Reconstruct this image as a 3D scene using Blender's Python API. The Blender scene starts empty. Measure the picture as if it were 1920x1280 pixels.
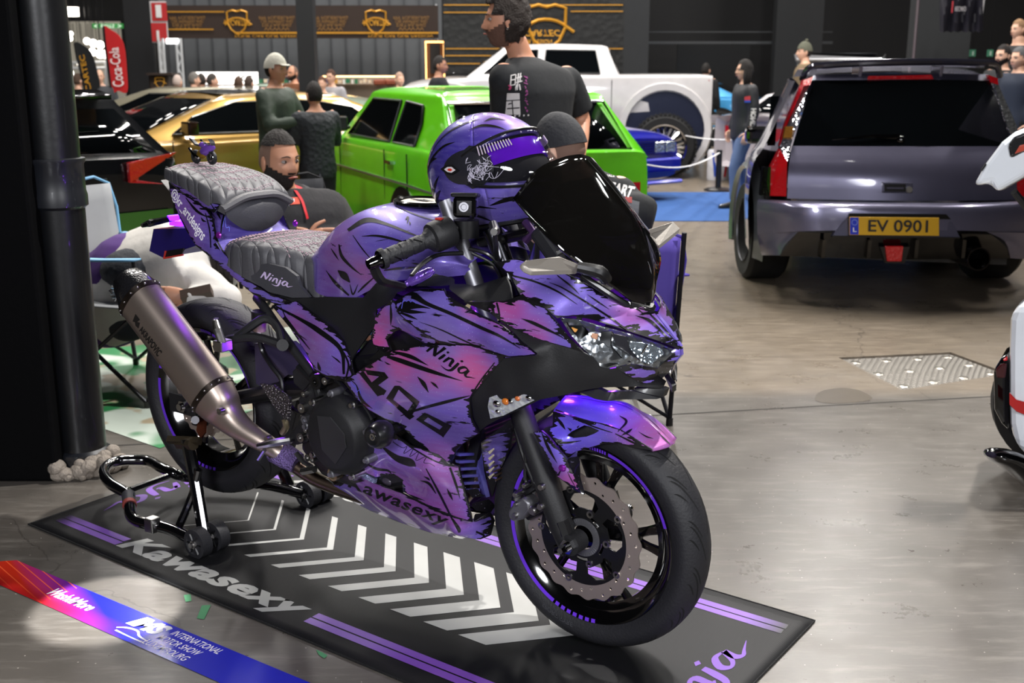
import bpy, bmesh, math, random
import numpy as np
from mathutils import Vector, Matrix, Quaternion
from mathutils.geometry import delaunay_2d_cdt
from mathutils.bvhtree import BVHTree
S = bpy.context.scene
COL = S.collection
PI = math.pi
rnd = random.Random(4)

# ---------------------------------------------------------------- camera
F_PX, PITCH, CH = 2098.0, 0.2405, 1.379
cd = bpy.data.cameras.new('camera'); cam = bpy.data.objects.new('camera', cd); COL.objects.link(cam)
cam.location = (0, 0, CH); cam.rotation_euler = (PI/2-PITCH, 0, 0)
cd.sensor_width = 36; cd.lens = 36*F_PX/1920; cd.clip_end = 200
cd.dof.use_dof = True; cd.dof.focus_distance = 2.75; cd.dof.aperture_fstop = 5.6
S.camera = cam
S.view_settings.view_transform = 'Standard'; S.view_settings.look = 'None'
S.view_settings.gamma = 1; S.view_settings.use_curve_mapping = False; S.view_settings.exposure = -0.05
S.cycles.use_denoising = True
S.cycles.max_bounces = 8; S.cycles.transparent_max_bounces = 12
S.cycles.sample_clamp_indirect = 4
W = bpy.data.worlds.new('world'); S.world = W; W.use_nodes = True
W.node_tree.nodes['Background'].inputs[0].default_value = (0.75, 0.8, 0.9, 1)
W.node_tree.nodes['Background'].inputs[1].default_value = 0.05

def area(name, loc, target, size, energy, col=(1, 1, 1), sy=None, spread=None):
    l = bpy.data.lights.new(name, 'AREA'); l.size = size; l.energy = energy; l.color = col
    if sy: l.shape = 'RECTANGLE'; l.size_y = sy
    if spread: l.spread = spread
    o = bpy.data.objects.new(name, l); COL.objects.link(o); o.location = loc
    o.rotation_euler = (Vector(target)-Vector(loc)).to_track_quat('-Z', 'Y').to_euler()
    return o
def spot(name, loc, target, energy, ang=50, blend=.3, rad=.12, col=(1, 1, 1)):
    l = bpy.data.lights.new(name, 'SPOT'); l.energy = energy; l.spot_size = math.radians(ang); l.spot_blend = blend
    l.shadow_soft_size = rad; l.color = col
    o = bpy.data.objects.new(name, l); COL.objects.link(o); o.location = loc
    o.rotation_euler = (Vector(target)-Vector(loc)).to_track_quat('-Z', 'Y').to_euler()
    return o
# hall lights: key from behind and right of the motorcycle, strips over the aisle; plus added front fills
spot('hall_and_fill_spot', (2.7, 4.7, 6.5), (0.1, 3.0, 0), 2250, 70, .6, .10, (1, .97, .93))
spot('hall_and_fill_spot', (-1.5, -2.6, 2.7), (-.2, 3.0, .6), 850, 62, .8, .7, (.95, .96, 1))  # soft fill added behind the camera to brighten the motorcycle's near side
spot('hall_and_fill_spot', (2.7, -1.9, 3.0), (0.2, 2.9, .6), 860, 60, .8, .7, (.96, .97, 1))  # matching fill added from the front right for the fairings
spot('hall_and_fill_spot', (-1.45, 3.5, 6.6), (-1.06, 2.68, 0), 8000, 3.5, .25, .02, (1, 1, 1))
for x, y, e in ((1.5, 8, 260), (3.5, 10, 260), (-3.2, 7.5, 260), (-2.2, 10.5, 260), (-4.6, 11, 240), (.2, 12, 240), (6.5, 9, 220), (4.2, 14, 260), (7.5, 14, 200), (-5, 16, 220), (-1, 16, 240), (2, 19, 240), (-4, 20, 200), (6, 19, 160)):
    area('hall_strip', (x, y, 6.8), (x, y, 0), .30, e, (1, .96, .91), 2.0)

# ---------------------------------------------------------------- frames and pixels
BX, BY, YAW = .2063, 2.5174, -.629
_c, _s = math.cos(YAW), math.sin(YAW)
_F = np.array([0, math.cos(PITCH), -math.sin(PITCH)]); _U = np.array([0, math.sin(PITCH), math.cos(PITCH)]); _R = np.array([1., 0, 0])
OB = np.array([_c*-BX+_s*-BY, _s*BX-_c*BY, CH])
def rayw(x, y): return _F+_R*(x-960)/F_PX+_U*(640-y)/F_PX
def rayb(x, y):
    r = rayw(x, y); return np.array([_c*r[0]+_s*r[1], -_s*r[0]+_c*r[1], r[2]])
def bp(x, y, Y=0.):
    r = rayb(x, y); p = OB+r*(Y-OB[1])/r[1]; return (float(p[0]), float(Y), float(p[2]))
def bxx(x, y, X):
    r = rayb(x, y); p = OB+r*(X-OB[0])/r[0]; return (float(X), float(p[1]), float(p[2]))
def wp(x, y, Y):
    r = rayw(x, y); p = np.array([0, 0, CH])+r*Y/r[1]; return (float(p[0]), float(Y), float(p[2]))
def wg(x, y, z=0.):
    r = rayw(x, y); p = np.array([0, 0, CH])+r*(z-CH)/r[2]; return (float(p[0]), float(p[1]), float(z))
def b2w(p): return (BX+_c*p[0]-_s*p[1], BY+_s*p[0]+_c*p[1], p[2])
def zs(s, ox, oy): return lambda *L: [((a[0]/s+ox), (a[1]/s+oy))+tuple(a[2:]) for a in L]

# ---------------------------------------------------------------- materials
def lin(c):
    if isinstance(c, str):
        c = [int(c[i:i+2], 16)/255 for i in (0, 2, 4)]
    return tuple((x/12.92 if x <= .04045 else ((x+.055)/1.055)**2.4) for x in c[:3])+(1,)
MATS = {}
def M(col, rough=.5, metal=0., coat=0., emit=None, es=1., trans=0., alpha=1., bump=None, spec=.5, ior=1.45, sheen=0):
    key = (str(col), rough, metal, coat, str(emit), es, trans, alpha, str(bump), spec)
    if key in MATS: return MATS[key]
    m = bpy.data.materials.new('mat'); m.use_nodes = True; nt = m.node_tree; b = nt.nodes['Principled BSDF']
    c = lin(col)
    b.inputs['Roughness'].default_value = rough; b.inputs['Metallic'].default_value = metal
    b.inputs['Coat Weight'].default_value = coat; b.inputs['Coat Roughness'].default_value = .06
    b.inputs['Specular IOR Level'].default_value = spec; b.inputs['Transmission Weight'].default_value = trans
    b.inputs['IOR'].default_value = ior; b.inputs['Alpha'].default_value = alpha
    if emit is not None:
        b.inputs['Emission Color'].default_value = lin(emit); b.inputs['Emission Strength'].default_value = es
    # procedural: faint wear variation of colour and roughness
    tc = nt.nodes.new('ShaderNodeTexCoord'); n = nt.nodes.new('ShaderNodeTexNoise'); n.inputs['Scale'].default_value = 9
    n.inputs['Detail'].default_value = 3; nt.links.new(tc.outputs['Object'], n.inputs['Vector'])
    mx = nt.nodes.new('ShaderNodeMix'); mx.data_type = 'RGBA'; mx.inputs[6].default_value = tuple(x*.9 for x in c[:3])+(1,)
    mx.inputs[7].default_value = tuple(min(1, x*1.1) for x in c[:3])+(1,)
    nt.links.new(n.outputs['Fac'], mx.inputs[0]); nt.links.new(mx.outputs[2], b.inputs['Base Color'])
    if bump:
        kind, sc, st = bump
        if kind == 'noise': t = nt.nodes.new('ShaderNodeTexNoise'); t.inputs['Detail'].default_value = 5
        else: t = nt.nodes.new('ShaderNodeTexVoronoi')
        t.inputs['Scale'].default_value = sc; nt.links.new(tc.outputs['Object'], t.inputs['Vector'])
        bm_ = nt.nodes.new('ShaderNodeBump'); bm_.inputs['Strength'].default_value = st; bm_.inputs['Distance'].default_value = .01
        nt.links.new(t.outputs[0], bm_.inputs['Height']); nt.links.new(bm_.outputs[0], b.inputs['Normal'])
    MATS[key] = m
    return m
class NT:
    def __init__(s, m): s.t = m.node_tree
    def n(s, typ, **kw):
        o = s.t.nodes.new('ShaderNode'+typ)
        for k, v in kw.items():
            if k[0] == 'i' and k[1:].isdigit(): s.set(o.inputs[int(k[1:])], v)
            elif hasattr(o, k): setattr(o, k, v)
            else: s.set(o.inputs[k.replace('_', ' ')], v)
        return o
    def set(s, inp, v):
        if isinstance(v, bpy.types.NodeSocket): s.t.links.new(v, inp)
        else: inp.default_value = v
    def math(s, op, a, b=0., c=None, clamp=False):
        o = s.t.nodes.new('ShaderNodeMath'); o.operation = op; o.use_clamp = clamp
        s.set(o.inputs[0], a); s.set(o.inputs[1], b)
        if c is not None: s.set(o.inputs[2], c)
        return o.outputs[0]
    def mix(s, f, a, b):
        o = s.t.nodes.new('ShaderNodeMix'); o.data_type = 'RGBA'
        s.set(o.inputs[0], f); s.set(o.inputs[6], a); s.set(o.inputs[7], b); return o.outputs[2]
    def step(s, v, lo, hi):
        o = s.t.nodes.new('ShaderNodeMapRange'); s.set(o.inputs[0], v); o.inputs[1].default_value = lo; o.inputs[2].default_value = hi
        return o.outputs[0]
def newmat(name):
    m = bpy.data.materials.new(name); m.use_nodes = True
    return m, NT(m), m.node_tree.nodes['Principled BSDF']

# ---------------------------------------------------------------- geometry helpers
def link(name, me, mat, parent=None, smooth=True, mods=()):
    if smooth:
        me.polygons.foreach_set('use_smooth', [True]*len(me.polygons))
    o = bpy.data.objects.new(name, me); COL.objects.link(o)
    if parent: o.parent = parent
    for mm in (mat if isinstance(mat, (list, tuple)) else [mat]): me.materials.append(mm)
    for k, a in mods:
        md = o.modifiers.new(k, k)
        for q, v in a.items(): setattr(md, q, v)
    return o
def sharp(me, deg=35):
    try: me.set_sharp_from_angle(angle=math.radians(deg))
    except Exception: pass
def tag(o, label=None, cat=None, group=None, kind=None):
    for k, v in (('label', label), ('category', cat), ('group', group), ('kind', kind)):
        if v: o[k] = v
    return o
def empty(name, loc=(0, 0, 0), rz=0., label=None, cat=None, group=None, kind=None):
    o = bpy.data.objects.new(name, None); COL.objects.link(o); o.location = loc; o.rotation_euler = (0, 0, rz)
    o.empty_display_size = .1
    return tag(o, label, cat, group, kind)
def cr(P, k, closed=False):
    P = [Vector(p) for p in P]; n = len(P); out = []
    if n < 3 and not closed:
        return [P[0].lerp(P[-1], i/k) for i in range(k+1)]
    rng = n if closed else n-1
    for i in range(rng):
        p1, p2 = P[i], P[(i+1) % n]
        p0 = P[i-1] if (closed or i > 0) else p1*2-p2
        p3 = P[(i+2) % n] if (closed or i+2 < n) else p2*2-p1
        for j in range(k):
            t = j/k
            out.append(.5*((2*p1)+(p2-p0)*t+(2*p0-5*p1+4*p2-p3)*t*t+(3*p1-p0-3*p2+p3)*t**3))
    if not closed: out.append(P[-1].copy())
    return out
def frame(d):
    d = Vector(d).normalized(); u = d.cross(Vector((0, 0, 1)))
    if u.length < 1e-3: u = Vector((1, 0, 0))
    u.normalize(); return d, u, d.cross(u).normalized()
class MB:
    def __init__(s): s.v = []; s.f = []; s.m = []; s.mi = 0; s.T = None
    def add(s, vs, fs):
        k = len(s.v)
        for p in vs:
            p = Vector(p); s.v.append(s.T @ p if s.T else p)
        for f in fs: s.f.append(tuple(k+i for i in f)); s.m.append(s.mi)
        return s
    def box(s, c, size, rot=None):
        x, y, z = [q/2 for q in size]; R = rot or Matrix.Identity(3)
        vs = [Vector(c)+R @ Vector((a*x, b*y, d*z)) for a in (-1, 1) for b in (-1, 1) for d in (-1, 1)]
        return s.add(vs, [(0, 1, 3, 2), (4, 6, 7, 5), (0, 4, 5, 1), (2, 3, 7, 6), (0, 2, 6, 4), (1, 5, 7, 3)])
    def ring(s, rings, caps=True, closed=False):
        n = len(rings[0]); vs = [p for r in rings for p in r]; fs = []
        m = len(rings)
        for i in range(m if closed else m-1):
            for j in range(n):
                a, b = i*n, ((i+1) % m)*n
                fs.append((a+j, a+(j+1) % n, b+(j+1) % n, b+j))
        if caps and not closed: fs += [tuple(range(n))[::-1], tuple((m-1)*n+j for j in range(n))]
        return s.add(vs, fs)
    def tube(s, P, r, n=8, k=1, closed=False, flat=1., caps=True):
        P = cr(P, k, closed) if k > 1 else [Vector(p) for p in P]
        m = len(P); rings = []; u = None
        for i, p in enumerate(P):
            a = P[i-1] if (i > 0 or closed) else p; b = P[(i+1) % m] if (i < m-1 or closed) else p
            d = (b-a).normalized()
            if u is None: _, u, w = frame(d)
            else:
                u = (u-d*u.dot(d)); u.normalize()
            w = d.cross(u)
            if hasattr(r, '__len__'):
                q = i/(m-1)*(len(r)-1); q0 = int(min(q, len(r)-2)); rr = r[q0]+(r[q0+1]-r[q0])*(q-q0)
            else: rr = r
            rings.append([p+u*rr*math.cos(2*PI*j/n)+w*rr*flat*math.sin(2*PI*j/n) for j in range(n)])
        return s.ring(rings, caps, closed)
    def cyl(s, a, b, r, r2=None, n=16): return s.tube([a, b], [r, r2 if r2 is not None else r], n)
    def lathe(s, prof, o=(0, 0, 0), ax=(0, 0, 1), n=32, closed=False, a0=0., a1=2*PI):
        d, u, w = frame(ax); o = Vector(o); full = abs(a1-a0-2*PI) < 1e-6; m = n if full else n+1
        rings = [[o+d*h+(u*math.cos(a0+(a1-a0)*j/n)+w*math.sin(a0+(a1-a0)*j/n))*max(r, 1e-5) for r, h in prof] for j in range(m)]
        k = len(prof); vs = [p for r in rings for p in r]; fs = []
        for i in range(m if full else m-1):
            for j in range(k if closed else k-1):
                a, b = i*k, ((i+1) % m)*k
                fs.append((a+j, b+j, b+(j+1) % k, a+(j+1) % k))
        return s.add(vs, fs)
    def sph(s, c, r, n=16, m=10, rot=None):
        r = (r, r, r) if not hasattr(r, '__len__') else r; R = rot or Matrix.Identity(3); c = Vector(c)
        rings = [[c+R @ Vector((r[0]*math.sin(PI*i/m)*math.cos(2*PI*j/n), r[1]*math.sin(PI*i/m)*math.sin(2*PI*j/n), r[2]*math.cos(PI*i/m))) for j in range(n)] for i in range(1, m)]
        k = len(rings); vs = [p for q in rings for p in q]+[c+R @ Vector((0, 0, r[2])), c-R @ Vector((0, 0, r[2]))]; fs = []
        for i in range(k-1):
            for j in range(n): fs.append((i*n+j, (i+1)*n+j, (i+1)*n+(j+1) % n, i*n+(j+1) % n))
        for j in range(n): fs += [(k*n, j, (j+1) % n), (k*n+1, (k-1)*n+(j+1) % n, (k-1)*n+j)]
        return s.add(vs, fs)
    def grid(s, rows, ku=1, kv=1, mirror=False):
        R = [cr(r, ku) if ku > 1 else [Vector(p) for p in r] for r in rows]
        if kv > 1:
            cols = [cr([r[j] for r in R], kv) for j in range(len(R[0]))]
            R = [[c[i] for c in cols] for i in range(len(cols[0]))]
        n = len(R[0]); m = len(R)
        fs = [(i*n+j, i*n+j+1, (i+1)*n+j+1, (i+1)*n+j) for i in range(m-1) for j in range(n-1)]
        s.add([p for r in R for p in r], fs)
        if mirror: s.add([(p.x, -p.y, p.z) for r in R for p in r], [f[::-1] for f in fs])
        return s
    def prism(s, P, v):
        n = len(P); v = Vector(v); P = [Vector(p) for p in P]
        return s.add(P+[p+v for p in P], [tuple(range(n))[::-1], tuple(range(n, 2*n))]+[(j, (j+1) % n, n+(j+1) % n, n+j) for j in range(n)])
    def mirror(s):
        k = len(s.v); s.v += [Vector((p.x, -p.y, p.z)) for p in s.v]; s.f += [tuple(k+i for i in f)[::-1] for f in s.f]; s.m += s.m[:]
        return s
    def build(s, name, mat, parent=None, smooth=True, mods=(), ang=35, weld=False, rec=True):
        me = bpy.data.meshes.new(name); me.from_pydata([tuple(p) for p in s.v], [], s.f)
        me.polygons.foreach_set('material_index', s.m)
        bm_ = bmesh.new(); bm_.from_mesh(me)
        if weld: bmesh.ops.remove_doubles(bm_, verts=bm_.verts, dist=2e-4)
        if rec: bmesh.ops.recalc_face_normals(bm_, faces=bm_.faces)
        bm_.to_mesh(me); bm_.free()
        o = link(name, me, mat, parent, smooth, mods)
        if smooth: sharp(me, ang)
        return o
def plate(splines, th, smooth=False):
    """2D outlines (with holes) -> a flat plate mesh of thickness th about z=0"""
    c = bpy.data.curves.new('t', 'CURVE'); c.dimensions = '2D'; c.fill_mode = 'BOTH' if th else 'FRONT'; c.extrude = th/2
    for pts in splines:
        sp = c.splines.new('POLY'); sp.points.add(len(pts)-1); sp.use_cyclic_u = True
        for q, p in zip(sp.points, pts): q.co = (p[0], p[1], 0, 1)
    o = bpy.data.objects.new('t', c); COL.objects.link(o)
    me = bpy.data.meshes.new_from_object(o.evaluated_get(bpy.context.evaluated_depsgraph_get()))
    bpy.data.objects.remove(o); bpy.data.curves.remove(c)
    return me
def circle(r, n=24, cx=0., cy=0.): return [(cx+r*math.cos(2*PI*i/n), cy+r*math.sin(2*PI*i/n)) for i in range(n)]
def textmesh(body, size=1., shear=0., bold=0., th=0., space=1., align='LEFT', cut=None, line=1.):
    c = bpy.data.curves.new('t', 'FONT'); c.body = body; c.size = size; c.shear = shear; c.offset = bold; c.extrude = th/2
    c.space_character = space; c.align_x = align; c.space_line = line; c.resolution_u = 3
    o = bpy.data.objects.new('t', c); COL.objects.link(o)
    me = bpy.data.meshes.new_from_object(o.evaluated_get(bpy.context.evaluated_depsgraph_get()))
    bpy.data.objects.remove(o); bpy.data.curves.remove(c)
    return me
def fit(me, x0, y0, x1, y1):
    """scale a flat mesh's bounding box onto x0..x1, y0..y1"""
    v = np.array([p.co for p in me.vertices]); a = v.min(0); b = v.max(0)
    for p in me.vertices:
        p.co.x = x0+(p.co.x-a[0])/(b[0]-a[0])*(x1-x0); p.co.y = y0+(p.co.y-a[1])/(b[1]-a[1])*(y1-y0)
    return me
def tidy(me, cutlen):
    b = bmesh.new(); b.from_mesh(me); bmesh.ops.triangulate(b, faces=b.faces)
    for _ in range(5):
        e = [e for e in b.edges if e.calc_length() > cutlen]
        if not e: break
        bmesh.ops.subdivide_edges(b, edges=e, cuts=1); bmesh.ops.triangulate(b, faces=b.faces)
    b.to_mesh(me); b.free(); return me
def place(me, name, mat, loc, xdir, ydir, parent=None, smooth=False):
    """put a flat mesh at loc with its x and y axes along xdir and ydir"""
    x = Vector(xdir).normalized(); y = Vector(ydir).normalized(); z = x.cross(y)
    me.transform(Matrix.Translation(loc) @ Matrix((x, y, z)).transposed().to_4x4())
    return link(name, me, mat, parent, smooth)
def brush(strokes, k=4):
    """strokes: lists of (x, y, width) -> MB of flat tapered ribbons in the xy plane"""
    mb = MB()
    for st in strokes:
        P = cr([(a, b, w) for a, b, w in st], k); n = len(P); L = []; R = []
        for i, p in enumerate(P):
            d = (P[min(i+1, n-1)]-P[max(i-1, 0)]); d.z = 0; d.normalize(); q = Vector((-d.y, d.x, 0))*abs(p.z)/2
            c = Vector((p.x, p.y, 0)); L.append(c+q); R.append(c-q)
        mb.grid([L, R])
    return mb
NINJA = [[(0, 0, .12), (.1, .5, .16), (.22, 1, .2)], [(.2, .98, .2), (.34, .5, .2), (.5, .02, .18)], [(.48, 0, .1), (.62, .55, .14), (.74, 1.08, .2)],
         [(.8, 0, .12), (.88, .3, .17), (.95, .6, .14)], [(.98, .8, .14), (1.05, .95, .12)],
         [(1.1, 0, .1), (1.18, .3, .16), (1.26, .6, .14)], [(1.2, .35, .08), (1.34, .58, .13), (1.5, .55, .18), (1.5, .2, .16), (1.52, 0, .12), (1.62, .06, .06)],
         [(1.85, .62, .14), (1.8, .2, .18), (1.7, -.25, .16), (1.45, -.4, .1), (1.1, -.34, .03)], [(1.9, .82, .14), (1.98, .96, .12)],
         [(2.5, .58, .08), (2.25, .6, .17), (2.05, .25, .18), (2.15, 0, .13), (2.35, .12, .12), (2.55, .58, .15)], [(2.55, .55, .15), (2.5, .15, .17), (2.62, 0, .13), (2.8, .12, .08), (3.1, .3, .02)]]
# ---------------------------------------------------------------- setting: floor, walls
def concrete():
    m, t, b = newmat('concrete')
    tc = t.n('TexCoord'); o = tc.outputs['Object']
    n1 = t.n('TexNoise', Vector=o, Scale=.55, Detail=8., Roughness=.6).outputs['Fac']
    n2 = t.n('TexNoise', Vector=o, Scale=5., Detail=8., Roughness=.7).outputs['Fac']
    mp = t.n('Mapping', Vector=o); mp.inputs['Scale'].default_value = (1.2, 7, 1); mp.inputs['Rotation'].default_value = (0, 0, .25)
    n3 = t.n('TexNoise', Vector=mp.outputs[0], Scale=4., Detail=9., Roughness=.7).outputs['Fac']
    c = t.mix(t.step(n1, .3, .7), lin('47433e'), lin('625d57'))
    c = t.mix(t.math('MULTIPLY', t.step(n2, .45, .75), .5), c, lin('564f47'))
    c = t.mix(t.math('MULTIPLY', t.step(n3, .5, .72), .55), c, lin('807b74'))
    # warmer slab behind the expansion joint
    sx = t.n('SeparateXYZ', Vector=o)
    far = t.step(sx.outputs['Y'], 4.6, 4.75)
    c = t.mix(t.math('MULTIPLY', far, .6), c, t.mix(t.step(n3, .35, .65), lin('6c6052'), lin('8a7c6a')))
    v = t.n('TexVoronoi', Vector=o, Scale=26.).outputs['Distance']
    c = t.mix(t.math('MULTIPLY', t.math('LESS_THAN', v, .05), .6), c, lin('cfc8bd'))
    # long wandering cracks
    dn = t.n('TexNoise', Vector=o, Scale=1.3, Detail=6.)
    vo = t.n('TexVoronoi', feature='DISTANCE_TO_EDGE', Scale=.33, Vector=t.n('VectorMath', operation='ADD', i0=o, i1=dn.outputs['Color']).outputs[0]).outputs['Distance']
    c = t.mix(t.math('MULTIPLY', t.math('LESS_THAN', vo, .0012), .45), c, lin('2e2a26'))
    t.set(b.inputs['Base Color'], c)
    t.set(b.inputs['Roughness'], t.math('ADD', t.math('MULTIPLY', n2, .35), .14))
    t.set(b.inputs['Specular IOR Level'], .5)
    bu = t.n('Bump', Strength=.12, Distance=.004, Height=n3); t.set(b.inputs['Normal'], bu.outputs[0])
    return m
CONC = concrete()
# floor with a shallow pit where the checker plate sits
pit = [wg(*q) for q in ((1572, 670), (1782, 660), (1892, 700), (1692, 731))]
fx0, fx1, fy0, fy1 = -14, 16, -3, 32
fl = MB(); fl.add([(fx0, fy0, 0), (fx1, fy0, 0), (fx1, fy1, 0), (fx0, fy1, 0)]+pit,
       [(0, 1, 7), (1, 6, 7), (1, 2, 6), (2, 5, 6), (2, 3, 5), (3, 4, 5), (3, 0, 4), (0, 7, 4)])
fl.add(pit+[(p[0], p[1], -.06) for p in pit], [(0, 1, 5, 4), (1, 2, 6, 5), (2, 3, 7, 6), (3, 0, 4, 7)])
tag(fl.build('floor', CONC, smooth=False), kind='structure')
jt = MB()
A, B_, C_ = Vector(wg(150, 735)), Vector(wg(1240, 778)), Vector(wg(1900, 741)); dd = (C_-B_).normalized()
J = [B_-dd*9+Vector((0, 0, .001)), B_+dd*9+Vector((0, 0, .001))]
q = Vector((-dd.y, dd.x, 0))*.006
jt.add([J[0]-q, J[1]-q, J[1]+q, J[0]+q], [(0, 1, 2, 3)])
tag(jt.build('trim_1', M('2a2723', .8)), kind='structure')
DARKW = M('141416', .75, bump=('noise', 3, .2))
def wall(name, a, b, h, mat, z0=0.):
    a, b = Vector(a), Vector(b); d = (b-a).normalized(); n = Vector((-d.y, d.x, 0))*.1
    mb = MB(); mb.prism([(a.x, a.y, z0), (b.x, b.y, z0), (b.x, b.y, z0+h), (a.x, a.y, z0+h)], n)
    return tag(mb.build(name, mat, smooth=False), kind='structure')
wall('wall_back', (fx0, 24, 0), (fx1, 24, 0), 8, DARKW)
wall('wall_right', (fx1, 24, 0), (fx1, fy0, 0), 8, DARKW)
wall('wall_left', (fx0, fy0, 0), (fx0, 24, 0), 8, DARKW)
wall('wall_front', (fx1, fy0, 0), (fx0, fy0, 0), 8, DARKW)
tag(MB().box(((fx0+fx1)/2, 11, 8.1), (30, 28, .2)).build('ceiling', M('101012', .9), smooth=False), kind='structure')
# checker plate in the pit
cp = MB(); pc = [Vector((p[0], p[1], -.022)) for p in pit]; ctr = sum(pc, Vector())/4
pc = [p+(ctr-p)*.015 for p in pc]
cp.prism(pc, (0, 0, .012))
def bil(P, u, v): return P[0].lerp(P[1], u).lerp(P[3].lerp(P[2], u), v)
pt = [p+Vector((0, 0, .012)) for p in pc]
for i in range(34):
    for j in range(24):
        c = bil(pt, (i+.5)/34, (j+.5)/24); a = .6 if (i+j) % 2 else -.9
        dx, dy = math.cos(a)*.012, math.sin(a)*.012; nx, ny = -math.sin(a)*.004, math.cos(a)*.004
        cp.add([(c.x-dx, c.y-dy, c.z), (c.x+nx, c.y+ny, c.z+.0025), (c.x+dx, c.y+dy, c.z), (c.x-nx, c.y-ny, c.z+.0025)], [(0, 1, 2, 3)])
plt_ = tag(cp.build('checker_plate', M('85817b', .5, .75, bump=('noise', 40, .1)), smooth=False),
    'steel checker plate cover with round bolts set into the concrete floor', 'floor hatch')
for i in range(4):
    for j in range(3):
        c = bil(pt, .08+.28*i, .12+.38*j); MB().lathe([(0, .004), (.02, .003), (.026, 0)], c, n=16).build('bolt', M('a9a59c', .3, 1.), plt_)
# darker damp stain in front of the plate
st = [wg(*q, .0012) for q in ((1528, 745), (1540, 733), (1575, 727), (1610, 731), (1635, 745), (1622, 752), (1570, 756), (1535, 753))]
tag(MB().add(cr(st, 4, True), [tuple(range(32))]).build('dark_stain', M('5c564d', .25)), kind='structure')
# blue carpet aisle
cz = [Vector(wg(*q, 0)) for q in ((560, 417), (1480, 415), (1480, 361), (560, 363))]
cz = [Vector((-.5, cz[1].y, 0)), Vector((6.2, cz[1].y, 0)), Vector((6.2, cz[2].y, 0)), Vector((-.5, cz[2].y, 0))]
tag(MB().prism(cz, (0, 0, .006)).build('carpet_runner', M('2f5590', .95, bump=('noise', 300, .5)), smooth=False),
    'flat blue carpet runner crossing the aisle behind the parked cars', 'carpet')

# ---------------------------------------------------------------- the printed mat under the motorcycle
MX, MY, MYAW = -.362, 2.923, -.6319
matroot = empty('display_mat', (MX, MY, 0), MYAW, 'black printed motorcycle mat with white chevrons and purple stripes', 'mat')
def matmat():
    m, t, b = newmat('mat_rubber')
    o = t.n('TexCoord').outputs['Object']
    w = t.n('TexWave', Vector=o, Scale=90.); w2 = t.n('TexWave', bands_direction='Y', Vector=o, Scale=90.)
    h = t.math('ADD', w.outputs['Fac'], w2.outputs['Fac'])
    t.set(b.inputs['Base Color'], t.mix(t.math('MULTIPLY', h, .5), lin('0b0b0d'), lin('151518')))
    t.set(b.inputs['Roughness'], .55); b.inputs['Specular IOR Level'].default_value = .3
    t.set(b.inputs['Normal'], t.n('Bump', Strength=.25, Distance=.001, Height=h).outputs[0])
    return m
MATB = matmat()
L2, W2, TH = 1.1015, .42, .004
edge = [(-L2, -W2), (L2, -W2), (L2, W2), (-L2, W2)]
mb = MB(); nx, ny = 60, 24
def matz(u, v):  # the near right corner curls up a little
    return TH+max(0, (u-.8))*max(0, -v-.0)*.10
mb.grid([[(-L2+2*L2*i/nx, -W2+2*W2*j/ny, matz(-L2+2*L2*i/nx, -W2+2*W2*j/ny)) for i in range(nx+1)] for j in range(ny+1)])
mb.build('mat_sheet', MATB, matroot, mods=[('SOLIDIFY', dict(thickness=.0035, offset=-1))], rec=False)
mb = MB(); ed = []
for a, b in zip(edge, edge[1:]+edge[:1]):
    ed += [(a[0]+(b[0]-a[0])*i/24, a[1]+(b[1]-a[1])*i/24) for i in range(24)]
mb.tube([(x, y, matz(x, y)-.001) for x, y in ed], .003, 6, closed=True)
mb.build('edge_stitching', M('0e0e10', .8, bump=('noise', 200, .8)), matroot)
WHT = M('a9a9a6', .5); PUR = M('7a4bb0', .45); DPUR = M('6f41a8', .5)
def onmat(me, name, mt):
    for v in me.vertices: v.co.z = matz(v.co.x, v.co.y)+.0008
    return link(name, me, mt, matroot, False)
for n in range(1, 12):
    a = -.6915+.1225*n; t = .1225*(0, .055, .09, .15, .21, .29, .36, .43, .5, .57, .64, .71)[n]; d, w = .157, .1778
    me = plate([[(a, 0), (a-d, w), (a-d-t, w), (a-t, 0), (a-d-t, -w), (a-d, -w)]], 0)
    o = onmat(tidy(me, .08), 'chevron', WHT)
def matme(me, f):
    me = me.copy()
    for v in me.vertices: v.co.x, v.co.y = f(v.co.x, v.co.y)
    return me
kw = fit(tidy(textmesh('Kawasexy', .1, .25, .004, space=1.05), .05), -.742, -.385, .02, -.272)
onmat(kw, 'lettering', WHT)
onmat(matme(kw, lambda x, y: (-x-.722, -y)), 'lettering', WHT)
def fade():
    m, t, b = newmat('fading_stripe')
    x = t.n('SeparateXYZ', Vector=t.n('TexCoord').outputs['Object']).outputs['X']
    f = t.step(t.math('ABSOLUTE', x), 1.06, .95)
    t.set(b.inputs['Base Color'], t.mix(f, lin('121215'), lin('7a4bb0'))); t.set(b.inputs['Roughness'], .45)
    return m
FADE = fade()
for sg in (-1, 1):
    for x0, x1 in ((-1.06, -.745), (.05, 1.06)):
        for y0, y1 in ((.303, .327), (.332, .357)):
            me = plate([[(x0, sg*y0), (x1, sg*y0), (x1-.003, sg*y1), (x0, sg*y1)]], 0); onmat(tidy(me, .1), 'stripe', FADE)
def bmesh_of(mbb):
    me = bpy.data.meshes.new('t'); me.from_pydata([tuple(p) for p in mbb.v], [], mbb.f); return me
nj = fit(bmesh_of(brush(NINJA)), -.24, 0, .22, .125)
onmat(matme(nj, lambda x, y: (1.065-y, x)), 'lettering', DPUR)
onmat(matme(nj, lambda x, y: (-1.065+y, -x)), 'lettering', DPUR)

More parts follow.
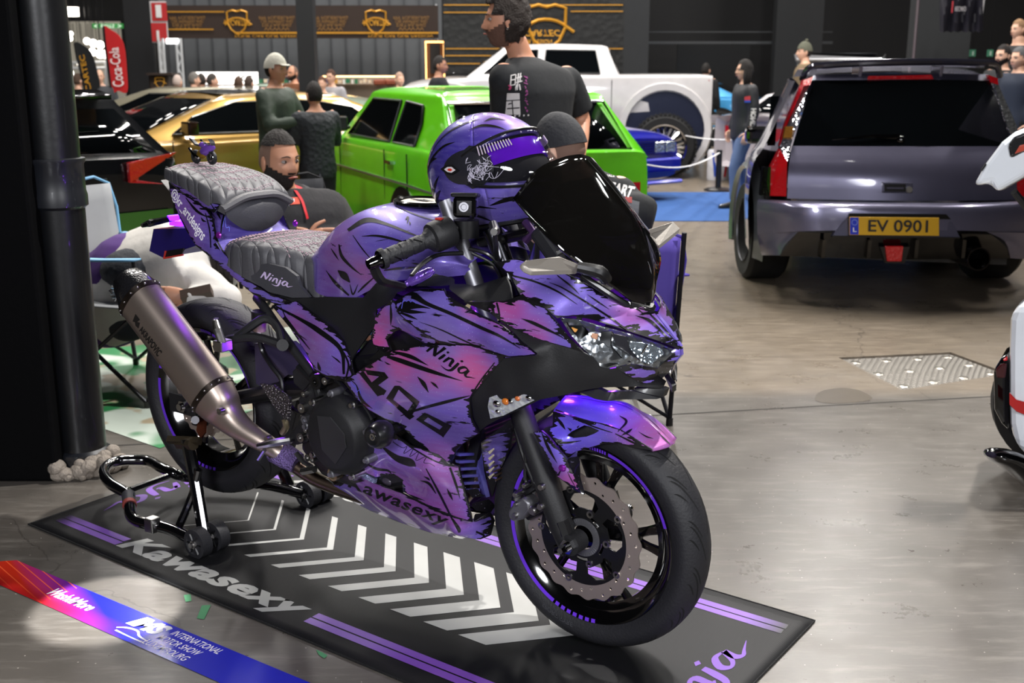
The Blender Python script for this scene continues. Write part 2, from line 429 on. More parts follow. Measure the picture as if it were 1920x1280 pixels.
# ---------------------------------------------------------------- printed floor tape
tl, tr = Vector(wg(31, 1050, .001)), Vector(wg(579.7, 1279, .001)); d = (tr-tl).normalized()
tape = empty('floor_tape', (tl.x, tl.y, 0), math.atan2(d.y, d.x), 'red to blue printed floor tape stuck on the concrete in front of the mat', 'floor tape')
def tapemat():
    m, t, b = newmat('tape_print')
    o = t.n('TexCoord').outputs['Object']; s = t.n('SeparateXYZ', Vector=o); x, y = s.outputs['X'], s.outputs['Y']
    f = t.step(t.math('ADD', x, t.math('MULTIPLY', y, 2.6)), -.05, .34)
    c = t.mix(f, lin('c8301c'), lin('1c22b4'))
    lines = t.math('LESS_THAN', t.math('FRACT', t.math('MULTIPLY', t.math('ADD', y, t.math('MULTIPLY', x, .22)), 38.)), .12)
    c = t.mix(t.math('MULTIPLY', lines, t.math('MULTIPLY', t.math('LESS_THAN', x, .3), .8)), c, lin('ff6a3c'))
    c = t.mix(t.math('MULTIPLY', t.step(t.math('ADD', x, t.math('MULTIPLY', y, -4)), 1.0, .7), t.step(y, -.06, -.115)), c, lin('8d1518'))
    t.set(b.inputs['Base Color'], c); t.set(b.inputs['Roughness'], .16)
    return m
MB().add([(-.12, -.118, .0015), (1.4, -.118, .0015), (1.4, 0, .0015), (0, 0, .0015)], [(0, 1, 2, 3)]).build('tape_strip', tapemat(), tape, False)
def ontape(me, name='lettering'):
    for v in me.vertices: v.co.z = .0022
    return link(name, me, M('e4e2ea', .4), tape, False)
ontape(fit(textmesh('Wash&More', .05, .3, .001), .26, -.078, .44, -.04))
ontape(fit(textmesh('IMS', .1, .35, .006), .575, -.062, .70, -.008))
for k, tx in enumerate(('INTERNATIONAL', 'MOTOR SHOW', 'LUXEMBOURG')):
    ontape(fit(textmesh(tx, .05, .25, .0004), .715-.012*k, -.035-.034*k, (.89, .855, .85)[k], -.012-.034*k))
car_ic = MB()
for st in ([(.575, -.088, .004), (.60, -.074, .007), (.635, -.07, .006), (.66, -.084, .006), (.70, -.09, .004)], [(.585, -.098, .006), (.64, -.1, .004), (.69, -.1, .006)]):
    b2 = brush([st]); car_ic.add(b2.v, b2.f)
ontape(bmesh_of(car_ic), 'car_emblem')
for q in (((1038, 808), (1085, 805), (1050, 880), (1012, 874)), ((1625, 1035), (1660, 1050), (1685, 1065), (1668, 1080), (1640, 1062)), ((945, 755), (980, 750), (985, 785), (955, 790))):
    P4 = [wg(a/2.743, 840+b/2.743, .0015) for a, b in q]
    tag(MB().add(P4, [tuple(range(len(P4)))]).build('tape_scrap', M('4d8f63', .7), smooth=False), ('green tape scrap on the concrete beside the letters of the mat', 'torn green tape scrap lying nearest the blue end of the floor tape', 'faint green tape scrap just left of the longer scrap')[(1038, 1625, 945).index(q[0][0])], 'tape scrap', 'green tape scraps')
# ================================================================ the motorcycle (local frame: +x forward, -y its right side)
bike = empty('motorcycle', (BX, BY, .0045), YAW, 'purple and pink airbrushed sports motorcycle with dark windscreen standing on the printed mat', 'motorcycle')
BLK = M('101012', .38, coat=.2); MBLK = M('1b1b1d', .55, bump=('noise', 250, .08)); GBLK = M('050506', .12, coat=1.)
TITAN = M('a89a90', .4, .9); ALU = M('b8b6b4', .28, 1.); DALU = M('85858a', .42, .8); STEEL = M('c0b2aa', .42, .8); CHROME = M('d8d8da', .08, 1.)
RUB = M('1f1f23', .58, bump=('noise', 160, .15)); RUBG = M('2b2b2f', .55); LEDP = M('6a20ff', .4, emit='6a1cff', es=5.); PURG = M('5b3fb4', .25, .3, 1.)
def blob(px, py, Y, r, col): return (np.array(bp(px, py, Y)), r, np.array(lin(col)[:3]))
BASE = np.array(lin('7764c6')[:3])
BLOBS = [blob(755, 680, -.23, .065, 'd84c80'), blob(690, 700, -.22, .045, 'd2507f'), blob(890, 700, -.23, .07, 'e0557c'), blob(820, 700, -.23, .05, 'd05a90'), blob(830, 640, -.23, .06, '8f76b8'), blob(760, 750, -.22, .08, '9a72b4'),
    blob(820, 900, -.17, .09, '8d4a8c'), blob(760, 940, -.15, .13, '903a84'), blob(840, 960, -.14, .07, 'a04690'), blob(700, 920, -.15, .1, '7d3a80'),
    blob(950, 590, -.21, .06, 'd04a85'), blob(1010, 630, -.2, .045, 'b84480'), blob(895, 575, -.2, .04, 'd65a86'), blob(705, 640, -.2, .05, 'd04070'), blob(720, 600, -.2, .04, 'b04a84'),
    blob(650, 480, -.13, .09, '9b5f96'), blob(690, 510, -.16, .05, 'b46098'), blob(620, 540, -.13, .06, '6e3a96'), blob(360, 430, -.12, .12, '8a519e'), blob(320, 380, -.1, .08, '73408f'), blob(440, 540, -.13, .06, '6d3f95'),
    blob(600, 640, -.15, .08, '94568f'), blob(560, 610, -.14, .05, 'a0508a'), blob(640, 700, -.2, .05, '7a50a4'), blob(1230, 820, -.02, .08, 'c25a92'), blob(1180, 790, -.05, .05, '8c4cc0'), blob(1080, 800, -.08, .09, '5a48d8'), blob(1080, 920, -.12, .06, 'd05a9a'),
    blob(1190, 545, 0, .05, 'a45aa0'), blob(1240, 560, .06, .06, 'b05a98'), blob(1150, 705, -.12, .08, '7a4fa8'), blob(830, 870, -.17, .07, '9a5090')]
DARKB = [blob(470, 430, 0, .14, '3d3489'), blob(520, 420, .1, .1, '3a3288'), blob(760, 470, -.15, .12, '5748a8'), blob(940, 640, -.22, .08, '4c429e'), blob(880, 800, -.2, .1, '6f55a8')]
def paintcol(p):
    p = np.array(p); p = np.array([p[0], -abs(p[1]), p[2]]); w = 1.; acc = BASE*1.
    for c, r, col in BLOBS+DARKB:
        c = np.array([c[0], -abs(c[1]), c[2]]); k = math.exp(-((p-c)**2).sum()/(r*r)*2.0)*2.4
        acc = acc+col*k; w += k
    return acc/w
def paintmat():
    m, t, b = newmat('airbrushed_paint')
    col = t.n('Attribute', attribute_name='pc'); ed = t.n('Attribute', attribute_name='ink')
    o = t.n('TexCoord').outputs['Object']
    mp = t.n('Mapping', Vector=o); mp.inputs['Rotation'].default_value = (0, .55, 0); mp.inputs['Scale'].default_value = (5, 9, 42)
    n = t.n('TexNoise', Vector=mp.outputs[0], Scale=1.6, Detail=4., Roughness=.7).outputs['Fac']
    mp2 = t.n('Mapping', Vector=o); mp2.inputs['Rotation'].default_value = (0, -.9, 0); mp2.inputs['Scale'].default_value = (14, 14, 90)
    n2 = t.n('TexNoise', Vector=mp2.outputs[0], Scale=1.2, Detail=3.).outputs['Fac']
    c = t.mix(t.math('MULTIPLY', t.step(n2, .4, .7), .25), col.outputs['Color'], lin('8d84cf'))
    mask = t.n('TexNoise', Vector=o, Scale=7., Detail=1.).outputs['Fac']
    ink = t.math('MULTIPLY', t.step(n, .63, .66), t.step(mask, .50, .54))
    edge = t.math('LESS_THAN', ed.outputs['Fac'], t.math('ADD', .0015, t.math('MULTIPLY', t.math('MAXIMUM', t.math('SUBTRACT', n2, .45), 0.), .05)))
    ink = t.math('MAXIMUM', ink, edge)
    c = t.mix(ink, c, lin('0b090e'))
    v = t.n('TexVoronoi', Vector=o, Scale=260.)
    fl = t.math('MULTIPLY', t.math('LESS_THAN', v.outputs['Distance'], .16), t.math('GREATER_THAN', t.n('SeparateColor', Color=v.outputs['Color']).outputs[0], .86))
    c = t.mix(fl, c, lin('c9c2f2'))
    t.set(b.inputs['Base Color'], c); t.set(b.inputs['Metallic'], t.math('MULTIPLY', t.math('SUBTRACT', 1., ink), .25))
    t.set(b.inputs['Roughness'], .38); b.inputs['Coat Weight'].default_value = 1.; b.inputs['Coat Roughness'].default_value = .05
    return m
PAINT = paintmat()
INKM = M('0a090c', .4, coat=.6)
CAST = []
def attrs(o, edge=None):
    me = o.data; me.color_attributes.new('pc', 'FLOAT_COLOR', 'POINT'); me.attributes.new('ink', 'FLOAT', 'POINT')
    a = me.attributes['pc']; e = me.attributes['ink']
    pts = [v.co for v in me.vertices]
    a.data.foreach_set('color', [x for p in pts for x in (*paintcol(p), 1.)])
    if edge is None:  # distance to open or sharp borders
        e.data.foreach_set('value', [1.]*len(pts))
    else:
        E = np.array([(q[0], q[2]) for q in edge]); Ey = np.array([abs(q[1]) for q in edge]); E2 = np.roll(E, -1, 0); kk = (Ey > .006) | (np.roll(Ey, -1) > .006); E, E2 = E[kk], E2[kk]; D = E2-E; DD = (D*D).sum(1)+1e-12
        out = []
        for p in pts:
            q = np.array((p.x, p.z)); t = np.clip(((q-E)*D).sum(1)/DD, 0, 1); d = q-(E+D*t[:, None]); out.append(float(np.sqrt((d*d).sum(1).min())))
        e.data.foreach_set('value', out)
def tps(P, V, lam=1e-5):
    P = np.array(P); n = len(P)
    def U(r2): return np.where(r2 > 1e-14, r2*np.log(r2+1e-30), 0)
    d = ((P[:, None]-P[None])**2).sum(2); K = U(d)+lam*np.eye(n); Q = np.hstack([np.ones((n, 1)), P])
    A = np.zeros((n+3, n+3)); A[:n, :n] = K; A[:n, n:] = Q; A[n:, :n] = Q.T
    w = np.linalg.lstsq(A, np.concatenate([V, np.zeros(3)]), rcond=None)[0]
    return lambda X: U(((X[:, None]-P[None])**2).sum(2)) @ w[:n]+np.hstack([np.ones((len(X), 1)), X]) @ w[n:]
def inside(p, poly):
    c = False; j = len(poly)-1
    for i in range(len(poly)):
        a, b = poly[i], poly[j]
        if (a[1] > p[1]) != (b[1] > p[1]) and p[0] < (b[0]-a[0])*(p[1]-a[1])/(b[1]-a[1])+a[0]: c = not c
        j = i
    return c
def panel(name, out, inner=(), mat=None, parent=None, th=.005, mir=True, step=.013, k=3, hole=None, cast=True, label=None):
    """out: (px, py, y) outline seen in the side view; the skin between is a smooth height field over x, z"""
    mat = mat or PAINT; parent = parent or bike
    oo = [Vector(bp(*q)) for q in out]; D = []
    for i, p in enumerate(oo):
        q = oo[(i+1) % len(oo)]; m = max(1, int((q-p).length/step)); D += [p.lerp(q, j/m) for j in range(m)]
    loops = [D]
    if hole:
        hh = [Vector(bp(*q)) for q in hole]; loops.append([a.lerp(b, j/3) for a, b in zip(hh, hh[1:]+hh[:1]) for j in range(3)])
    ii = [Vector(bp(*q)) for q in inner]
    allp = [p for L in loops for p in L]+ii
    g = tps([(p.x, p.z) for p in allp], np.array([p.y for p in allp]))
    poly = [(p.x, p.z) for p in D]; hp = [(p.x, p.z) for p in loops[1]] if hole else None
    xs = [p[0] for p in poly]; zz = [p[1] for p in poly]; gp = []
    bd = np.array([(p.x, p.z) for L in loops for p in L])
    nx, nz = int((max(xs)-min(xs))/step)+2, int((max(zz)-min(zz))/step)+2
    for a in range(nx):
        for c in range(nz):
            q = (min(xs)+a*step+(c % 2)*step/2, min(zz)+c*step*.9)
            if inside(q, poly) and not (hp and inside(q, hp)) and ((bd-q)**2).sum(1).min() > (step*.55)**2: gp.append(q)
    V2 = [Vector(q) for q in bd]+[Vector(q) for q in gp]
    n0 = len(D); ed = [(i, (i+1) % n0) for i in range(n0)]
    if hole:
        n1 = len(loops[1]); ed += [(n0+i, n0+(i+1) % n1) for i in range(n1)]
    vo, eo, fo, *_ = delaunay_2d_cdt(V2, ed, [], 0, 1e-5)
    V = np.array([(v.x, v.y) for v in vo]); Y = np.minimum(g(V), 0)
    F2 = []
    for f in fo:
        c = V[list(f)].mean(0)
        if inside(c, poly) and not (hp and inside(c, hp)): F2.append(tuple(f))
    for side in ((-1, 1) if mir else (-1,)):
        P = [Vector((V[i][0], Y[i] if side < 0 else -Y[i], V[i][1])) for i in range(len(V))]
        mb = MB(); n = len(P); cnt = {}
        for f in F2:
            for a, b in zip(f, f[1:]+f[:1]): cnt[(min(a, b), max(a, b))] = cnt.get((min(a, b), max(a, b)), 0)+1
        sh = Vector((0, -side*th, 0))
        mb.add(P+[p+sh for p in P], F2+[tuple(n+i for i in f)[::-1] for f in F2]+[(a, b, n+b, n+a) for (a, b), c in cnt.items() if c == 1])
        o = mb.build(name, mat, parent, ang=40)
        if label: o['label'] = label
        if mat is PAINT: attrs(o, D)
        if cast: CAST.append(o)
        if side < 0: ret = o
    return ret
def pbuild(mb, name, parent=None, cast=True, mods=(), ang=45):
    o = mb.build(name, PAINT, parent or bike, ang=ang, mods=mods); attrs(o)
    if cast: CAST.append(o)
    return o

# ---- wheels
def wheel(name, cx, cz, w, tr, tw, disc_r, disc_y, both):
    rim = MB()
    for sg in (-1, 1):
        rim.lathe([(.200, sg*w*.62), (.212, sg*w*.9), (.2235, sg*w), (.2265, sg*(w+.004)), (.224, sg*(w+.006)), (.214, sg*(w+.003)), (.196, sg*w*.7)], (cx, 0, cz), (0, 1, 0), 72)
    rim.lathe([(.2, -w*.65), (.186, -.012), (.186, .012), (.2, w*.65), (.196, w*.7), (.178, .02), (.178, -.02), (.196, -w*.7)], (cx, 0, cz), (0, 1, 0), 72, closed=True)
    for s in range(5):
        a = 2*PI*s/5+(.35 if both else .1)
        for da in (-.13, .13):
            p = [(cx+r*math.cos(a+da*q), (-.012 if 1 else 0), cz+r*math.sin(a+da*q)) for r, q in ((.04, .2), (.10, .45), (.15, 1.), (.187, 1.25))]
            rim.tube(p, [.012, .0075, .007, .009], 8, 2, flat=1.6)
        rim.tube([(cx+.125*math.cos(a-.1), -.012, cz+.125*math.sin(a-.1)), (cx+.125*math.cos(a+.1), -.012, cz+.125*math.sin(a+.1))], .008, 6)
    rim.lathe([(.0, -.055), (.03, -.055), (.036, -.04), (.045, -.02), (.045, .02), (.036, .04), (.03, .055), (0, .055)], (cx, 0, cz), (0, 1, 0), 28)
    R = rim.build(name, GBLK, bike)
    t = MB(); h = (tw/2)
    prof = [(.216, -w*.97), (.224, -w*1.05), (.238, -h*.93), (.252, -h*1.0), (.266, -h*.97), (tr-.014, -h*.78), (tr-.004, -h*.45), (tr, 0)]
    prof = prof+[(r, -y) for r, y in prof[::-1][1:]]
    pr = [(p.x, p.y) for p in cr([(r, y, 0) for r, y in prof], 3)]
    t.lathe(pr, (cx, 0, cz), (0, 1, 0), 96); T = t.build('tire', RUB, R, ang=60)
    def onT(a, y):  # point on the tread
        for (r0, y0), (r1, y1) in zip(pr, pr[1:]):
            if y0 <= y <= y1: rr = r0+(r1-r0)*(y-y0)/(y1-y0+1e-9); return Vector((cx+(rr+.0006)*math.cos(a), y, cz+(rr+.0006)*math.sin(a)))
        return Vector((cx+tr*math.cos(a), y, cz+tr*math.sin(a)))
    g = MB(); ng = 16
    for s in range(ng):
        for sg in (-1, 1):
            for (y0, y1, da, off, wd) in ((.14, .93, .30, 0, .005), (.30, .9, .16, .19, .004), (.55, .96, .10, .10, .0035)):
                L, Rr = [], []
                for i in range(9):
                    u = i/8; y = sg*h*(y0+(y1-y0)*u)*.97; a = 2*PI*s/ng+off+(PI/ng if sg > 0 else 0)+da*math.sin(u*1.5)*1.1
                    wq = wd*math.sin(PI*min(1, u+.12))/.27*.28
                    L.append(onT(a-wq/tr, y)); Rr.append(onT(a+wq/tr, y))
                g.grid([L, Rr])
    g.build('tread_grooves', M('060607', .9), T)
    for sg in (-1, 1):
        st = MB()
        for a0, a1, dash in ((.10*PI, .42*PI, 0), (.95*PI, 1.36*PI, 0), (1.37*PI, 1.55*PI, 1), (.43*PI, .5*PI, 1), (.62*PI, .9*PI, 0)):
            nn = 7 if dash else 1
            for q in range(nn):
                b0 = a0+(a1-a0)*q/nn; b1 = b0+(a1-a0)/nn*(.62 if dash else 1); ks = 4 if dash else 24
                rows = [[Vector((cx+r*math.cos(b0+(b1-b0)*i/ks), sg*(w+.0062+(.0012 if r > .218 else -.0012)), cz+r*math.sin(b0+(b1-b0)*i/ks))) for i in range(ks+1)] for r in (.2145, .2235)]
                st.grid(rows)
        st.build('rim_stripe', M('6a35d8', .3, coat=.5), R)
    me = tidy(textmesh('SPORT TYRE', .017, .2, .0003, align='CENTER'), .01)
    for v in me.vertices: rr, aa = .240+v.co.y*.9, -1.9+v.co.x/.245; v.co = (cx+rr*math.cos(aa), -h*(.945+.055*min(1, (rr-.238)/.014))-.001, cz+rr*math.sin(aa))
    link('sidewall_lettering', me, M('3a3a3e', .5), T, False)
    # petal brake discs
    def disc(y, r, ph):
        out = [((r+.0035*math.cos(20*a))*math.cos(a), (r+.0035*math.cos(20*a))*math.sin(a)) for a in [2*PI*i/160 for i in range(160)]]
        holes = []
        for i in range(30):
            a = 2*PI*i/30; q = r-.010-(i % 3)*.009; holes.append(circle(.0040, 10, q*math.cos(a), q*math.sin(a)))
        me = plate([out, circle(r-.036, 80)]+holes, .0045)
        me.transform(Matrix.Translation((cx, y, cz)) @ Matrix.Rotation(PI/2, 4, 'X') @ Matrix.Rotation(ph, 4, 'Z')); link('brake_disc', me, STEEL, R, False)
        if r < .13:
            d = MB(); d.lathe([(.03, y+.004), (.05, y), (r-.034, y), (r-.034, y+.003), (.05, y+.006)], (cx, 0, cz), (0, 1, 0), 40, closed=True); d.build('disc_carrier', BLK, R); return
        o2 = circle(r-.036, 80); hs = [circle(.044, 40)]
        for s in range(5):
            a = 2*PI*s/5+.3
            hs.append([(rr*math.cos(a+q), rr*math.sin(a+q)) for rr, q in ((.068, -.42), (.074, -.2), (.074, .2), (.068, .42), (.092, .46), (.108, .26), (.113, 0), (.108, -.26), (.092, -.46))])
            hs.append([((.052 if j < 6 else .060)*math.cos(a+.63+q), (.052 if j < 6 else .060)*math.sin(a+.63+q)) for j, q in enumerate([-.28+.56*i/5 for i in range(6)]+[.28-.56*i/5 for i in range(6)])])
        me = plate([o2]+hs, .005); me.transform(Matrix.Translation((cx, y, cz)) @ Matrix.Rotation(PI/2, 4, 'X')); link('disc_carrier', me, BLK, R, False)
        for s in range(10):
            a = 2*PI*s/10; rv = MB(); rr = r-.037 if s % 2 else .066
            for rad in ((.009, .0045),):
                rv.lathe([(.0042, -.004), (.009, -.0045), (.0095, 0), (.0095, .003)], (cx+rr*math.cos(a), y-.001, cz+rr*math.sin(a)), (0, 1, 0), 16)
            rv.build('disc_rivet', ALU, R)
        ab = MB(); ab.lathe([(.030, y-.004), (.047, y-.004), (.047, y-.001), (.030, y-.001)], (cx, 0, cz), (0, 1, 0), 60, closed=True)
        for i in range(44):
            a = 2*PI*i/44; ab.box((cx+.0415*math.cos(a), y-.0048, cz+.0415*math.sin(a)), (.008, .001, .0028), Matrix.Rotation(-a, 3, 'Y'))
        ab.mi = 0; ab.build('sensor_ring', DALU, R)
    disc(disc_y, disc_r, 0.1)
    return R
wf = wheel('front_wheel', 0, .293, .042, .293, .110, .155, -.064, False)
wr = wheel('rear_wheel', -1.37, .388, .055, .306, .150, .11, -.075, True)

# ---- forks, calliper, axle
rk = Vector((-math.sin(math.radians(24.5)), 0, math.cos(math.radians(24.5))))
fork0 = Vector((-.0, 0, .293))
for sg in (-1, 1):
    o = Vector((.0, sg*.102, .293)); m = MB()
    base = o+Vector((-.022, 0, .0))
    m.tube([base-rk*.03, base+rk*.02, base+rk*.03, base+rk*.16, base+rk*.165, base+rk*.40], [.022, .027, .029, .029, .0275, .0275], 20)
    m.cyl(o+Vector((0, -.022*1, 0)), o+Vector((0, .022, 0)), .026)
    fk = m.build('fork_leg', MBLK, bike)
    m = MB(); m.tube([base+rk*.36, base+rk*.85], .0205, 16); m.build('inner_tube', DALU, fk)
    m = MB(); m.tube([base+rk*.37, base+rk*.385, base+rk*.43, base+rk*.445], [.036, .040, .040, .028], 20); m.build('dust_cover', MBLK, fk)
    m = MB(); m.cyl(o+Vector((0, sg*.018, 0)), o+Vector((0, sg*.036, 0)), .018, n=6); m.cyl(o+Vector((0, sg*.034, 0)), o+Vector((0, sg*.052, 0)), .011, n=12); m.cyl(o+Vector((0, sg*.050, 0)), o+Vector((0, sg*.062, 0)), .0125, .008, n=6)
    m.build('axle_nut', CHROME, fk)
    m = MB(); m.tube([base+rk*.02+Vector((.01, sg*.006, 0)), base+rk*.055+Vector((.012, sg*.008, 0))], .02, 8); m.build('axle_clamp', BLK, fk)
cal = MB(); cc = Vector(bp(988, 952, -.082))
pts = [bp(x/2.667+860, y/2.667+740, -.085) for x, y in ((300, 560), (330, 520), (375, 495), (405, 520), (410, 560), (370, 605), (320, 615), (300, 590))]
cal.prism(pts, (0, -.045, 0)); calo = cal.build('brake_calliper', DALU, bike, mods=[('BEVEL', dict(width=.006, segments=3))], ang=50)
for (x, y, r) in ((300, 500, .008), (300, 548, .006), (297, 605, .008), (428, 462, .010), (425, 560, .010), (385, 580, .012), (345, 455, .007)):
    p = Vector(bp(x/2.667+860, y/2.667+740, -.12)); m = MB(); m.tube([p+Vector((0, -.018, 0)), p+Vector((0, -.012, 0)), p+Vector((0, .03, 0))], [r*.7, r, r], 12); m.build('calliper_bolt', ALU, calo)
m = MB(); m.tube([bp(985, 925, -.1), bp(1012, 910, -.1), bp(1030, 930, -.1)], .012, 8, 3); m.tube([bp(990, 970, -.09), bp(1020, 955, -.09)], .012, 8); m.build('calliper_bracket', BLK, calo)
for pa in ([(975, 800), (985, 850), (985, 900), (992, 912)], [(962, 792), (978, 850), (1000, 905), (1030, 960), (1050, 985)]):
    m = MB(); m.tube([bp(x, y, -.12+.02*(i == 0)) for i, (x, y) in enumerate(pa)], .0055, 8, 4); m.build('brake_hose', BLK, bike)

# ---- front fender (traced right half, mirrored)
E6 = zs(5.333, 940, 700)
rows = [E6((640, 240, 0), (830, 262, 0), (1000, 298, 0), (1190, 318, 0), (1380, 418, 0), (1555, 560, 0), (1712, 722, 0)),
    E6((590, 295, -.034), (780, 315, -.034), (960, 352, -.034), (1120, 385, -.034), (1290, 492, -.032), (1460, 608, -.026), (1672, 752, -.015)),
    E6((530, 375, -.058), (720, 425, -.060), (900, 475, -.062), (1060, 505, -.062), (1215, 565, -.061), (1375, 662, -.054), (1590, 778, -.036)),
    E6((520, 400, -.068), (715, 448, -.068), (890, 500, -.070), (1050, 532, -.070), (1200, 590, -.069), (1350, 685, -.065), (1520, 790, -.055))]
m = MB(); m.grid([[bp(*q) for q in r] for r in rows], 5, 4); m.mirror(); pbuild(m, 'front_fender', mods=[('SOLIDIFY', dict(thickness=.003))])
panel('fender_flank', E6((515, 395, -.068), (715, 445, -.0685), (890, 495, -.0705), (1050, 527, -.0705), (1200, 585, -.0695), (1350, 680, -.0655), (1520, 788, -.056), (1330, 762, -.068), (1150, 715, -.071), (1020, 722, -.073), (880, 765, -.077), (760, 800, -.08),
  (700, 830, -.085), (660, 850, -.09), (600, 760, -.11), (530, 680, -.12), (420, 590, -.115), (440, 560, -.11), (515, 545, -.095)), E6((600, 600, -.097), (700, 700, -.095), (1100, 640, -.076)), th=.003, step=.010,
      hole=E6((655, 640, -.096), (700, 600, -.09), (830, 535, -.078), (890, 550, -.077), (980, 590, -.077), (930, 620, -.08), (850, 650, -.085), (720, 665, -.093)))
panel('fork_cover', E6((320, 605, -.135), (400, 590, -.135), (470, 650, -.137), (570, 780, -.137), (650, 870, -.135), (700, 980, -.13), (760, 1110, -.125), (800, 1220, -.12), (740, 1190, -.122), (640, 1110, -.128), (560, 1050, -.132), (480, 900, -.136), (380, 720, -.137)), E6((500, 780, -.142), (600, 950, -.142)), th=.006, step=.01)
panel('fork_cover', E6((650, 870, -.134), (745, 850, -.118), (760, 790, -.085), (780, 900, -.10), (785, 1050, -.108), (825, 1230, -.118), (800, 1215, -.12), (740, 1060, -.125)), E6((735, 960, -.12)), th=.004, step=.01)
m = MB(); p = Vector(bp(940+610/5.333, 700+960/5.333, -.138)); m.lathe([(.0, -.006), (.004, -.006), (.008, -.004), (.010, 0)], p, (0, 1, 0), 16); m.build('fender_bolt', M('b03ad0', .25, .8), bike)

# ---- nose, head light, upper fairing
E1 = zs(5.333, 600, 780); E2 = zs(5.333, 620, 520); E3 = zs(5.333, 940, 520); E4 = zs(5.333, 600, 360)
panel('nose_cowl', E3((100, 10, -.195), (-60, -130, -.18), (150, -170, -.165), (420, -90, -.15), (640, -20, -.14), (760, 40, -.135), (960, 150, -.10), (1200, 235, -.072), (1400, 310, -.045), (1500, 345, -.022), (1560, 380, 0.0), (1680, 530, 0), (1760, 640, 0), (1805, 705, 0), (1770, 745, -.005),
      (1740, 720, -.012), (1560, 650, -.05), (1330, 575, -.09), (1100, 500, -.125), (900, 440, -.155), (720, 405, -.178), (600, 415, -.19), (560, 430, -.196), (440, 325, -.205), (330, 260, -.203), (190, 200, -.2)),
      E3((600, 220, -.175), (900, 330, -.135), (1100, 400, -.105), (1400, 480, -.055), (1600, 590, -.025), (400, 100, -.175), (1250, 480, -.09), (1680, 620, -.012)), step=.011)
panel('upper_fairing', E3((-385, 265, -.215), (-160, 262, -.21), (30, 255, -.207), (190, 200, -.2), (330, 260, -.203), (440, 325, -.205), (560, 480, -.207), (650, 600, -.207), (820, 770, -.2), (650, 720, -.207), (400, 650, -.217), (200, 570, -.22), (20, 480, -.225), (-120, 370, -.226)),
      E3((200, 400, -.216), (450, 560, -.212)), step=.011)
hl = panel('headlight', E3((590, 430, -.19), (730, 440, -.175), (1000, 520, -.135), (1300, 600, -.09), (1560, 690, -.046), (1700, 745, -.016), (1700, 790, -.02), (1560, 925, -.052), (1440, 905, -.08), (1290, 880, -.112), (1080, 930, -.15), (990, 915, -.165), (930, 830, -.178), (830, 745, -.19), (700, 600, -.2)),
      E3((1100, 720, -.148), (1400, 780, -.095), (850, 600, -.18)), mat=M('9aa0a6', .25, .9, bump=('vor', 60, .5)), th=.01, step=.012)
HLX = lambda L, dy: [(a/5.333+940, b/5.333+520, y+dy) for a, b, y in L]
REFL = M('c9cdd2', .12, 1.); GLASSD = M('26262a', .15, coat=1)
for L, mt_ in (([(660, 500, -.19), (800, 500, -.175), (860, 560, -.17), (900, 720, -.172), (1000, 790, -.165), (900, 740, -.175), (780, 640, -.19)], REFL), ([(1000, 560, -.15), (1100, 560, -.135), (1090, 700, -.145), (1200, 830, -.135), (1100, 850, -.15), (960, 760, -.16)], REFL),
        ([(1280, 660, -.11), (1450, 680, -.08), (1600, 740, -.055), (1615, 790, -.06), (1490, 890, -.085), (1400, 860, -.1), (1280, 720, -.12)], M('b9c6d2', .1, .85, bump=('vor', 90, .4))), ([(1100, 580, -.135), (1240, 610, -.115), (1260, 690, -.12), (1330, 820, -.115), (1150, 700, -.14)], GLASSD),
        ([(980, 860, -.163), (1170, 880, -.135), (1060, 915, -.152), (985, 905, -.165)], REFL), ([(700, 520, -.19), (760, 540, -.184), (740, 580, -.188)], M('c98a3a', .2)), ([(900, 580, -.168), (960, 590, -.16), (950, 640, -.162), (900, 620, -.17)], M('b98a70', .2))):
    panel('reflector', HLX(L, -.004), mat=mt_, parent=hl, th=.004, step=.014, cast=False, mir=False)
for L in ([(650, 470), (700, 560), (790, 640), (920, 760)], [(830, 520), (900, 620), (1000, 740), (1120, 840)], [(930, 580), (1050, 700), (1190, 830)], [(1110, 570), (1180, 700), (1400, 860)], [(1460, 690), (1380, 830), (1440, 890)], [(960, 800), (1090, 870), (1200, 850), (1290, 860)]):
    m = MB(); m.tube([bp(940+a/5.333, 520+b/5.333, -.19+(a-650)*.00013-.007) for a, b in L], .0022, 6, 3); m.build('lens_rib', CHROME, hl)
panel('headlight_surround', E3((1610, 720, -.04), (1700, 745, -.014), (1745, 725, -.006), (1805, 720, 0), (1812, 790, 0), (1740, 880, 0), (1660, 975, -.012), (1600, 1030, -.026), (1540, 1000, -.038), (1560, 930, -.05), (1590, 900, -.048), (1700, 800, -.018), (1690, 755, -.02)), step=.01)
panel('nose_lip', E3((1140, 920, -.14), (1290, 885, -.108), (1440, 910, -.078), (1560, 930, -.05), (1550, 1000, -.038), (1640, 1060, -.022), (1620, 1100, -.03), (1400, 1085, -.078), (1250, 990, -.12)), E3((1400, 1000, -.085)), step=.01)
panel('mid_fairing', E3((20, 480, -.224), (200, 570, -.22), (400, 650, -.218), (650, 720, -.208), (820, 770, -.2), (930, 830, -.18), (990, 915, -.166), (1080, 935, -.152), (1150, 925, -.14), (1400, 1085, -.08), (1620, 1100, -.032), (1600, 1130, -.036), (1350, 1110, -.095), (1000, 1120, -.15), (860, 1140, -.17), (600, 1200, -.2),
      (390, 1240, -.215), (160, 1350, -.21), (0, 1420, -.2), (-150, 1500, -.185), (-230, 1560, -.17), (-280, 1450, -.19), (-310, 1190, -.222), (0, 830, -.232), (340, 800, -.24), (360, 780, -.24), (200, 650, -.235), (110, 560, -.232)),
      E3((700, 900, -.205), (1000, 1040, -.16), (300, 1000, -.235), (0, 1150, -.235), (420, 780, -.226)), mat=MBLK, step=.014)
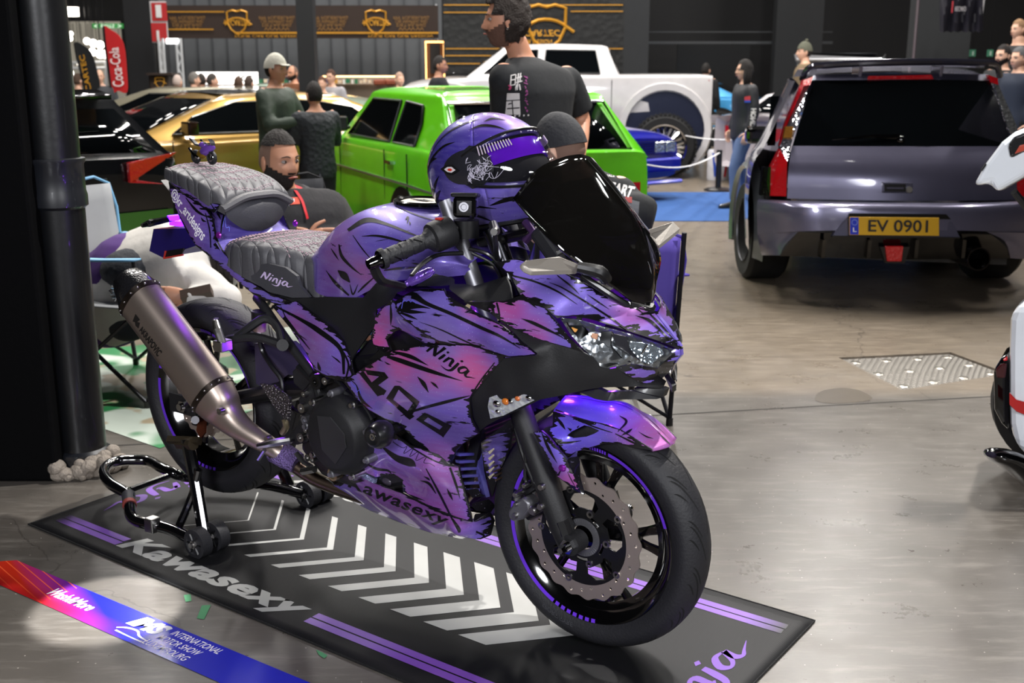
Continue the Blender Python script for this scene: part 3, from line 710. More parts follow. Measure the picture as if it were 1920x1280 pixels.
tsig = panel('turn_signal', [(a/5.333+940, b/5.333+700, y) for a, b, y in ((-135, 350, -.222), (-120, 260, -.228), (75, 190, -.23), (240, 230, -.226), (395, 255, -.214), (180, 360, -.222), (20, 440, -.218), (-110, 470, -.212))], mat=M('c9ccd0', .16, .35, 1., bump=('vor', 70, .35)), th=.012, step=.012)
for a, b, r, mt_ in ((40, 300, .010, M('c8702a', .2, coat=1)), (160, 270, .007, M('c46a3a', .2, coat=1)), (90, 300, .007, CHROME), (-50, 320, .010, CHROME), (-40, 400, .006, CHROME), (270, 265, .008, CHROME)):
    m = MB(); m.sph(bp(940+a/5.333, 700+b/5.333, -.229), (r, r*.5, r*.8), 12, 8); m.build('bulb_reflector', mt_, tsig)
# ---- side fairings
panel('shoulder_fairing', E2((640, 260, -.21), (760, 180, -.2), (900, 130, -.192), (1130, 130, -.195), (1160, 200, -.205), (1300, 290, -.212), (1500, 400, -.22), (1700, 490, -.225), (1850, 610, -.23), (2000, 740, -.236), (2060, 790, -.238), (1940, 805, -.238), (1720, 815, -.236), (1650, 775, -.235), (1400, 690, -.234), (1200, 690, -.234), (1080, 660, -.234), (900, 560, -.233), (760, 450, -.23), (680, 380, -.225)),
      E2((1000, 330, -.228), (1300, 480, -.238), (1600, 640, -.243), (850, 300, -.222), (1150, 560, -.24)), step=.012)
panel('side_fairing', E2((130, 1060, -.205), (330, 920, -.212), (530, 800, -.222), (620, 750, -.226), (900, 700, -.232), (1100, 690, -.234), (1200, 690, -.235), (1400, 690, -.235), (1650, 775, -.236), (1735, 820, -.234), (1390, 1230, -.224), (1400, 1420, -.212), (1480, 1580, -.185), (1300, 1700, -.168), (1260, 1740, -.16), (1200, 1880, -.155), (1190, 1910, -.155), (1000, 1850, -.16),
      (1020, 1830, -.165), (960, 1720, -.18), (800, 1600, -.2), (690, 1480, -.215), (560, 1440, -.215), (380, 1340, -.213), (240, 1210, -.208)),
      E2((800, 1000, -.245), (1200, 1000, -.25), (1000, 1300, -.245), (1250, 1500, -.212), (500, 1000, -.235)), step=.013)
ear = E2((610, 245, -.212), (640, 262, -.21), (680, 380, -.224), (760, 450, -.229), (900, 560, -.232), (1080, 660, -.233), (1190, 690, -.234), (1100, 692, -.232), (1020, 685, -.225), (960, 690, -.222), (800, 590, -.215), (690, 540, -.205), (640, 560, -.2), (560, 640, -.195), (600, 740, -.2), (640, 745, -.222), (540, 770, -.205), (430, 700, -.2), (400, 620, -.198), (440, 480, -.2), (440, 420, -.2), (520, 320, -.208))
panel('air_duct', ear, E2((560, 450, -.205), (500, 600, -.197), (800, 530, -.226)), step=.011)
m = MB(); m.prism([bp(620+a/5.333, 520+b/5.333, -.16) for a, b in ((540, 560), (760, 430), (1180, 690), (620, 760), (400, 1000), (220, 980), (480, 750))], (0, .02, 0)); m.build('duct_lining', BLK, bike)
m = MB(); m.prism([bp(620+a/5.333, 520+b/5.333, -.19) for a, b in ((620, 440), (700, 440), (1020, 680), (960, 690), (740, 560), (620, 490))], (0, .02, 0)); m.build('duct_blade', PURG, bike)
panel('lower_fairing', E1((330, 500, -.17), (440, 400, -.175), (560, 310, -.185), (640, 290, -.19), (760, 200, -.19), (900, 310, -.185), (1040, 350, -.18), (1180, 400, -.17), (1280, 490, -.16), (1390, 520, -.15), (1400, 600, -.148), (1460, 800, -.14), (1520, 1075, -.13), (1330, 1020, -.142), (1100, 930, -.155), (830, 770, -.165), (820, 650, -.168), (740, 595, -.172), (560, 630, -.172), (400, 560, -.17), (300, 540, -.165), (300, 515, -.166)),
      E1((700, 450, -.192), (1000, 600, -.186), (1250, 700, -.17), (1060, 540, -.19)), step=.012)
panel('belly_pan', E1((-20, 600, -.12), (60, 640, -.135), (140, 700, -.14), (200, 670, -.15), (260, 560, -.165), (300, 545, -.17), (540, 680, -.172), (830, 790, -.168), (1100, 935, -.157), (1330, 1025, -.145), (1520, 1080, -.132), (1545, 1000, -.12), (1700, 980, -.05), (1740, 1060, -.03), (1700, 1210, -.04), (1600, 1250, -.075), (1400, 1240, -.09), (1100, 1180, -.09), (800, 1080, -.09), (500, 960, -.095), (250, 830, -.1), (60, 710, -.1), (-80, 640, -.1)),
      E1((500, 800, -.162), (900, 930, -.155), (1250, 1080, -.138), (1500, 1160, -.11), (300, 740, -.15), (800, 1000, -.125)), step=.012)
m = MB(); m.prism([bp(600+a/5.333, 780+b/5.333, -.13) for a, b in ((540, 640), (740, 600), (860, 660), (830, 780), (560, 700))], (0, .02, 0)); m.build('belly_recess', BLK, bike)
m = MB(); m.sph(bp(600+690/5.333, 780+660/5.333, -.15), (.022, .015, .013)); m.build('recess_boss', M('3a3440', .3), bike)
panel('belly_ledge', E1((300, 515, -.168), (400, 560, -.172), (550, 650, -.172), (540, 690, -.178), (440, 640, -.178), (260, 560, -.17)), mat=M('7d82ab', .2, .6, 1., bump=('noise', 200, .4)), th=.01, step=.012)
# louvred radiator side
for k in range(6):
    y0 = 390+k*72
    m = MB(); m.prism([bp(600+a/5.333, 780+b/5.333, yy) for a, b, yy in ((1390, y0, -.14), (1570+k*6, y0-8, -.075), (1570+k*6, y0+18, -.075), (1395, y0+28, -.14))], (-.012, 0, 0)); m.build('louvre', M('5a56a4', .25, .4, 1.), bike, False)
m = MB(); m.prism([bp(600+a/5.333, 780+b/5.333, yy) for a, b, yy in ((1560, 280, -.08), (1610, 290, -.07), (1640, 560, -.06), (1700, 820, -.05), (1660, 830, -.055), (1590, 560, -.075))], (-.012, 0, 0)); m.build('louvre_post', M('5a56a4', .25, .4, 1.), bike)
panel('radiator_cowl', E1((1440, 760, -.138), (1600, 740, -.08), (1680, 850, -.06), (1740, 920, -.04), (1700, 980, -.05), (1560, 960, -.1), (1500, 900, -.13)), step=.012)
m = MB(); m.prism([bp(600+a/5.333, 780+b/5.333, .0) for a, b in ((1380, 300), (1900, 60), (1960, 300), (1760, 900), (1460, 800))], (0, .02, 0)); 
m = MB(); m.box((-.30, 0, .5), (.03, .17, .30), Matrix.Rotation(.25, 3, 'Y')); rad = m.build('radiator', M('2a2a2c', .5, .6), bike, False)
m = MB()
for k in range(26): m.box((-.282-.0028*k+.035, 0, .385+k*.0105), (.004, .16, .003))
m.build('radiator_fins', M('6e5a48', .4, .7), rad, False)
panel('inner_fairing', E1((1610, 280, -.16), (1900, 60, -.17), (1930, 130, -.12), (1900, 330, -.07), (1800, 560, -.05), (1720, 820, -.045), (1650, 560, -.075), (1620, 400, -.1)), E1((1780, 300, -.10)), th=.004, step=.012)
for k in range(5):
    m = MB(); m.prism([bp(600+a/5.333, 780+b/5.333, -.118+.012*k) for a, b in ((1690, 370+k*62), (1740, 335+k*62), (1745, 350+k*62), (1705, 395+k*62))], (0, -.004, 0)); m.build('vent_slot', M('a99f8a', .5), bike, False)
# black duct wing under the nose
panel('nose_winglet', [(a/5.333+940, b/5.333+700, y) for a, b, y in ((600, 205, -.17), (680, 180, -.165), (780, 180, -.155), (950, 160, -.14), (1040, 205, -.13), (1170, 200, -.12), (1320, 195, -.085), (1570, 260, -.042), (1600, 262, -.036), (1550, 275, -.046), (1200, 280, -.11), (1060, 295, -.14), (940, 275, -.155), (800, 215, -.165), (720, 192, -.17))], mat=M('232326', .35, coat=.3), th=.014, step=.012)
panel('nose_winglet', [(a/5.333+940, b/5.333+700, y) for a, b, y in ((1330, 160, -.075), (1600, 165, -.032), (1640, 180, -.026), (1610, 255, -.032), (1330, 195, -.08))], mat=BLK, th=.02, step=.014)
# cockpit trim
panel('cockpit_trim', E4((960, 960, -.19), (1160, 830, -.16), (1290, 860, -.14), (1380, 930, -.15), (1530, 960, -.16), (1860, 860, -.15), (1900, 960, -.17), (1920, 1090, -.195), (1860, 1108, -.198), (1450, 1108, -.205), (1250, 960, -.197)), E4((1500, 1040, -.195), (1750, 1000, -.18)), mat=MBLK, step=.014)
m = MB(); m.grid([[(x, y*1., z) for x, z in ((-.46, .87), (-.3, .86), (-.12, .865), (.02, .88))] for y in (-.15, 0, .15)], 3, 3); m.build('cockpit_floor', BLK, bike)
# ---- windscreen: double-curved dark shell
rowsL = [[(-.127, -.172, 1.094), (-.06, -.185, 1.045), (.007, -.19, .999), (.066, -.15, .945), (.095, -.08, .895), (.118, -.028, .852)],
        [(-.1, -.12, 1.155), (-.045, -.125, 1.10), (.02, -.125, 1.03), (.07, -.1, .97), (.105, -.06, .905), (.122, -.018, .855)],
        [(-.085, -.05, 1.176), (-.028, -.055, 1.122), (.04, -.055, 1.05), (.085, -.045, .985), (.118, -.028, .912), (.126, -.008, .857)],
        [(-.080, 0, 1.180), (-.022, 0, 1.128), (.046, 0, 1.056), (.09, 0, .99), (.122, 0, .915), (.128, 0, .857)]]
rowsL = rowsL+[[(x, -y, z) for x, y, z in r] for r in rowsL[::-1][1:]]
def smoke():
    m, t, b = newmat('smoked_acrylic'); b.inputs['Base Color'].default_value = lin('0c0b0a'); b.inputs['Roughness'].default_value = .04
    b.inputs['Coat Weight'].default_value = 1; b.inputs['Coat Roughness'].default_value = .02
    n = t.n('TexNoise', Vector=t.n('TexCoord').outputs['Object'], Scale=4.); t.set(b.inputs['Roughness'], t.math('MULTIPLY', n.outputs['Fac'], .08))
    b.inputs['Alpha'].default_value = .93; return m
scr = MB().grid(rowsL, 4, 4).build('windscreen', smoke(), bike, mods=[('SOLIDIFY', dict(thickness=.004, offset=0))], ang=60)
CAST.append(scr)
m = MB(); m.tube([bp(1090, 520, -.13), bp(1150, 560, -.09), bp(1200, 590, -.035)], .008, 8, 4); m.tube([bp(1045, 480, -.16), bp(1075, 470, -.14), bp(1100, 500, -.13)], .006, 8, 4); m.build('screen_mount', BLK, bike)
m = MB(); m.tube([bp(1180, 575, -.06), bp(1215, 585, -.02), bp(1222, 578, 0.0)], .01, 8, 3); m.build('screen_seat', BLK, bike)
# gauge pod
m = MB(); m.box((-.09, 0, .98), (.05, .19, .11), Matrix.Rotation(-.75, 3, 'Y')); m.build('instrument_pod', M('26262a', .5), bike, False, mods=[('BEVEL', dict(width=.015, segments=3))])
# winglet mirrors
for sg, L, Lt in ((-1, [(1030, 815, -.36), (1060, 800, -.36), (1230, 778, -.27), (1360, 830, -.22), (1320, 850, -.22), (1090, 858, -.35), (1050, 840, -.36)], 0), (1, [(1640, 680, .22), (1690, 665, .235), (1810, 625, .36), (1845, 660, .365), (1740, 745, .27), (1670, 765, .225), (1615, 740, .21)], 1)):
    P_ = [Vector(bp(600+a/2.743, 200+b/2.743, y)) for a, b, y in L]; m = MB(); m.prism(P_, (-.004, 0, -.010) if sg < 0 else (.0, .006, .012)); o = m.build('mirror_winglet', M('9c968e', .42, .35, bump=('noise', 120, .05)), bike, False, mods=[('BEVEL', dict(width=.003, segments=2))])
    m = MB(); e = P_[3] if sg < 0 else P_[6]; m.tube([e+Vector((-.01, sg*.01, -.002)), e+Vector((.03, -sg*.012, -.012)), e+Vector((.035, -sg*.03, -.03))], [.012, .015, .013], 10, 3); m.build('mirror_stem', BLK, o)
# ---- fuel tank
T = []
for x, zt, ysh, zsh, yw, zw, ym, zm, yb, zb in ((-.835, .925, .05, .918, .085, .90, .10, .87, .10, .82), (-.80, .955, .065, .945, .105, .92, .125, .87, .125, .80), (-.74, .995, .08, .985, .125, .955, .145, .89, .135, .795), (-.66, 1.030, .085, 1.02, .135, .985, .168, .91, .145, .80),
        (-.58, 1.040, .085, 1.034, .145, 1.0, .182, .92, .155, .835), (-.49, 1.034, .09, 1.028, .152, .995, .19, .92, .165, .87), (-.40, 1.015, .09, 1.008, .15, .98, .185, .92, .16, .885), (-.33, .985, .08, .98, .135, .955, .16, .92, .14, .895), (-.29, .95, .06, .945, .11, .93, .12, .915, .11, .90)):
    T.append([(x, 0, zt), (x, -ysh, zsh), (x+.0, -yw, zw), (x+.0, -(ym+yw)/2-.012, (zw+zm)/2), (x, -ym, zm), (x, -yb, zb)])
tank = MB(); tank.grid(T, 4, 4); tank.mirror(); tank = pbuild(tank, 'fuel_tank', mods=[]); CAPC = Vector((-.535, 0, 1.040))
m = MB(); ax = Vector((.04, 0, 1)).normalized(); m.lathe([(.062, -.01), (.074, .0), (.074, .007), (.066, .010), (.060, .006), (.058, .0)], CAPC, ax, 40); capr = m.build('fuel_cap', GBLK, bike)
m = MB(); m.lathe([(.0, .006), (.05, .006), (.057, .003)], CAPC, ax, 40); m.build('cap_plate', M('d8cfc4', .3, .4), capr)
m = MB(); m.prism([CAPC+Vector((a, b, .0075)) for a, b in ((-.045, .006), (.005, .008), (-.01, .015), (.045, -.008), (-.005, -.008), (.012, -.017))], (0, 0, .001)); m.build('cap_emblem', BLK, capr)
panel('tank_side_cover', [(q[0], q[1], q[2]) for q in E4((-100, 1075, -.125), (60, 1065, -.14), (430, 1075, -.155), (590, 895, -.165), (660, 960, -.16), (850, 1000, -.165), (740, 1030, -.19), (700, 1110, -.2), (560, 1200, -.2), (560, 1350, -.19), (480, 1450, -.185), (330, 1660, -.18), (220, 1900, -.17), (100, 1560, -.15), (-100, 1330, -.135), (-250, 1180, -.13), (-400, 1080, -.13))],
      mat=MBLK, th=.006, step=.02)
m = MB(); m.prism([bp(620+a/5.333, 520+b/5.333, -.155) for a, b in ((390, 640), (480, 740), (330, 920), (220, 1000), (215, 830))], (0, .03, 0)); m.build('knee_cover', M('161618', .4), bike, False)
# ---- seats
SG = M('5a595c', .55, bump=('noise', 260, .15)); SGD = M('3b3b40', .6, bump=('noise', 260, .15)); THR = M('b79aa4', .7)
def seatloft(name, st, mat, mods=()):
    G = []
    for x, zc, w, zs_, zb, wb in st: G.append([(x, 0, zc), (x, -w*.5, zc-.002), (x, -w*.85, zc-.010), (x, -w, zs_), (x, -wb, zb)])
    m = MB(); m.grid(G, 4, 4); m.mirror(); return m.build(name, mat, bike, ang=70)
s1 = seatloft('rider_seat', [(-1.205, .885, .06, .875, .865, .06), (-1.17, .905, .115, .885, .862, .13), (-1.10, .917, .150, .888, .835, .155), (-1.02, .920, .158, .885, .805, .150), (-.95, .915, .145, .87, .785, .135), (-.88, .898, .115, .85, .775, .115), (-.82, .882, .09, .84, .775, .10), (-.795, .86, .08, .83, .78, .09)], SG)
s2 = seatloft('passenger_seat', [(-1.475, 1.088, .05, 1.08, 1.066, .05), (-1.45, 1.096, .085, 1.086, 1.06, .09), (-1.38, 1.098, .115, 1.082, 1.05, .115), (-1.30, 1.088, .13, 1.068, 1.035, .128), (-1.22, 1.068, .13, 1.045, 1.0, .128), (-1.165, 1.04, .125, 1.015, .98, .12), (-1.15, 1.015, .122, 1.0, .975, .12)], SG)
panelP = [(-1.152, .0, 1.012), (-1.152, -.06, 1.006), (-1.155, -.115, .992)]
m = MB(); m.grid([[(-1.150, 0, 1.014), (-1.150, -.06, 1.01), (-1.155, -.118, .996)], [(-1.128, 0, .995), (-1.135, -.055, .985), (-1.155, -.108, .965)], [(-1.125, 0, .95), (-1.133, -.035, .94), (-1.15, -.06, .93)], [(-1.145, 0, .918), (-1.147, -.006, .918), (-1.15, -.012, .918)]], 4, 4); m.mirror(); m.build('seat_nose_pad', SGD, s2, ang=70)
m = MB(); m.tube([(-1.158, .125, .992), (-1.145, .06, 1.018), (-1.142, 0, 1.022), (-1.145, -.06, 1.018), (-1.158, -.125, .992)], .017, 8, 5, flat=.7); m.build('seat_strap', SG, s2)
def bvh(obs):
    vs, fs = [], []
    for o in obs:
        k = len(vs); vs += [v.co.copy() for v in o.data.vertices]; fs += [tuple(k+i for i in p.vertices) for p in o.data.polygons]
    return BVHTree.FromPolygons(vs, fs)
def stitch(seat, lines, x=None):
    tree = bvh([seat]); k = 0; m = MB()
    for L in lines:
        pts = []
        for (a, b) in cr2(L):
            h = tree.ray_cast(Vector((a, b, 1.3)), Vector((0, 0, -1)))
            if h[0] is not None: pts.append(h[0]+Vector((0, 0, .0008)))
        for i in range(0, len(pts)-1):
            if i % 2 == 0: m.tube([pts[i], pts[i+1]], .0011, 4)
    m.build('stitching', THR, seat)
def cr2(L):
    out = []; 
    for (a, b), (c, d) in zip(L, L[1:]):
        n = max(2, int(math.hypot(c-a, d-b)/.0055)); out += [(a+(c-a)*i/n, b+(d-b)*i/n) for i in range(n)]
    return out
ln = []
for k in range(7):
    x = -1.16+k*.048
    for o_ in (0, .006): ln.append([(x+o_, -.11+max(0, x+.95)*.25), (x+.01+o_, 0), (x+o_, .11)])
for k in range(-6, 8):
    for sg in (-1, 1): ln.append([(-1.17, .11*sg+k*.035*sg), (-.86, .0+k*.033*sg)]) if abs(k*.035+.05) < .12 else None
ln.append([(-1.17, -.10), (-1.05, -.122), (-.93, -.105), (-.86, -.08)])
stitch(s1, [[(a, b) for a, b in L if abs(b) < .125 or 1] for L in ln])
ln = []
for k in range(6):
    x = -1.43+k*.05
    for o_ in (0, .006): ln.append([(x+o_, -.085), (x+.02+o_, 0), (x+o_, .085)])
for k in range(-3, 4):
    ln.append([(-1.44, k*.024), (-1.18, k*.033)])
stitch(s2, ln)
# diamond quilting as shallow pillows pressed into the seat tops
def quilt():
    mt, t, b = newmat('quilted_leather'); o = t.n('TexCoord').outputs['Object']; s = t.n('SeparateXYZ', Vector=o)
    wx = t.math('ABSOLUTE', t.math('SINE', t.math('MULTIPLY', s.outputs['X'], PI/.048))); wy = t.math('ABSOLUTE', t.math('SINE', t.math('MULTIPLY', t.math('ADD', s.outputs['Y'], t.math('MULTIPLY', s.outputs['X'], .45)), PI/.035)))
    h = t.math('MINIMUM', wx, wy); nn = t.n('TexNoise', Vector=o, Scale=300.)
    t.set(b.inputs['Base Color'], t.mix(nn.outputs['Fac'], lin('3e3e41'), lin('535257'))); t.set(b.inputs['Roughness'], .5)
    t.set(b.inputs['Normal'], t.n('Bump', Strength=.7, Distance=.006, Height=t.math('POWER', h, .5)).outputs[0]); return mt
Q = quilt(); s1.data.materials[0] = Q; s2.data.materials[0] = Q
sp = [(bp(150+a/3.764, 380+b/3.764, y)) for a, b, y in ((1195, 460, -.152), (1400, 440, -.157), (1530, 530, -.145), (1550, 600, -.14), (1560, 680, -.138), (1400, 650, -.15), (1260, 590, -.158))]
panel('seat_side_pad', [(150+a/3.764, 380+b/3.764, y-.004) for a, b, y in ((1190, 455, -.145), (1330, 440, -.150), (1450, 470, -.147), (1530, 530, -.14), (1550, 600, -.135), (1620, 680, -.12), (1500, 683, -.136), (1330, 640, -.147), (1215, 560, -.150))], mat=SGD, parent=s1, th=.01, step=.014)
# ---- tail: two side skins, centre deck, under tray
ZT = zs(4.922, 300, 260)
panel('tail_side', ZT((80, 410, -.095), (200, 510, -.11), (420, 660, -.125), (480, 740, -.13), (530, 1000, -.14), (620, 1100, -.15), (760, 1290, -.152), (1000, 1440, -.145), (1240, 1530, -.13), (1100, 1560, -.135), (860, 1450, -.145), (650, 1270, -.15), (430, 1080, -.148), (330, 1000, -.145), (230, 840, -.138), (140, 650, -.122), (95, 520, -.105)), ZT((300, 750, -.142), (480, 1060, -.153), (700, 1270, -.156)), step=.012)
panel('tail_top', ZT((50, 270, -.045), (130, 300, -.085), (190, 370, -.1), (400, 500, -.125), (560, 620, -.125), (500, 700, -.132), (420, 655, -.126), (200, 505, -.112), (80, 405, -.096)), step=.012)
dk = MB(); dk.grid([[(-1.30, -.13, .985), (-1.24, -.128, .955), (-1.19, -.138, .915), (-1.13, -.15, .865)], [(-1.27, -.09, .995), (-1.2, -.085, .955), (-1.16, -.09, .91), (-1.12, -.1, .87)], [(-1.22, 0, 1.0), (-1.17, 0, .955), (-1.14, 0, .905), (-1.11, 0, .87)]], 4, 4); dk.mirror(); pbuild(dk, 'tail_deck')
for (x, y, Y) in ((545, 905, -.135), (1250, 795, .125)):
    m = MB(); m.lathe([(0, -.004), (.008, -.004), (.010, 0)], bp(300+x/4.922, 260+y/4.922, Y-.006), (0, 1, 0), 14); m.build('tail_bolt', M('b03ad0', .25, .8), bike)
m = MB(); m.grid([[(-1.50, 0, 1.05), (-1.35, 0, 1.0), (-1.2, 0, .88), (-1.0, 0, .78)], [(-1.48, -.08, 1.05), (-1.35, -.12, .99), (-1.2, -.135, .86), (-1.0, -.13, .77)]], 3, 1); m.mirror(); m.build('under_tail', BLK, bike)
# plate hanger with indicators
m = MB(); m.prism([bp(150+a/3.764, 380+b/3.764, -.05) for a, b in ((520, 195), (740, 190), (830, 310), (740, 340), (720, 375), (590, 400), (490, 350))], (0, .1, 0)); hg = m.build('plate_hanger', M('20146a', .3, .3, 1.), bike, False)
m = MB(); m.prism([bp(150+a/3.764, 380+b/3.764, -.055) for a, b in ((605, 350), (740, 330), (725, 375), (595, 400))], (0, -.004, 0)); m.build('plate_back', BLK, hg, False)
m = MB(); m.tube([bp(150+a/3.764, 380+b/3.764, -.062) for a, b in ((605, 352), (593, 402), (728, 378))], .003, 6); m.build('red_trim', M('c23a2e', .4), hg, False)
m = MB(); m.tube([bp(266, 426, -.2), bp(282, 421, -.17), bp(310, 415, -.1), bp(335, 410, -.05)], [.006, .011, .009, .008], 8, 3); m.build('rear_indicator', GBLK, hg)
m = MB(); m.tube([bp(315, 412, -.09), bp(335, 410, -.06)], .009, 8); m.build('indicator_lens', LEDP, hg)
m = MB(); m.box(bp(340, 420, -.02), (.05, .05, .015)); m.build('light_strip', LEDP, hg, False)
# ---- under-seat side panel, subframe
ZB = zs(3.458, 460, 560)
panel('frame_cover', ZB((170, 55, -.14), (330, 25, -.135), (400, 80, -.14), (560, 200, -.16), (640, 290, -.17), (680, 400, -.185), (700, 500, -.2), (640, 550, -.2), (530, 520, -.19), (450, 480, -.18), (400, 370, -.17), (290, 200, -.155)), ZB((450, 220, -.168), (560, 380, -.188)), step=.011)
m = MB(); m.tube([bp(460+a/3.458, 560+b/3.458, y) for a, b, y in ((75, 5, -.11), (120, 60, -.13), (270, 280, -.15), (440, 500, -.17))], .0125, 12, 3); m.build('subframe_rail', MBLK, bike)
m = MB(); m.tube([bp(440, 500, -.12), bp(500, 560, -.12), bp(560, 560, -.11), bp(690, 600, -.1)], .012, 8, 3); m.mirror(); m.build('seat_rail', MBLK, bike)
hang = MB()
for L, r in (([(405, 655, -.23), (430, 640, -.22), (480, 635, -.2), (530, 650, -.18)], [.012, .014, .012, .013]), ([(430, 645, -.22), (470, 615, -.2), (497, 600, -.17), (520, 615, -.16), (530, 650, -.17)], [.010, .012, .012, .010, .012]), ([(405, 600, -.24), (412, 640, -.23), (425, 655, -.22)], [.008, .010, .012])):
    hang.tube([bp(*q) for q in L], r, 8, 3)
hang.cyl(bp(530, 650, -.2), bp(530, 650, -.15), .016, n=12); hang.build('footpeg_hanger', MBLK, bike)
m = MB(); m.tube([bp(404, 603, -.27), bp(408, 620, -.28), bp(418, 648, -.285)], [.010, .013, .012], 6, 3, flat=.6); m.box(bp(418, 650, -.275), (.034, .04, .03)); m.build('passenger_footpeg', ALU, bike, False, mods=[('BEVEL', dict(width=.003, segments=2))])
m = MB(); m.cyl(bp(486, 622, -.15), bp(487, 602, -.15), .019, .020, 20); rs = m.build('rear_fluid_reservoir', M('b59a8e', .15, trans=.4), bike)
m = MB(); m.cyl(bp(487, 602, -.15), bp(487, 586, -.15), .0225, n=20); m.build('reservoir_cap', BLK, rs)
m = MB(); m.tube([bp(485, 628, -.14), bp(492, 660, -.13), bp(510, 690, -.14), bp(528, 715, -.14), bp(530, 745, -.15)], .007, 8, 4); m.build('fluid_hose', BLK, bike)
# ---- swing arm, shock, chain guard, rear brake
m = MB(); m.tube([(-1.41, -.115, .385), (-1.30, -.115, .405), (-1.1, -.11, .46), (-.9, -.10, .52), (-.76, -.09, .53)], [.022, .030, .036, .046, .05], 12, 4, flat=.62); m.mirror(); m.tube([(-.98, -.1, .49), (-.98, .1, .49)], .035, 10); sw = m.build('swingarm', BLK, bike)
m = MB(); m.box((-1.385, -.13, .388), (.12, .012, .06)); m.build('axle_plate', MBLK, sw, False, mods=[('BEVEL', dict(width=.004, segments=2))])
m = MB(); a0 = Vector((-1.37, -.135, .388)); m.cyl(a0, a0+Vector((0, -.014, 0)), .019, n=6); m.cyl(a0, a0+Vector((0, -.024, 0)), .011, n=12); m.build('axle_nut', CHROME, sw)
m = MB(); c0 = Vector(bp(375, 790, -.12)); m.box(c0, (.05, .03, .035)); m.build('rear_calliper', BLK, sw, False, mods=[('BEVEL', dict(width=.006, segments=2))])
m = MB(); m.prism([bp(*q, -.14) for q in ((372, 785), (384, 790), (383, 815), (376, 825), (368, 810))], (0, .008, 0)); m.build('stand_hook', M('8a4a35', .35, .8), sw, False)
m = MB(); m.cyl(bp(366, 790, -.14), bp(366, 790, -.19), .012, n=12); m.build('stand_bobbin', DALU, sw)
m = MB(); m.tube([(-.86, 0, .80), (-.80, 0, .55)], .034, 14); m.build('shock_absorber', PURG, bike)
m = MB(); m.prism([bp(460+a/3.458, 560+b/3.458, -.12) for a, b in ((60, 300), (260, 300), (400, 420), (390, 520), (280, 500), (140, 600), (70, 560))], (0, .04, 0)); m.build('inner_plate', M('3c3552', .4, .3), bike, False)
# ---- engine
eng = MB(); eng.prism([(x, -.16, z) for x, z in ((-.86, .36), (-.80, .60), (-.66, .66), (-.50, .70), (-.40, .62), (-.38, .45), (-.46, .34), (-.62, .285), (-.78, .30))], (0, .32, 0)); E_ = eng.build('engine', BLK, bike, False, mods=[('BEVEL', dict(width=.02, segments=3))])
ec = Vector(bp(638, 818, -.2)); m = MB()
m.lathe([(.104, .03), (.106, -.004), (.102, -.014), (.092, -.024), (.088, -.03), (.078, -.036), (.0, -.038)], ec, (0, 1, 0), 48); m.build('clutch_cover', MBLK, E_)
m = MB(); m.prism([ec+Vector((a*.05*1.2, -.036, b*.05*1.2)) for a, b in ((-.7, .9), (.1, 1.0), (.9, .4), (1, -.2), (.3, -1.1), (-.5, -.6))], (0, -.004, 0)); m.build('cover_badge', M('2a2a2c', .45), E_, False, mods=[('BEVEL', dict(width=.003, segments=2))])
for k in range(9):
    a = 2*PI*k/9+.3; p = ec+Vector((.112*math.cos(a), 0, .112*math.sin(a))); m = MB(); m.lathe([(0, -.022), (.006, -.022), (.0065, -.016), (.010, -.014), (.011, .03)], p, (0, 1, 0), 12); m.build('cover_bolt', ALU if k % 2 else DALU, E_)
m = MB(); q = Vector(bp(629, 890, -.17)); m.lathe([(0, -.008), (.012, -.008), (.013, -.012), (.018, -.012), (.019, .01)], q, (0, 1, 0), 20); m.build('oil_window', M('8a7d60', .2, .6), E_)
# frame / rear-set plate right of the clutch cover
m = MB(); m.prism([bp(460+a/3.458, 560+b/3.458, -.175) for a, b in ((300, 480), (330, 455), (400, 480), (430, 560), (480, 620), (560, 620), (480, 700), (450, 760), (440, 870), (400, 940), (330, 960), (250, 940), (330, 830), (360, 760), (340, 660), (380, 620), (310, 560))], (0, .02, 0)); fp = m.build('frame_plate', MBLK, bike, False, mods=[('BEVEL', dict(width=.005, segments=2))])
for a, b, r, mt_ in ((470, 545, .021, BLK), (470, 545, .013, GBLK), (530, 540, .010, ALU), (378, 715, .013, ALU), (372, 905, .013, ALU), (398, 792, .013, DALU), (392, 625, .007, ALU), (405, 857, .007, ALU), (556, 668, .008, ALU), (475, 765, .007, ALU), (430, 897, .007, ALU), (677, 716, .008, ALU), (760, 842, .008, ALU), (418, 1035, .010, ALU), (449, 1050, .008, ALU), (280, 930, .010, ALU)):
    m = MB(); p = bp(460+a/3.458, 560+b/3.458, -.182 if a < 540 else -.2); m.lathe([(0, -.006), (r*.5, -.006), (r*.55, -.010), (r, -.010), (r, .02)], p, (0, 1, 0), 6 if a == 398 else 16); m.build('frame_bolt', mt_, fp)
ZG = lambda a, b, y: bp(460+a/3.458, 560+b/3.458, y)
m = MB(); m.prism([ZG(a, b, -.20) for a, b in ((95, 560), (180, 570), (290, 660), (280, 800), (250, 790), (180, 700))], (0, .008, 0)); m.build('heel_guard', M('4a4648', .3, .7, bump=('vor', 140, .8)), bike, False)
m = MB(); m.tube([ZG(85, 965, -.25), ZG(180, 945, -.24), ZG(290, 925, -.21)], [.008, .011, .010], 8, 2); pg = m.build('rider_footpeg', ALU, bike)
m = MB(); m.tube([ZG(125, 990, -.25), ZG(85, 1050, -.25)], .006, 8); m.build('peg_feeler', ALU, pg)
m = MB(); m.tube([ZG(330, 1010, -.2), ZG(380, 1070, -.2), ZG(430, 1100, -.2)], .007, 8); m.tube([ZG(370, 1130, -.22), ZG(450, 1115, -.22)], .010, 6); m.build('brake_pedal', ALU, bike)
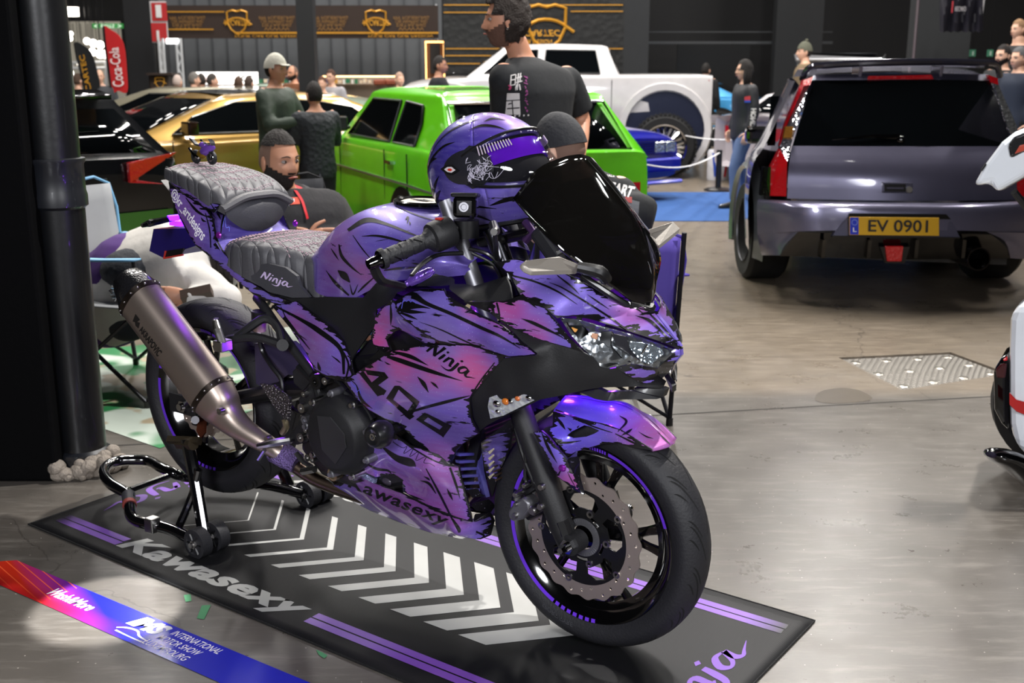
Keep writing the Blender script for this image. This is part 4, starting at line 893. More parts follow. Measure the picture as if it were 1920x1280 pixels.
m = MB(); m.tube([ZG(255, 790, -.18), ZG(265, 840, -.18), ZG(240, 880, -.18)], .009, 8, 2); m.build('brake_switch', M('8d8168', .35, .8), bike)
m = MB(); sl = Vector(bp(700, 822, -.29)); m.lathe([(.008, -.002), (.020, -.006), (.026, -.004), (.033, .01), (.034, .03), (.030, .045), (.022, .055), (.012, .06), (.012, .12)], sl, (0, 1, 0), 28); so = m.build('frame_slider', M('18181a', .3, coat=.3), bike)
m = MB(); m.lathe([(0, -.0), (.004, -.0), (.005, -.004), (.009, -.004), (.009, .004)], sl, (0, 1, 0), 14); m.build('slider_bolt', CHROME, so)
# cylinder head, hoses, wiring behind the fairing
for L, r in (([(650, 740), (680, 760), (700, 790)], .012), ([(560, 690), (590, 720), (600, 760)], .010), ([(570, 740), (610, 700), (650, 735)], .007), ([(530, 740), (550, 770), (575, 780)], .006)):
    m = MB(); m.tube([bp(a, b, -.17) for a, b in L], r, 8, 3); m.build('engine_hose', BLK, E_)
m = MB(); m.tube([(-.35, -.06, .50), (-.33, -.06, .36), (-.42, -.06, .27), (-.6, -.09, .245), (-.8, -.13, .27), (-.9, -.15, .31)], .02, 12, 4); hd = m.build('exhaust_header', M('6b5c50', .35, 1.), bike)
m = MB(); m.tube([ZG(185, 1000, -.165), ZG(260, 1030, -.16), ZG(340, 1075, -.15)], [.030, .034, .030], 14, 2); m.build('heat_wrap', M('7e68a6', .85, bump=('vor', 200, 1.)), hd)
# ---- silencer
A0 = Vector(bp(402, 747, -.215)); A1 = Vector(bp(266, 567, -.235)); ad = (A1-A0).normalized(); A2 = A1+ad*.085
def oval(c, d, rw, rh, n=28, p=2.6, tilt=0.):
    up = Vector((0, 0, 1)); up = (up-d*up.dot(d)).normalized(); sd = d.cross(up)
    out = []
    for i in range(n):
        t = 2*PI*i/n; a, b = math.cos(t), math.sin(t)
        a = math.copysign(abs(a)**(2/p), a); b = math.copysign(abs(b)**(2/p), b); out.append(c+sd*a*rw+up*b*rh)
    return out
m = MB(); m.ring([oval(A0+ad*t*(A1-A0).length, ad, .054+.0*t, .070-.0*t) for t in (0, .25, .5, .75, 1)], caps=False); sil = m.build('silencer', TITAN, bike, ang=60); CAST.append(sil)
for q_ in (A0, A1): m = MB(); m.ring([oval(q_, ad, .0555, .0715), oval(q_+ad*.018, ad, .0555, .0715)]); m.build('silencer_band', M('5b524c', .35, 1.), sil)
m = MB(); rg = [oval(A1+ad*.018, ad, .054, .070), oval(A1+ad*.05, ad, .049, .062), oval(A1+ad*.085, ad, .042, .048), oval(A1+ad*.088, ad, .036, .042), oval(A1+ad*.03, ad, .032, .04)]
for r in rg[1:]:
    for p in r: p += Vector((.012, 0, -.004)) if p.z < A1.z+.05 else Vector((0, 0, 0))
m.ring(rg, caps=False); m.build('end_cap', M('1d1d20', .3, .2, 1., bump=('vor', 180, .2)), sil, ang=60)
for c in (A1+ad*.009, A0+ad*.009):
    o = oval(c, ad, .0565, .0725)
    for i in range(0, 28, 2):
        m = MB(); m.sph(o[i], .0032, 8, 6); m.build('rivet', ALU, sil)
B1 = Vector(bp(447, 806, -.205)); B2 = Vector(bp(497, 832, -.19)); B3 = Vector(bp(540, 862, -.16)); B0 = Vector(bp(420, 775, -.21))
m = MB(); m.ring([oval(A0, ad, .053, .069), oval(A0-ad*.05, ad, .046, .058), oval(B0, (A0-B0).normalized(), .042, .05), oval(B1, (B0-B1).normalized(), .036, .036, p=2.1), oval(B2, (B1-B2).normalized(), .027, .027, p=2), oval(B3, (B2-B3).normalized(), .024, .024, p=2)], caps=False)
m.build('link_pipe', TITAN, sil, ang=70, mods=[('SUBSURF', dict(levels=1, render_levels=2))])
for p in (bp(413, 774, -.262), bp(502, 826, -.22)):
    m = MB(); m.lathe([(0, -.004), (.005, -.005), (.009, -.005), (.010, .01)], p, (0, 1, 0), 16); m.build('pipe_bolt', ALU, sil)
# ---- bars and controls
g0, g1 = Vector(bp(712, 491, -.37)), Vector(bp(806, 452, -.25)); gd = (g1-g0).normalized(); L_ = (g1-g0).length
hb = MB(); hb.tube([g0-gd*.01, g1+gd*.12], .011, 12); hb.v += []; hbo = None
for sg in (-1, 1):
    f = (lambda v: Vector(v)) if sg < 0 else (lambda v: Vector((v[0], -v[1], v[2])))
    G0, G1 = f(g0), f(g1); GD = (G1-G0).normalized()
    m = MB(); m.tube([G0-GD*.01, G1+GD*.12], .011, 12); m.cyl(G1+GD*.10+Vector((0, 0, .01)), G1+GD*.10-Vector((0, 0, .03)), .03, n=16); hbo = m.build('clip_on_bar', BLK, bike)
    m = MB(); pr = [(0, .021), (.006, .024), (.012, .0235), (.014, .018), (.02, .0175)]
    for k in range(3): pr += [(.022+.03*k, .0175), (.024+.03*k, .019), (.047+.03*k, .019), (.049+.03*k, .0172)]
    pr += [(L_-.012, .018), (L_, .027)]
    m.lathe([(r, h) for h, r in pr], G0, GD, 24); m.build('grip', M('202023', .55, bump=('noise', 90, .3)), hbo)
    m = MB(); _, u_, w_ = frame(GD)
    for k in range(12):
        a = k*PI/3.0; h = .028+.03*(k % 3); c = G0+GD*h; d1 = u_*math.cos(a)+w_*math.sin(a); d2 = u_*math.cos(a+.7)+w_*math.sin(a+.7)
        m.tube([c+d1*.0195, c+GD*.015+d2*.0195], .0018, 5)
    m.build('grip_ribs', BLK, hbo)
    m = MB(); m.lathe([(.02, -.002), (.033, .004), (.036, .012), (.036, .052), (.033, .058), (.015, .058)], G1, GD, 28); sh_ = m.build('switch_housing', MBLK, hbo)
    m = MB(); m.box(G1+GD*.03+Vector((-.0, 0, .034)), (.016, .02, .008)); m.build('kill_switch', M('b02a24', .4), hbo, False)
    m = MB(); m.lathe([(0, -.03), (.011, -.03), (.013, -.02), (.013, -.005), (.016, 0)], G0, GD, 16); m.build('bar_end', GBLK, hbo)
    e0 = G0-GD*.018
    m = MB(); cx_ = f(bp(715, 530, -.36)); ex = f(bp(758, 541, -.30)); m.tube([e0, cx_.lerp(e0, .5)+Vector((-.004, 0, 0)), cx_, cx_.lerp(ex, .5), ex], [.012, .013, .014, .013, .012], 6, 2, flat=.55); m.build('lever_guard', BLK, hbo)
    s0, s1_ = f(bp(762, 536, -.30)), f(bp(814, 509, -.27)); m = MB(); m.tube([s0.lerp(s1_, t) for t in (0, .1, .12, .2, .5, .85, 1)], [.007, .007, .010, .011, .0125, .011, .005], 12); m.build('guard_end', M('6a48b0', .2, .5, 1., bump=('noise', 60, .4)), hbo)
    l0 = f(bp(868, 478, -.2)); m = MB(); m.tube([l0, f(bp(820, 482, -.25)), f(bp(790, 500, -.32)), f(bp(772, 520, -.36))], [.009, .008, .007, .006], 8, 4, flat=.6); m.build('brake_lever', BLK, hbo)
    rc = G1+GD*.085+Vector((.015, 0, .045))
    if sg < 0:
        m = MB(); R3 = Matrix.Rotation(.5, 3, 'Z') @ Matrix.Rotation(-.12, 3, 'X'); m.box(rc+Vector((0, 0, .0)), (.054, .046, .048), R3); ro = m.build('fluid_reservoir', GBLK, hbo, False, mods=[('BEVEL', dict(width=.01, segments=3))])
        m = MB(); m.box(rc+Vector((0, 0, .027)), (.062, .053, .010), R3); m.build('reservoir_lid', BLK, ro, False, mods=[('BEVEL', dict(width=.005, segments=2))])
        m = MB(); n_ = R3 @ Vector((.5, -.87, 0)); n_ = R3 @ Vector((0, -1, 0)); m.lathe([(.0, .002), (.006, .002), (.007, .005), (.011, .005), (.012, 0)], rc+n_*.0235, n_, 20); m.build('sight_glass', DALU, ro)
        m = MB(); q0 = f(bp(928, 437, -.19)); m.tube([q0+Vector((-.02, .02, .012)), q0, q0+Vector((.006, -.012, 0))], [.010, .012, .008], 14); m.build('banjo_bolt', ALU, ro)
        m = MB(); m.tube([q0, f(bp(930, 470, -.17)), f(bp(935, 510, -.13)), f(bp(950, 560, -.1))], .006, 8, 4); m.tube([f(bp(880, 470, -.17)), f(bp(915, 480, -.16)), f(bp(940, 505, -.14)), f(bp(955, 540, -.1))], .005, 8, 4); m.tube([f(bp(885, 478, -.17)), f(bp(925, 500, -.15)), f(bp(945, 540, -.12))], .004, 8, 4); m.build('brake_hose', BLK, ro)
m = MB(); m.box((-.235, 0, .985), (.09, .23, .025), Matrix.Rotation(-.2, 3, 'Y')); yk = m.build('top_yoke', BLK, bike, False, mods=[('BEVEL', dict(width=.01, segments=2))])
m = MB(); m.tube([bp(1030-45, 420, -.05), bp(1000, 440, -.06), bp(985, 455, -.06)], .010, 8); m.build('ignition_lock', M('6b4a80', .3, .7), yk)
# steering damper-like fork tops
for sg in (-1, 1):
    m = MB(); m.tube([Vector((-.17, sg*.10, .86)), Vector((-.24, sg*.10, 1.01))], .0225, 14); m.build('fork_tube', M('55555a', .25, 1.), bike)
# small purple LED strips of the bike's own under-glow
for loc, e in (((-.82, -.10, .62), 1.6), ((-.80, .02, .66), 1.2), ((.02, 0, .70), 1.3), ((-.25, -.05, .62), .7), ((-1.28, -.02, .90), .8), ((-1.2, -.10, .84), .5), ((-.55, -.17, .78), .25), ((-.1, 0, .64), .8)):
    l = bpy.data.lights.new('led', 'POINT'); l.energy = e*.9; l.color = (.28, .05, 1); l.shadow_soft_size = .015
    o = bpy.data.objects.new('led_glow', l); COL.objects.link(o); o.parent = bike; o.location = loc
    m = MB(); m.box(loc, (.04, .006, .006)); m.build('led_strip', LEDP, bike, False)
# ---- painted lettering and ink strokes laid on the panels
TREE = bvh(CAST)
def castp(x, y, off=.0012, tree=None):
    d = Vector(rayb(x, y)).normalized(); h = (tree or TREE).ray_cast(Vector(OB), d)
    if h[0] is None: return None
    return h[0]-d*off+(h[1]*off*.3 if h[1].dot(d) < 0 else -h[1]*off*.3)
def decal(mbs, name, mat, parent=None, off=.0012, tree=None):
    """mbs: MB with (px, py) vertices -> projected onto the painted skin"""
    P = [castp(v.x, v.y, off, tree) for v in mbs.v]
    ok = []
    for f in mbs.f:
        q = [P[i] for i in f]
        if any(p is None for p in q): continue
        if max((a-b).length for a in q for b in q) > .05: continue
        ok.append(f)
    use = sorted({i for f in ok for i in f}); mp = {i: k for k, i in enumerate(use)}
    if not ok: return None
    o = MB(); o.v = [P[i] for i in use]; o.f = [tuple(mp[i] for i in f) for f in ok]; o.m = [0]*len(ok)
    return o.build(name, mat, parent or bike, False)
def quadmap(me, q):
    v = np.array([p.co for p in me.vertices]); a = v.min(0); b = v.max(0); m = MB(); m.m = [0]*len(me.polygons)
    for p in v:
        s, t = (p[0]-a[0])/(b[0]-a[0]), (p[1]-a[1])/(b[1]-a[1])  # q: bl, br, tr, tl in px
        x = [(q[0][i]*(1-s)+q[1][i]*s)*(1-t)+(q[3][i]*(1-s)+q[2][i]*s)*t for i in (0, 1)]; m.v.append(Vector((x[0], x[1], 0)))
    m.f = [tuple(p.vertices) for p in me.polygons]; return m
def e2(*L): return [(620+a/5.333, 520+b/5.333) for a, b in L]
decal(quadmap(tidy(bmesh_of(brush(NINJA)), .12), e2((920, 800), (1400, 1100), (1500, 950), (1030, 640))), 'lettering', INKM)
def letterquad(parts, name='lettering', mat=INKM):
    m = MB()
    for q in parts:
        P_ = [Vector((a, b, 0)) for a, b in q]; n = 6
        m.grid([[P_[0].lerp(P_[1], i/n).lerp(P_[3].lerp(P_[2], i/n), j/2) for i in range(n+1)] for j in range(3)])
    return decal(m, name, mat)
letterquad([e2((285, 975), (350, 940), (520, 1190), (470, 1205)), e2((345, 940), (540, 965), (575, 1020), (370, 990)), e2((540, 965), (580, 1020), (440, 1120), (400, 1075)), e2((400, 1110), (440, 1070), (560, 1150), (530, 1195))])
letterquad([e2((555, 1225), (640, 1100), (690, 1120), (620, 1250)), e2((640, 1100), (690, 1100), (890, 1260), (840, 1290)), e2((555, 1225), (620, 1235), (840, 1405), (790, 1440)), e2((790, 1440), (890, 1260), (850, 1230), (740, 1400))])
def e1(*L): return [(600+a/5.333, 780+b/5.333) for a, b in L]
letterquad([e1((960, 50), (1050, -20), (1090, 20), (1020, 80)), e1((1010, -15), (1070, -10), (1310, 110), (1240, 130)), e1((960, 50), (1030, 60), (1230, 170), (1240, 230)), e1((1230, 230), (1320, 110), (1260, 85), (1180, 170))])
decal(quadmap(tidy(textmesh('Kawasexy', 1, .1, .02, space=1.08), .15), e1((270, 760), (1230, 1140), (1310, 1020), (300, 600))), 'lettering', INKM)
LILAC = M('c9b6dc', .5); WHT2 = M('eeeaf2', .5)
decal(quadmap(tidy(bmesh_of(brush(NINJA)), .15), [(150+a/3.764, 380+b/3.764) for a, b in ((1265, 560), (1500, 640), (1510, 560), (1290, 490))]), 'lettering', LILAC, s1, tree=bvh([o for o in s1.children if o.name.startswith('seat_side')]+[s1]))
decal(quadmap(tidy(textmesh('@kr_artdesigns', 1, 0, .012, space=.95), .2), [(300+a/4.922, 260+b/4.922) for a, b in ((95, 560), (370, 985), (440, 880), (130, 455))]), 'lettering', WHT2)
decal(quadmap(tidy(textmesh('AKRAPOVIC', 1, 0, .03), .2), [(160+a/3.657, 430+b/3.657) for a, b in ((370, 705), (495, 885), (530, 850), (385, 665))]), 'lettering', INKM, sil)
m = MB(); 
for q in (((325, 640), (345, 590), (375, 630), (350, 650)), ((340, 640), (375, 650), (365, 690), (345, 670))):
    P_ = [Vector((160+a/3.657, 430+b/3.657, 0)) for a, b in q]; m.add(P_, [(0, 1, 2, 3)])
decal(m, 'emblem', INKM, sil)
def strokes(lists, name='ink_stroke', mat=INKM, sc=5.333, o=(620, 520), parent=None):
    m = MB()
    for st in lists:
        P_ = []; 
        for a, b, w in st: P_.append((o[0]+a/sc, o[1]+b/sc, w/sc))
        r = brush([P_], 6); m.add(r.v, r.f)
    return decal(m, name, mat, parent)
strokes([[(540, 800, 20), (700, 850, 46), (1000, 955, 40), (1320, 1055, 2)], [(620, 760, 20), (800, 810, 40), (980, 900, 2)], [(870, 1010, 4), (930, 1080, 40), (980, 1170, 2)], [(1000, 1060, 4), (1040, 1090, 24), (1080, 1130, 2)], [(540, 860, 3), (570, 880, 14), (600, 890, 2)],
         [(190, 1030, 8), (260, 1100, 10), (310, 1240, 30), (420, 1330, 2)], [(140, 1070, 8), (240, 1200, 12), (300, 1270, 2)], [(1640, 870, 10), (1500, 1050, 14), (1390, 1230, 16)], [(700, 1400, 6), (900, 1330, 26), (1200, 1250, 30), (1390, 1200, 6)], [(1200, 1880, 6), (1270, 1750, 40), (1450, 1600, 30), (1490, 1560, 4)]])
strokes([[(640, 280, 10), (720, 200, 60), (830, 200, 70), (960, 280, 40), (1200, 380, 34), (1500, 520, 34), (1700, 610, 26), (1900, 730, 4)], [(880, 460, 2), (1100, 540, 12), (1400, 680, 14), (1700, 800, 10)], [(660, 360, 16), (760, 300, 90), (900, 310, 30), (1000, 330, 3)], [(680, 340, 30), (800, 360, 40), (960, 370, 2)], [(700, 370, 20), (800, 410, 24), (870, 440, 2)], [(1170, 200, 20), (1400, 330, 26), (1690, 480, 30), (1860, 600, 4)], [(600, 290, 10), (605, 400, 24), (600, 500, 2)], [(610, 500, 10), (760, 570, 20), (950, 690, 8)],
         [(1600, 270, 40), (1625, 350, 26), (1650, 450, 3)], [(1660, 270, 16), (1680, 350, 20), (1700, 470, 3)], [(1740, 280, 2), (1800, 290, 16), (1850, 300, 2)]])
strokes([[(100, 0, 16), (330, 60, 20), (560, 160, 18), (760, 290, 3)], [(480, 70, 4), (620, 130, 14), (900, 300, 18), (1100, 430, 20), (1300, 560, 12), (1700, 700, 6)], [(560, 0, 10), (700, 110, 18), (780, 190, 2)], [(860, 190, 2), (960, 260, 16), (1080, 340, 2)], [(200, 430, 2), (330, 480, 34), (560, 590, 16), (640, 640, 2)], [(200, 190, 30), (300, 280, 20), (360, 330, 2)], [(30, 280, 3), (90, 275, 14), (130, 300, 2)], [(600, 440, 10), (750, 425, 30), (1200, 540, 28), (1680, 715, 10)], [(1340, 400, 3), (1480, 450, 30), (1600, 560, 22), (1720, 680, 4)], [(1480, 380, 16), (1600, 500, 20), (1760, 680, 4)], [(820, 60, 6), (1050, 200, 16), (1300, 300, 24), (1420, 380, 6)]], o=(940, 520))
strokes([[(510, 370, 16), (700, 440, 18), (900, 540, 16), (1110, 610, 6)], [(1180, 440, 4), (1250, 500, 24), (1165, 600, 6)], [(660, 560, 2), (720, 590, 34), (780, 540, 4)], [(520, 690, 6), (640, 710, 22), (800, 690, 4)], [(1200, 640, 3), (1270, 600, 26), (1310, 570, 3)], [(1370, 600, 2), (1450, 650, 14), (1520, 670, 2)], [(1140, 620, 8), (1300, 700, 20), (1420, 760, 6)], [(400, 600, 4), (470, 760, 30), (560, 920, 2)], [(700, 860, 6), (670, 900, 8), (730, 910, 8), (680, 950, 8), (720, 970, 3)], [(590, 990, 10), (570, 1050, 20), (620, 1110, 3)], [(660, 1000, 4), (700, 1080, 8), (745, 1160, 3)], [(1560, 600, 2), (1640, 680, 14), (1700, 740, 3)], [(520, 420, 10), (600, 520, 30), (640, 580, 4)]], o=(940, 700))
strokes([[(600, 300, 10), (760, 430, 60), (900, 480, 80), (960, 520, 10)], [(430, 470, 3), (560, 540, 26), (680, 560, 20), (720, 600, 4)], [(1060, 540, 8), (1200, 800, 22), (1390, 1180, 12)], [(1300, 530, 20), (1360, 700, 24), (1400, 840, 3)], [(1270, 740, 3), (1300, 800, 24), (1330, 860, 2)], [(1390, 520, 10), (1450, 800, 16), (1525, 1070, 10)], [(830, 780, 10), (1100, 920, 16), (1320, 1010, 14), (1500, 1070, 8)], [(760, 210, 8), (900, 320, 14), (1160, 470, 14), (1380, 530, 6)], [(1000, 660, 4), (1090, 690, 26), (1160, 790, 8)], [(1040, 620, 4), (1080, 640, 20), (1100, 660, 3)], [(900, 800, 2), (960, 830, 18), (1050, 860, 2)], [(1330, 1040, 6), (1390, 1140, 26), (1400, 1180, 4)], [(1560, 1020, 20), (1590, 1040, 20), (1540, 1060, 3)], [(1560, 1170, 20), (1640, 1210, 20), (1600, 1240, 3)], [(300, 600, 10), (230, 680, 30), (190, 720, 4)]], o=(600, 780))
strokes([[(280, 400, 30), (460, 300, 50), (640, 330, 30), (900, 430, 18), (1000, 470, 6)], [(420, 460, 4), (560, 455, 20), (700, 480, 24), (840, 520, 14)], [(330, 450, 6), (420, 580, 12), (520, 700, 6)], [(190, 540, 10), (220, 660, 30), (320, 770, 20), (420, 850, 2)], [(60, 800, 4), (160, 930, 30), (290, 1050, 16)], [(180, 800, 10), (240, 850, 70), (300, 920, 10)], [(380, 1020, 8), (440, 960, 20), (540, 870, 10)], [(300, 940, 4), (330, 1040, 16), (380, 940, 3)], [(560, 510, 2), (620, 500, 6), (680, 490, 2)], [(850, 300, 2), (880, 270, 22), (870, 340, 2)], [(890, 310, 2), (900, 330, 14), (895, 350, 2)], [(640, 800, 10), (800, 780, 24), (1000, 770, 6)], [(750, 160, 8), (1000, 260, 12), (1180, 310, 6)], [(110, 580, 4), (150, 640, 16), (190, 700, 2)]], o=(600, 360))
strokes([[(100, 600, 4), (200, 760, 8), (330, 1000, 8), (430, 1080, 4)], [(420, 700, 8), (460, 860, 12), (470, 1020, 10)], [(240, 560, 6), (340, 680, 24), (440, 740, 6)], [(380, 740, 2), (400, 770, 18), (430, 780, 2)], [(500, 750, 8), (530, 950, 14), (600, 1080, 10)], [(640, 600, 4), (580, 760, 16), (560, 900, 6)], [(460, 600, 3), (540, 720, 16), (560, 760, 3)]], sc=4.922, o=(300, 260))
strokes([[(200, 60, 10), (350, 140, 20), (480, 220, 34), (620, 340, 26), (640, 500, 14)], [(230, 60, 4), (300, 200, 10), (400, 280, 3)], [(340, 40, 16), (360, 50, 16), (400, 76, 10)], [(470, 420, 3), (480, 460, 20), (490, 480, 2)], [(560, 380, 2), (600, 410, 10), (620, 430, 2)], [(180, 70, 20), (250, 130, 26), (420, 340, 4)], [(640, 360, 10), (670, 440, 12), (650, 540, 10)]], sc=3.458, o=(460, 560))
strokes([[(710, 330, 5), (730, 245, 5), (760, 260, 5), (780, 240, 5), (800, 265, 5), (820, 245, 5), (850, 275, 5), (880, 280, 4)], [(200, 1060, 5), (235, 1110, 5), (250, 1090, 5), (260, 1160, 5), (290, 1140, 5), (300, 1200, 4)]], mat=M('6a6cf0', .4), name='scribble')
strokes([[(700, 250, 5), (820, 330, 5), (870, 320, 5), (840, 390, 5), (930, 340, 5), (900, 420, 5), (990, 370, 5), (960, 460, 5), (1060, 420, 5), (1040, 480, 5), (1100, 490, 5), (1150, 520, 4)]], name='scribble', o=(600, 780))
strokes([[(580, 830, 4), (600, 740, 5), (610, 830, 5), (640, 830, 5), (640, 870, 4)]], mat=M('7a86ff', .4), name='scribble', sc=4.922, o=(300, 260))
# ================================================================ paddock stand
def b2wv(p): return Vector(b2w(p))
STB = M('08080a', .12, coat=1.)
stand = empty('paddock_stand', (0, 0, 0), 0, 'black tubular paddock stand lifting the rear wheel of the purple motorcycle', 'motorcycle stand')
m = MB()
loop = [wg(354, 1007, .05), wg(314, 990, .055), wg(262, 978, .06), wg(246, 966, .07), wg(243, 948, .085), wg(241, 927, .10), wg(209, 908, .11), wg(195, 889, .115), wg(201, 873, .115), wg(222, 864, .115), wg(251, 862, .115), wg(279, 864, .11), wg(304, 877, .10), wg(331, 889, .085), wg(360, 895, .06), wg(495, 908, .05), wg(570, 926, .05)]
m.tube(loop, .0175, 12, 5); m.build('handle_loop', STB, stand)
m = MB(); m.tube([wg(244, 918, .10), wg(320, 890, .085)], .010, 8); m.build('cross_brace', STB, stand)
for nm, L, r in (('upright', [wg(383, 1000, .05), b2w(bp(366, 900, -.19)), b2w(bp(350, 822, -.185))], .019), ('brace', [wg(335, 988, .055), b2w(bp(360, 930, -.2)), b2w(bp(372, 880, -.19))], .012), ('upright', [wg(543, 912, .05), b2w((-1.36, .19, .18)), b2w((-1.365, .185, .335))], .019)):
    mm = MB(); mm.tube(L, r, 10, 2); mm.build(nm, STB, stand)
for sg, p in ((-1, bp(350, 822, -.185)), (1, (-1.365, .185, .335))):
    mm = MB(); q = Vector(p); mm.tube([b2wv(q+Vector((-.06, sg*.02, -.01))), b2wv(q+Vector((.05, -sg*.01, .0)))], .013, 4); mm.tube([b2wv(q+Vector((-.035, 0, -.02))), b2wv(q+Vector((.03, 0, -.01)))], .02, 8); mm.build('cradle', M('5a5040', .35, .8), stand, False)
for px, py, s in ((372, 1017, -1), (405, 1003, -1), (578, 925, 1), (603, 915, 1)):
    c = Vector(wg(px, py, .044)); ax = b2wv((0, 1, 0))-b2wv((0, 0, 0)); w_ = MB()
    w_.lathe([(.012, -.016), (.030, -.014), (.033, -.018), (.044, -.017), (.044, .017), (.033, .018), (.012, .016)], c, ax, 28, closed=True); wo = w_.build('castor_wheel', RUB, stand)
    w_ = MB(); w_.cyl(c-ax*.03, c+ax*.03, .008, n=12); w_.cyl(c-ax*.022, c-ax*.016, .013, n=6); w_.build('axle_bolt', ALU, wo)
    w_ = MB()
    for k in range(6):
        a = k*PI/3; _, u, v = frame(ax); w_.tube([c-ax*.015+u*.01*math.cos(a)+v*.01*math.sin(a), c-ax*.015+u*.034*math.cos(a)+v*.034*math.sin(a)], .003, 4)
    w_.build('wheel_web', BLK, wo)
mm = MB(); mm.tube([wg(372, 1005, .05), wg(405, 997, .05)], .012, 8); mm.tube([wg(570, 926, .05), wg(600, 915, .05)], .012, 8); mm.build('axle_tube', STB, stand)
p = loop[5]; mm = MB(); mm.tube([Vector(loop[4])+Vector((0, 0, .0)), Vector(loop[5])], .0205, 12); mm.build('tape_collar', M('34343a', .6), stand)
mm = MB(); mm.tube([Vector(loop[4]), Vector(loop[4]).lerp(Vector(loop[5]), .25)], .0212, 12); mm.build('red_ring', M('8a3b34', .6), stand)
mm = MB(); mm.box(wg(286, 983, .062), (.035, .035, .045), Matrix.Rotation(-.6, 3, 'Z')); mm.build('steel_clamp', ALU, stand, False, mods=[('BEVEL', dict(width=.004, segments=2))])

# ================================================================ helmet resting behind the screen
HB = Vector(b2w((-.318, 0, 1.143)))
helmet = empty('helmet', (HB.x, HB.y, HB.z-.13), YAW, 'purple full-face helmet with clear visor resting on the motorcycle tank behind the dark screen', 'helmet')
RH = Matrix.Translation((0, 0, .13)) @ Matrix.Rotation(-.20, 4, 'Y') @ Matrix.Rotation(-.06, 4, 'Z')
def hsh(az, el, k=1.):
    d = Vector((math.cos(el)*math.cos(az), math.cos(el)*math.sin(az), math.sin(el)))
    x, y, z = d; sx = .158 if x > 0 else .175; q = Vector((x*sx, y*.122, z*(.134 if z > 0 else .166)))
    if x > 0 and z < .1: q.x += .030*min(1, x*1.2)*math.sin(min(1, (.1-z)/.7)*PI*.75)
    if x > 0 and z < 0: q.y *= 1-.25*x*min(1, -z*1.6)
    if z > 0: q.x -= .03*z*(1-abs(y))*.6
    q.y *= 1+.04*max(0, -z)
    return RH @ (q*k)
def hpatch(a0, a1, e0, e1, k=1., na=48, ne=24, keep=None):
    m = MB(); vs = [[hsh(a0+(a1-a0)*i/na, (e0(a0+(a1-a0)*i/na) if callable(e0) else e0)+((e1(a0+(a1-a0)*i/na) if callable(e1) else e1)-(e0(a0+(a1-a0)*i/na) if callable(e0) else e0))*j/ne, k) for i in range(na+1)] for j in range(ne+1)]
    return m.grid(vs)
top = lambda a: .52-.38*min(1, abs(a)/1.5)**2.4
bot = lambda a: -.30+.18*min(1, abs(a)/1.5)**3
m = MB()
A_ = 1.22
for a0, a1 in ((-A_, A_),):
    m.grid([[hsh(a0+(a1-a0)*i/60, top(a0+(a1-a0)*i/60)+(PI/2-top(a0+(a1-a0)*i/60))*j/16) for i in range(61)] for j in range(17)])
    m.grid([[hsh(a0+(a1-a0)*i/60, -1.0+(bot(a0+(a1-a0)*i/60)+1.0)*j/12) for i in range(61)] for j in range(13)])
m.grid([[hsh(A_+(2*PI-2*A_)*i/60, -1.0+(1.0+PI/2)*j/34) for i in range(61)] for j in range(35)])
HCOL = [(.55, -.9, '4a3aa0'), (.9, -1.6, '4237a0'), (1.2, -.4, '7a4aa0'), (1.3, -.9, '6a3f98'), (-.5, -.6, '6c5cc0'), (-.5, -1.5, '6456b4'), (-.9, -1.9, '8a7aa8'), (-.2, -2.2, '3a2f8c')]
shell = m.build('helmet_shell', PAINT, helmet, mods=[('SOLIDIFY', dict(thickness=.008, offset=-1))])
me = shell.data; me.color_attributes.new('pc', 'FLOAT_COLOR', 'POINT'); me.attributes.new('ink', 'FLOAT', 'POINT'); inv = RH.inverted(); cols = []
for v in me.vertices:
    q = inv @ v.co; az = math.atan2(-abs(q.y), q.x); el = math.atan2(q.z, math.hypot(q.x, q.y)); w = 1e-6; acc = np.zeros(3)
    for e, a, c in HCOL:
        k = math.exp(-((e-el)**2*4+(a-az)**2*2)*1.5)+1e-4; acc += np.array(lin(c)[:3])*k; w += k
    cols += [*(acc/w), 1.]
me.attributes['pc'].data.foreach_set('color', cols); me.attributes['ink'].data.foreach_set('value', [1.]*len(me.vertices))
m = MB(); m.grid([[hsh(-A_-.35+(2*A_+.7)*i/60, -.9+(1.55)*j/20, .90) for i in range(61)] for j in range(21)]); m.grid([[hsh(A_+(2*PI-2*A_)*i/40, -.95+(2.2)*j/20, .90) for i in range(41)] for j in range(21)]); m.build('helmet_lining', M('141018', .8), helmet)
m = MB(); m.grid([[hsh(-1.0+2.0*i/40, .10+(.36)*j/6-.1*(abs(-1.0+2.0*i/40))**2, .95) for i in range(41)] for j in range(7)]); m.build('sun_visor', M('7a1cf0', .15, coat=1, emit='5a10d0', es=.25), helmet)
def visglass():
    mt, t, b = newmat('clear_visor'); b.inputs['Base Color'].default_value = lin('15171b'); b.inputs['Roughness'].default_value = .03; b.inputs['Coat Weight'].default_value = 1
    n = t.n('TexNoise', Vector=t.n('TexCoord').outputs['Object'], Scale=30.); t.set(b.inputs['Alpha'], t.math('ADD', .22, t.math('MULTIPLY', n.outputs['Fac'], .10))); return mt
VA = 1.42
m = MB(); m.grid([[hsh(-VA+2*VA*i/60, (bot(-VA+2*VA*i/60)-.04)+(top(-VA+2*VA*i/60)-bot(-VA+2*VA*i/60)+.09)*j/14, 1.035) for i in range(61)] for j in range(15)]); m.build('visor', visglass(), helmet, mods=[('SOLIDIFY', dict(thickness=.002))])
fr_ = MB()
for f_, d_ in ((bot, -.045), (top, .055)): fr_.tube([hsh(-VA+2*VA*i/40, f_(-VA+2*VA*i/40)+d_, 1.03) for i in range(41)], .0035, 6, 1)
fr_.build('visor_seal', BLK, helmet)
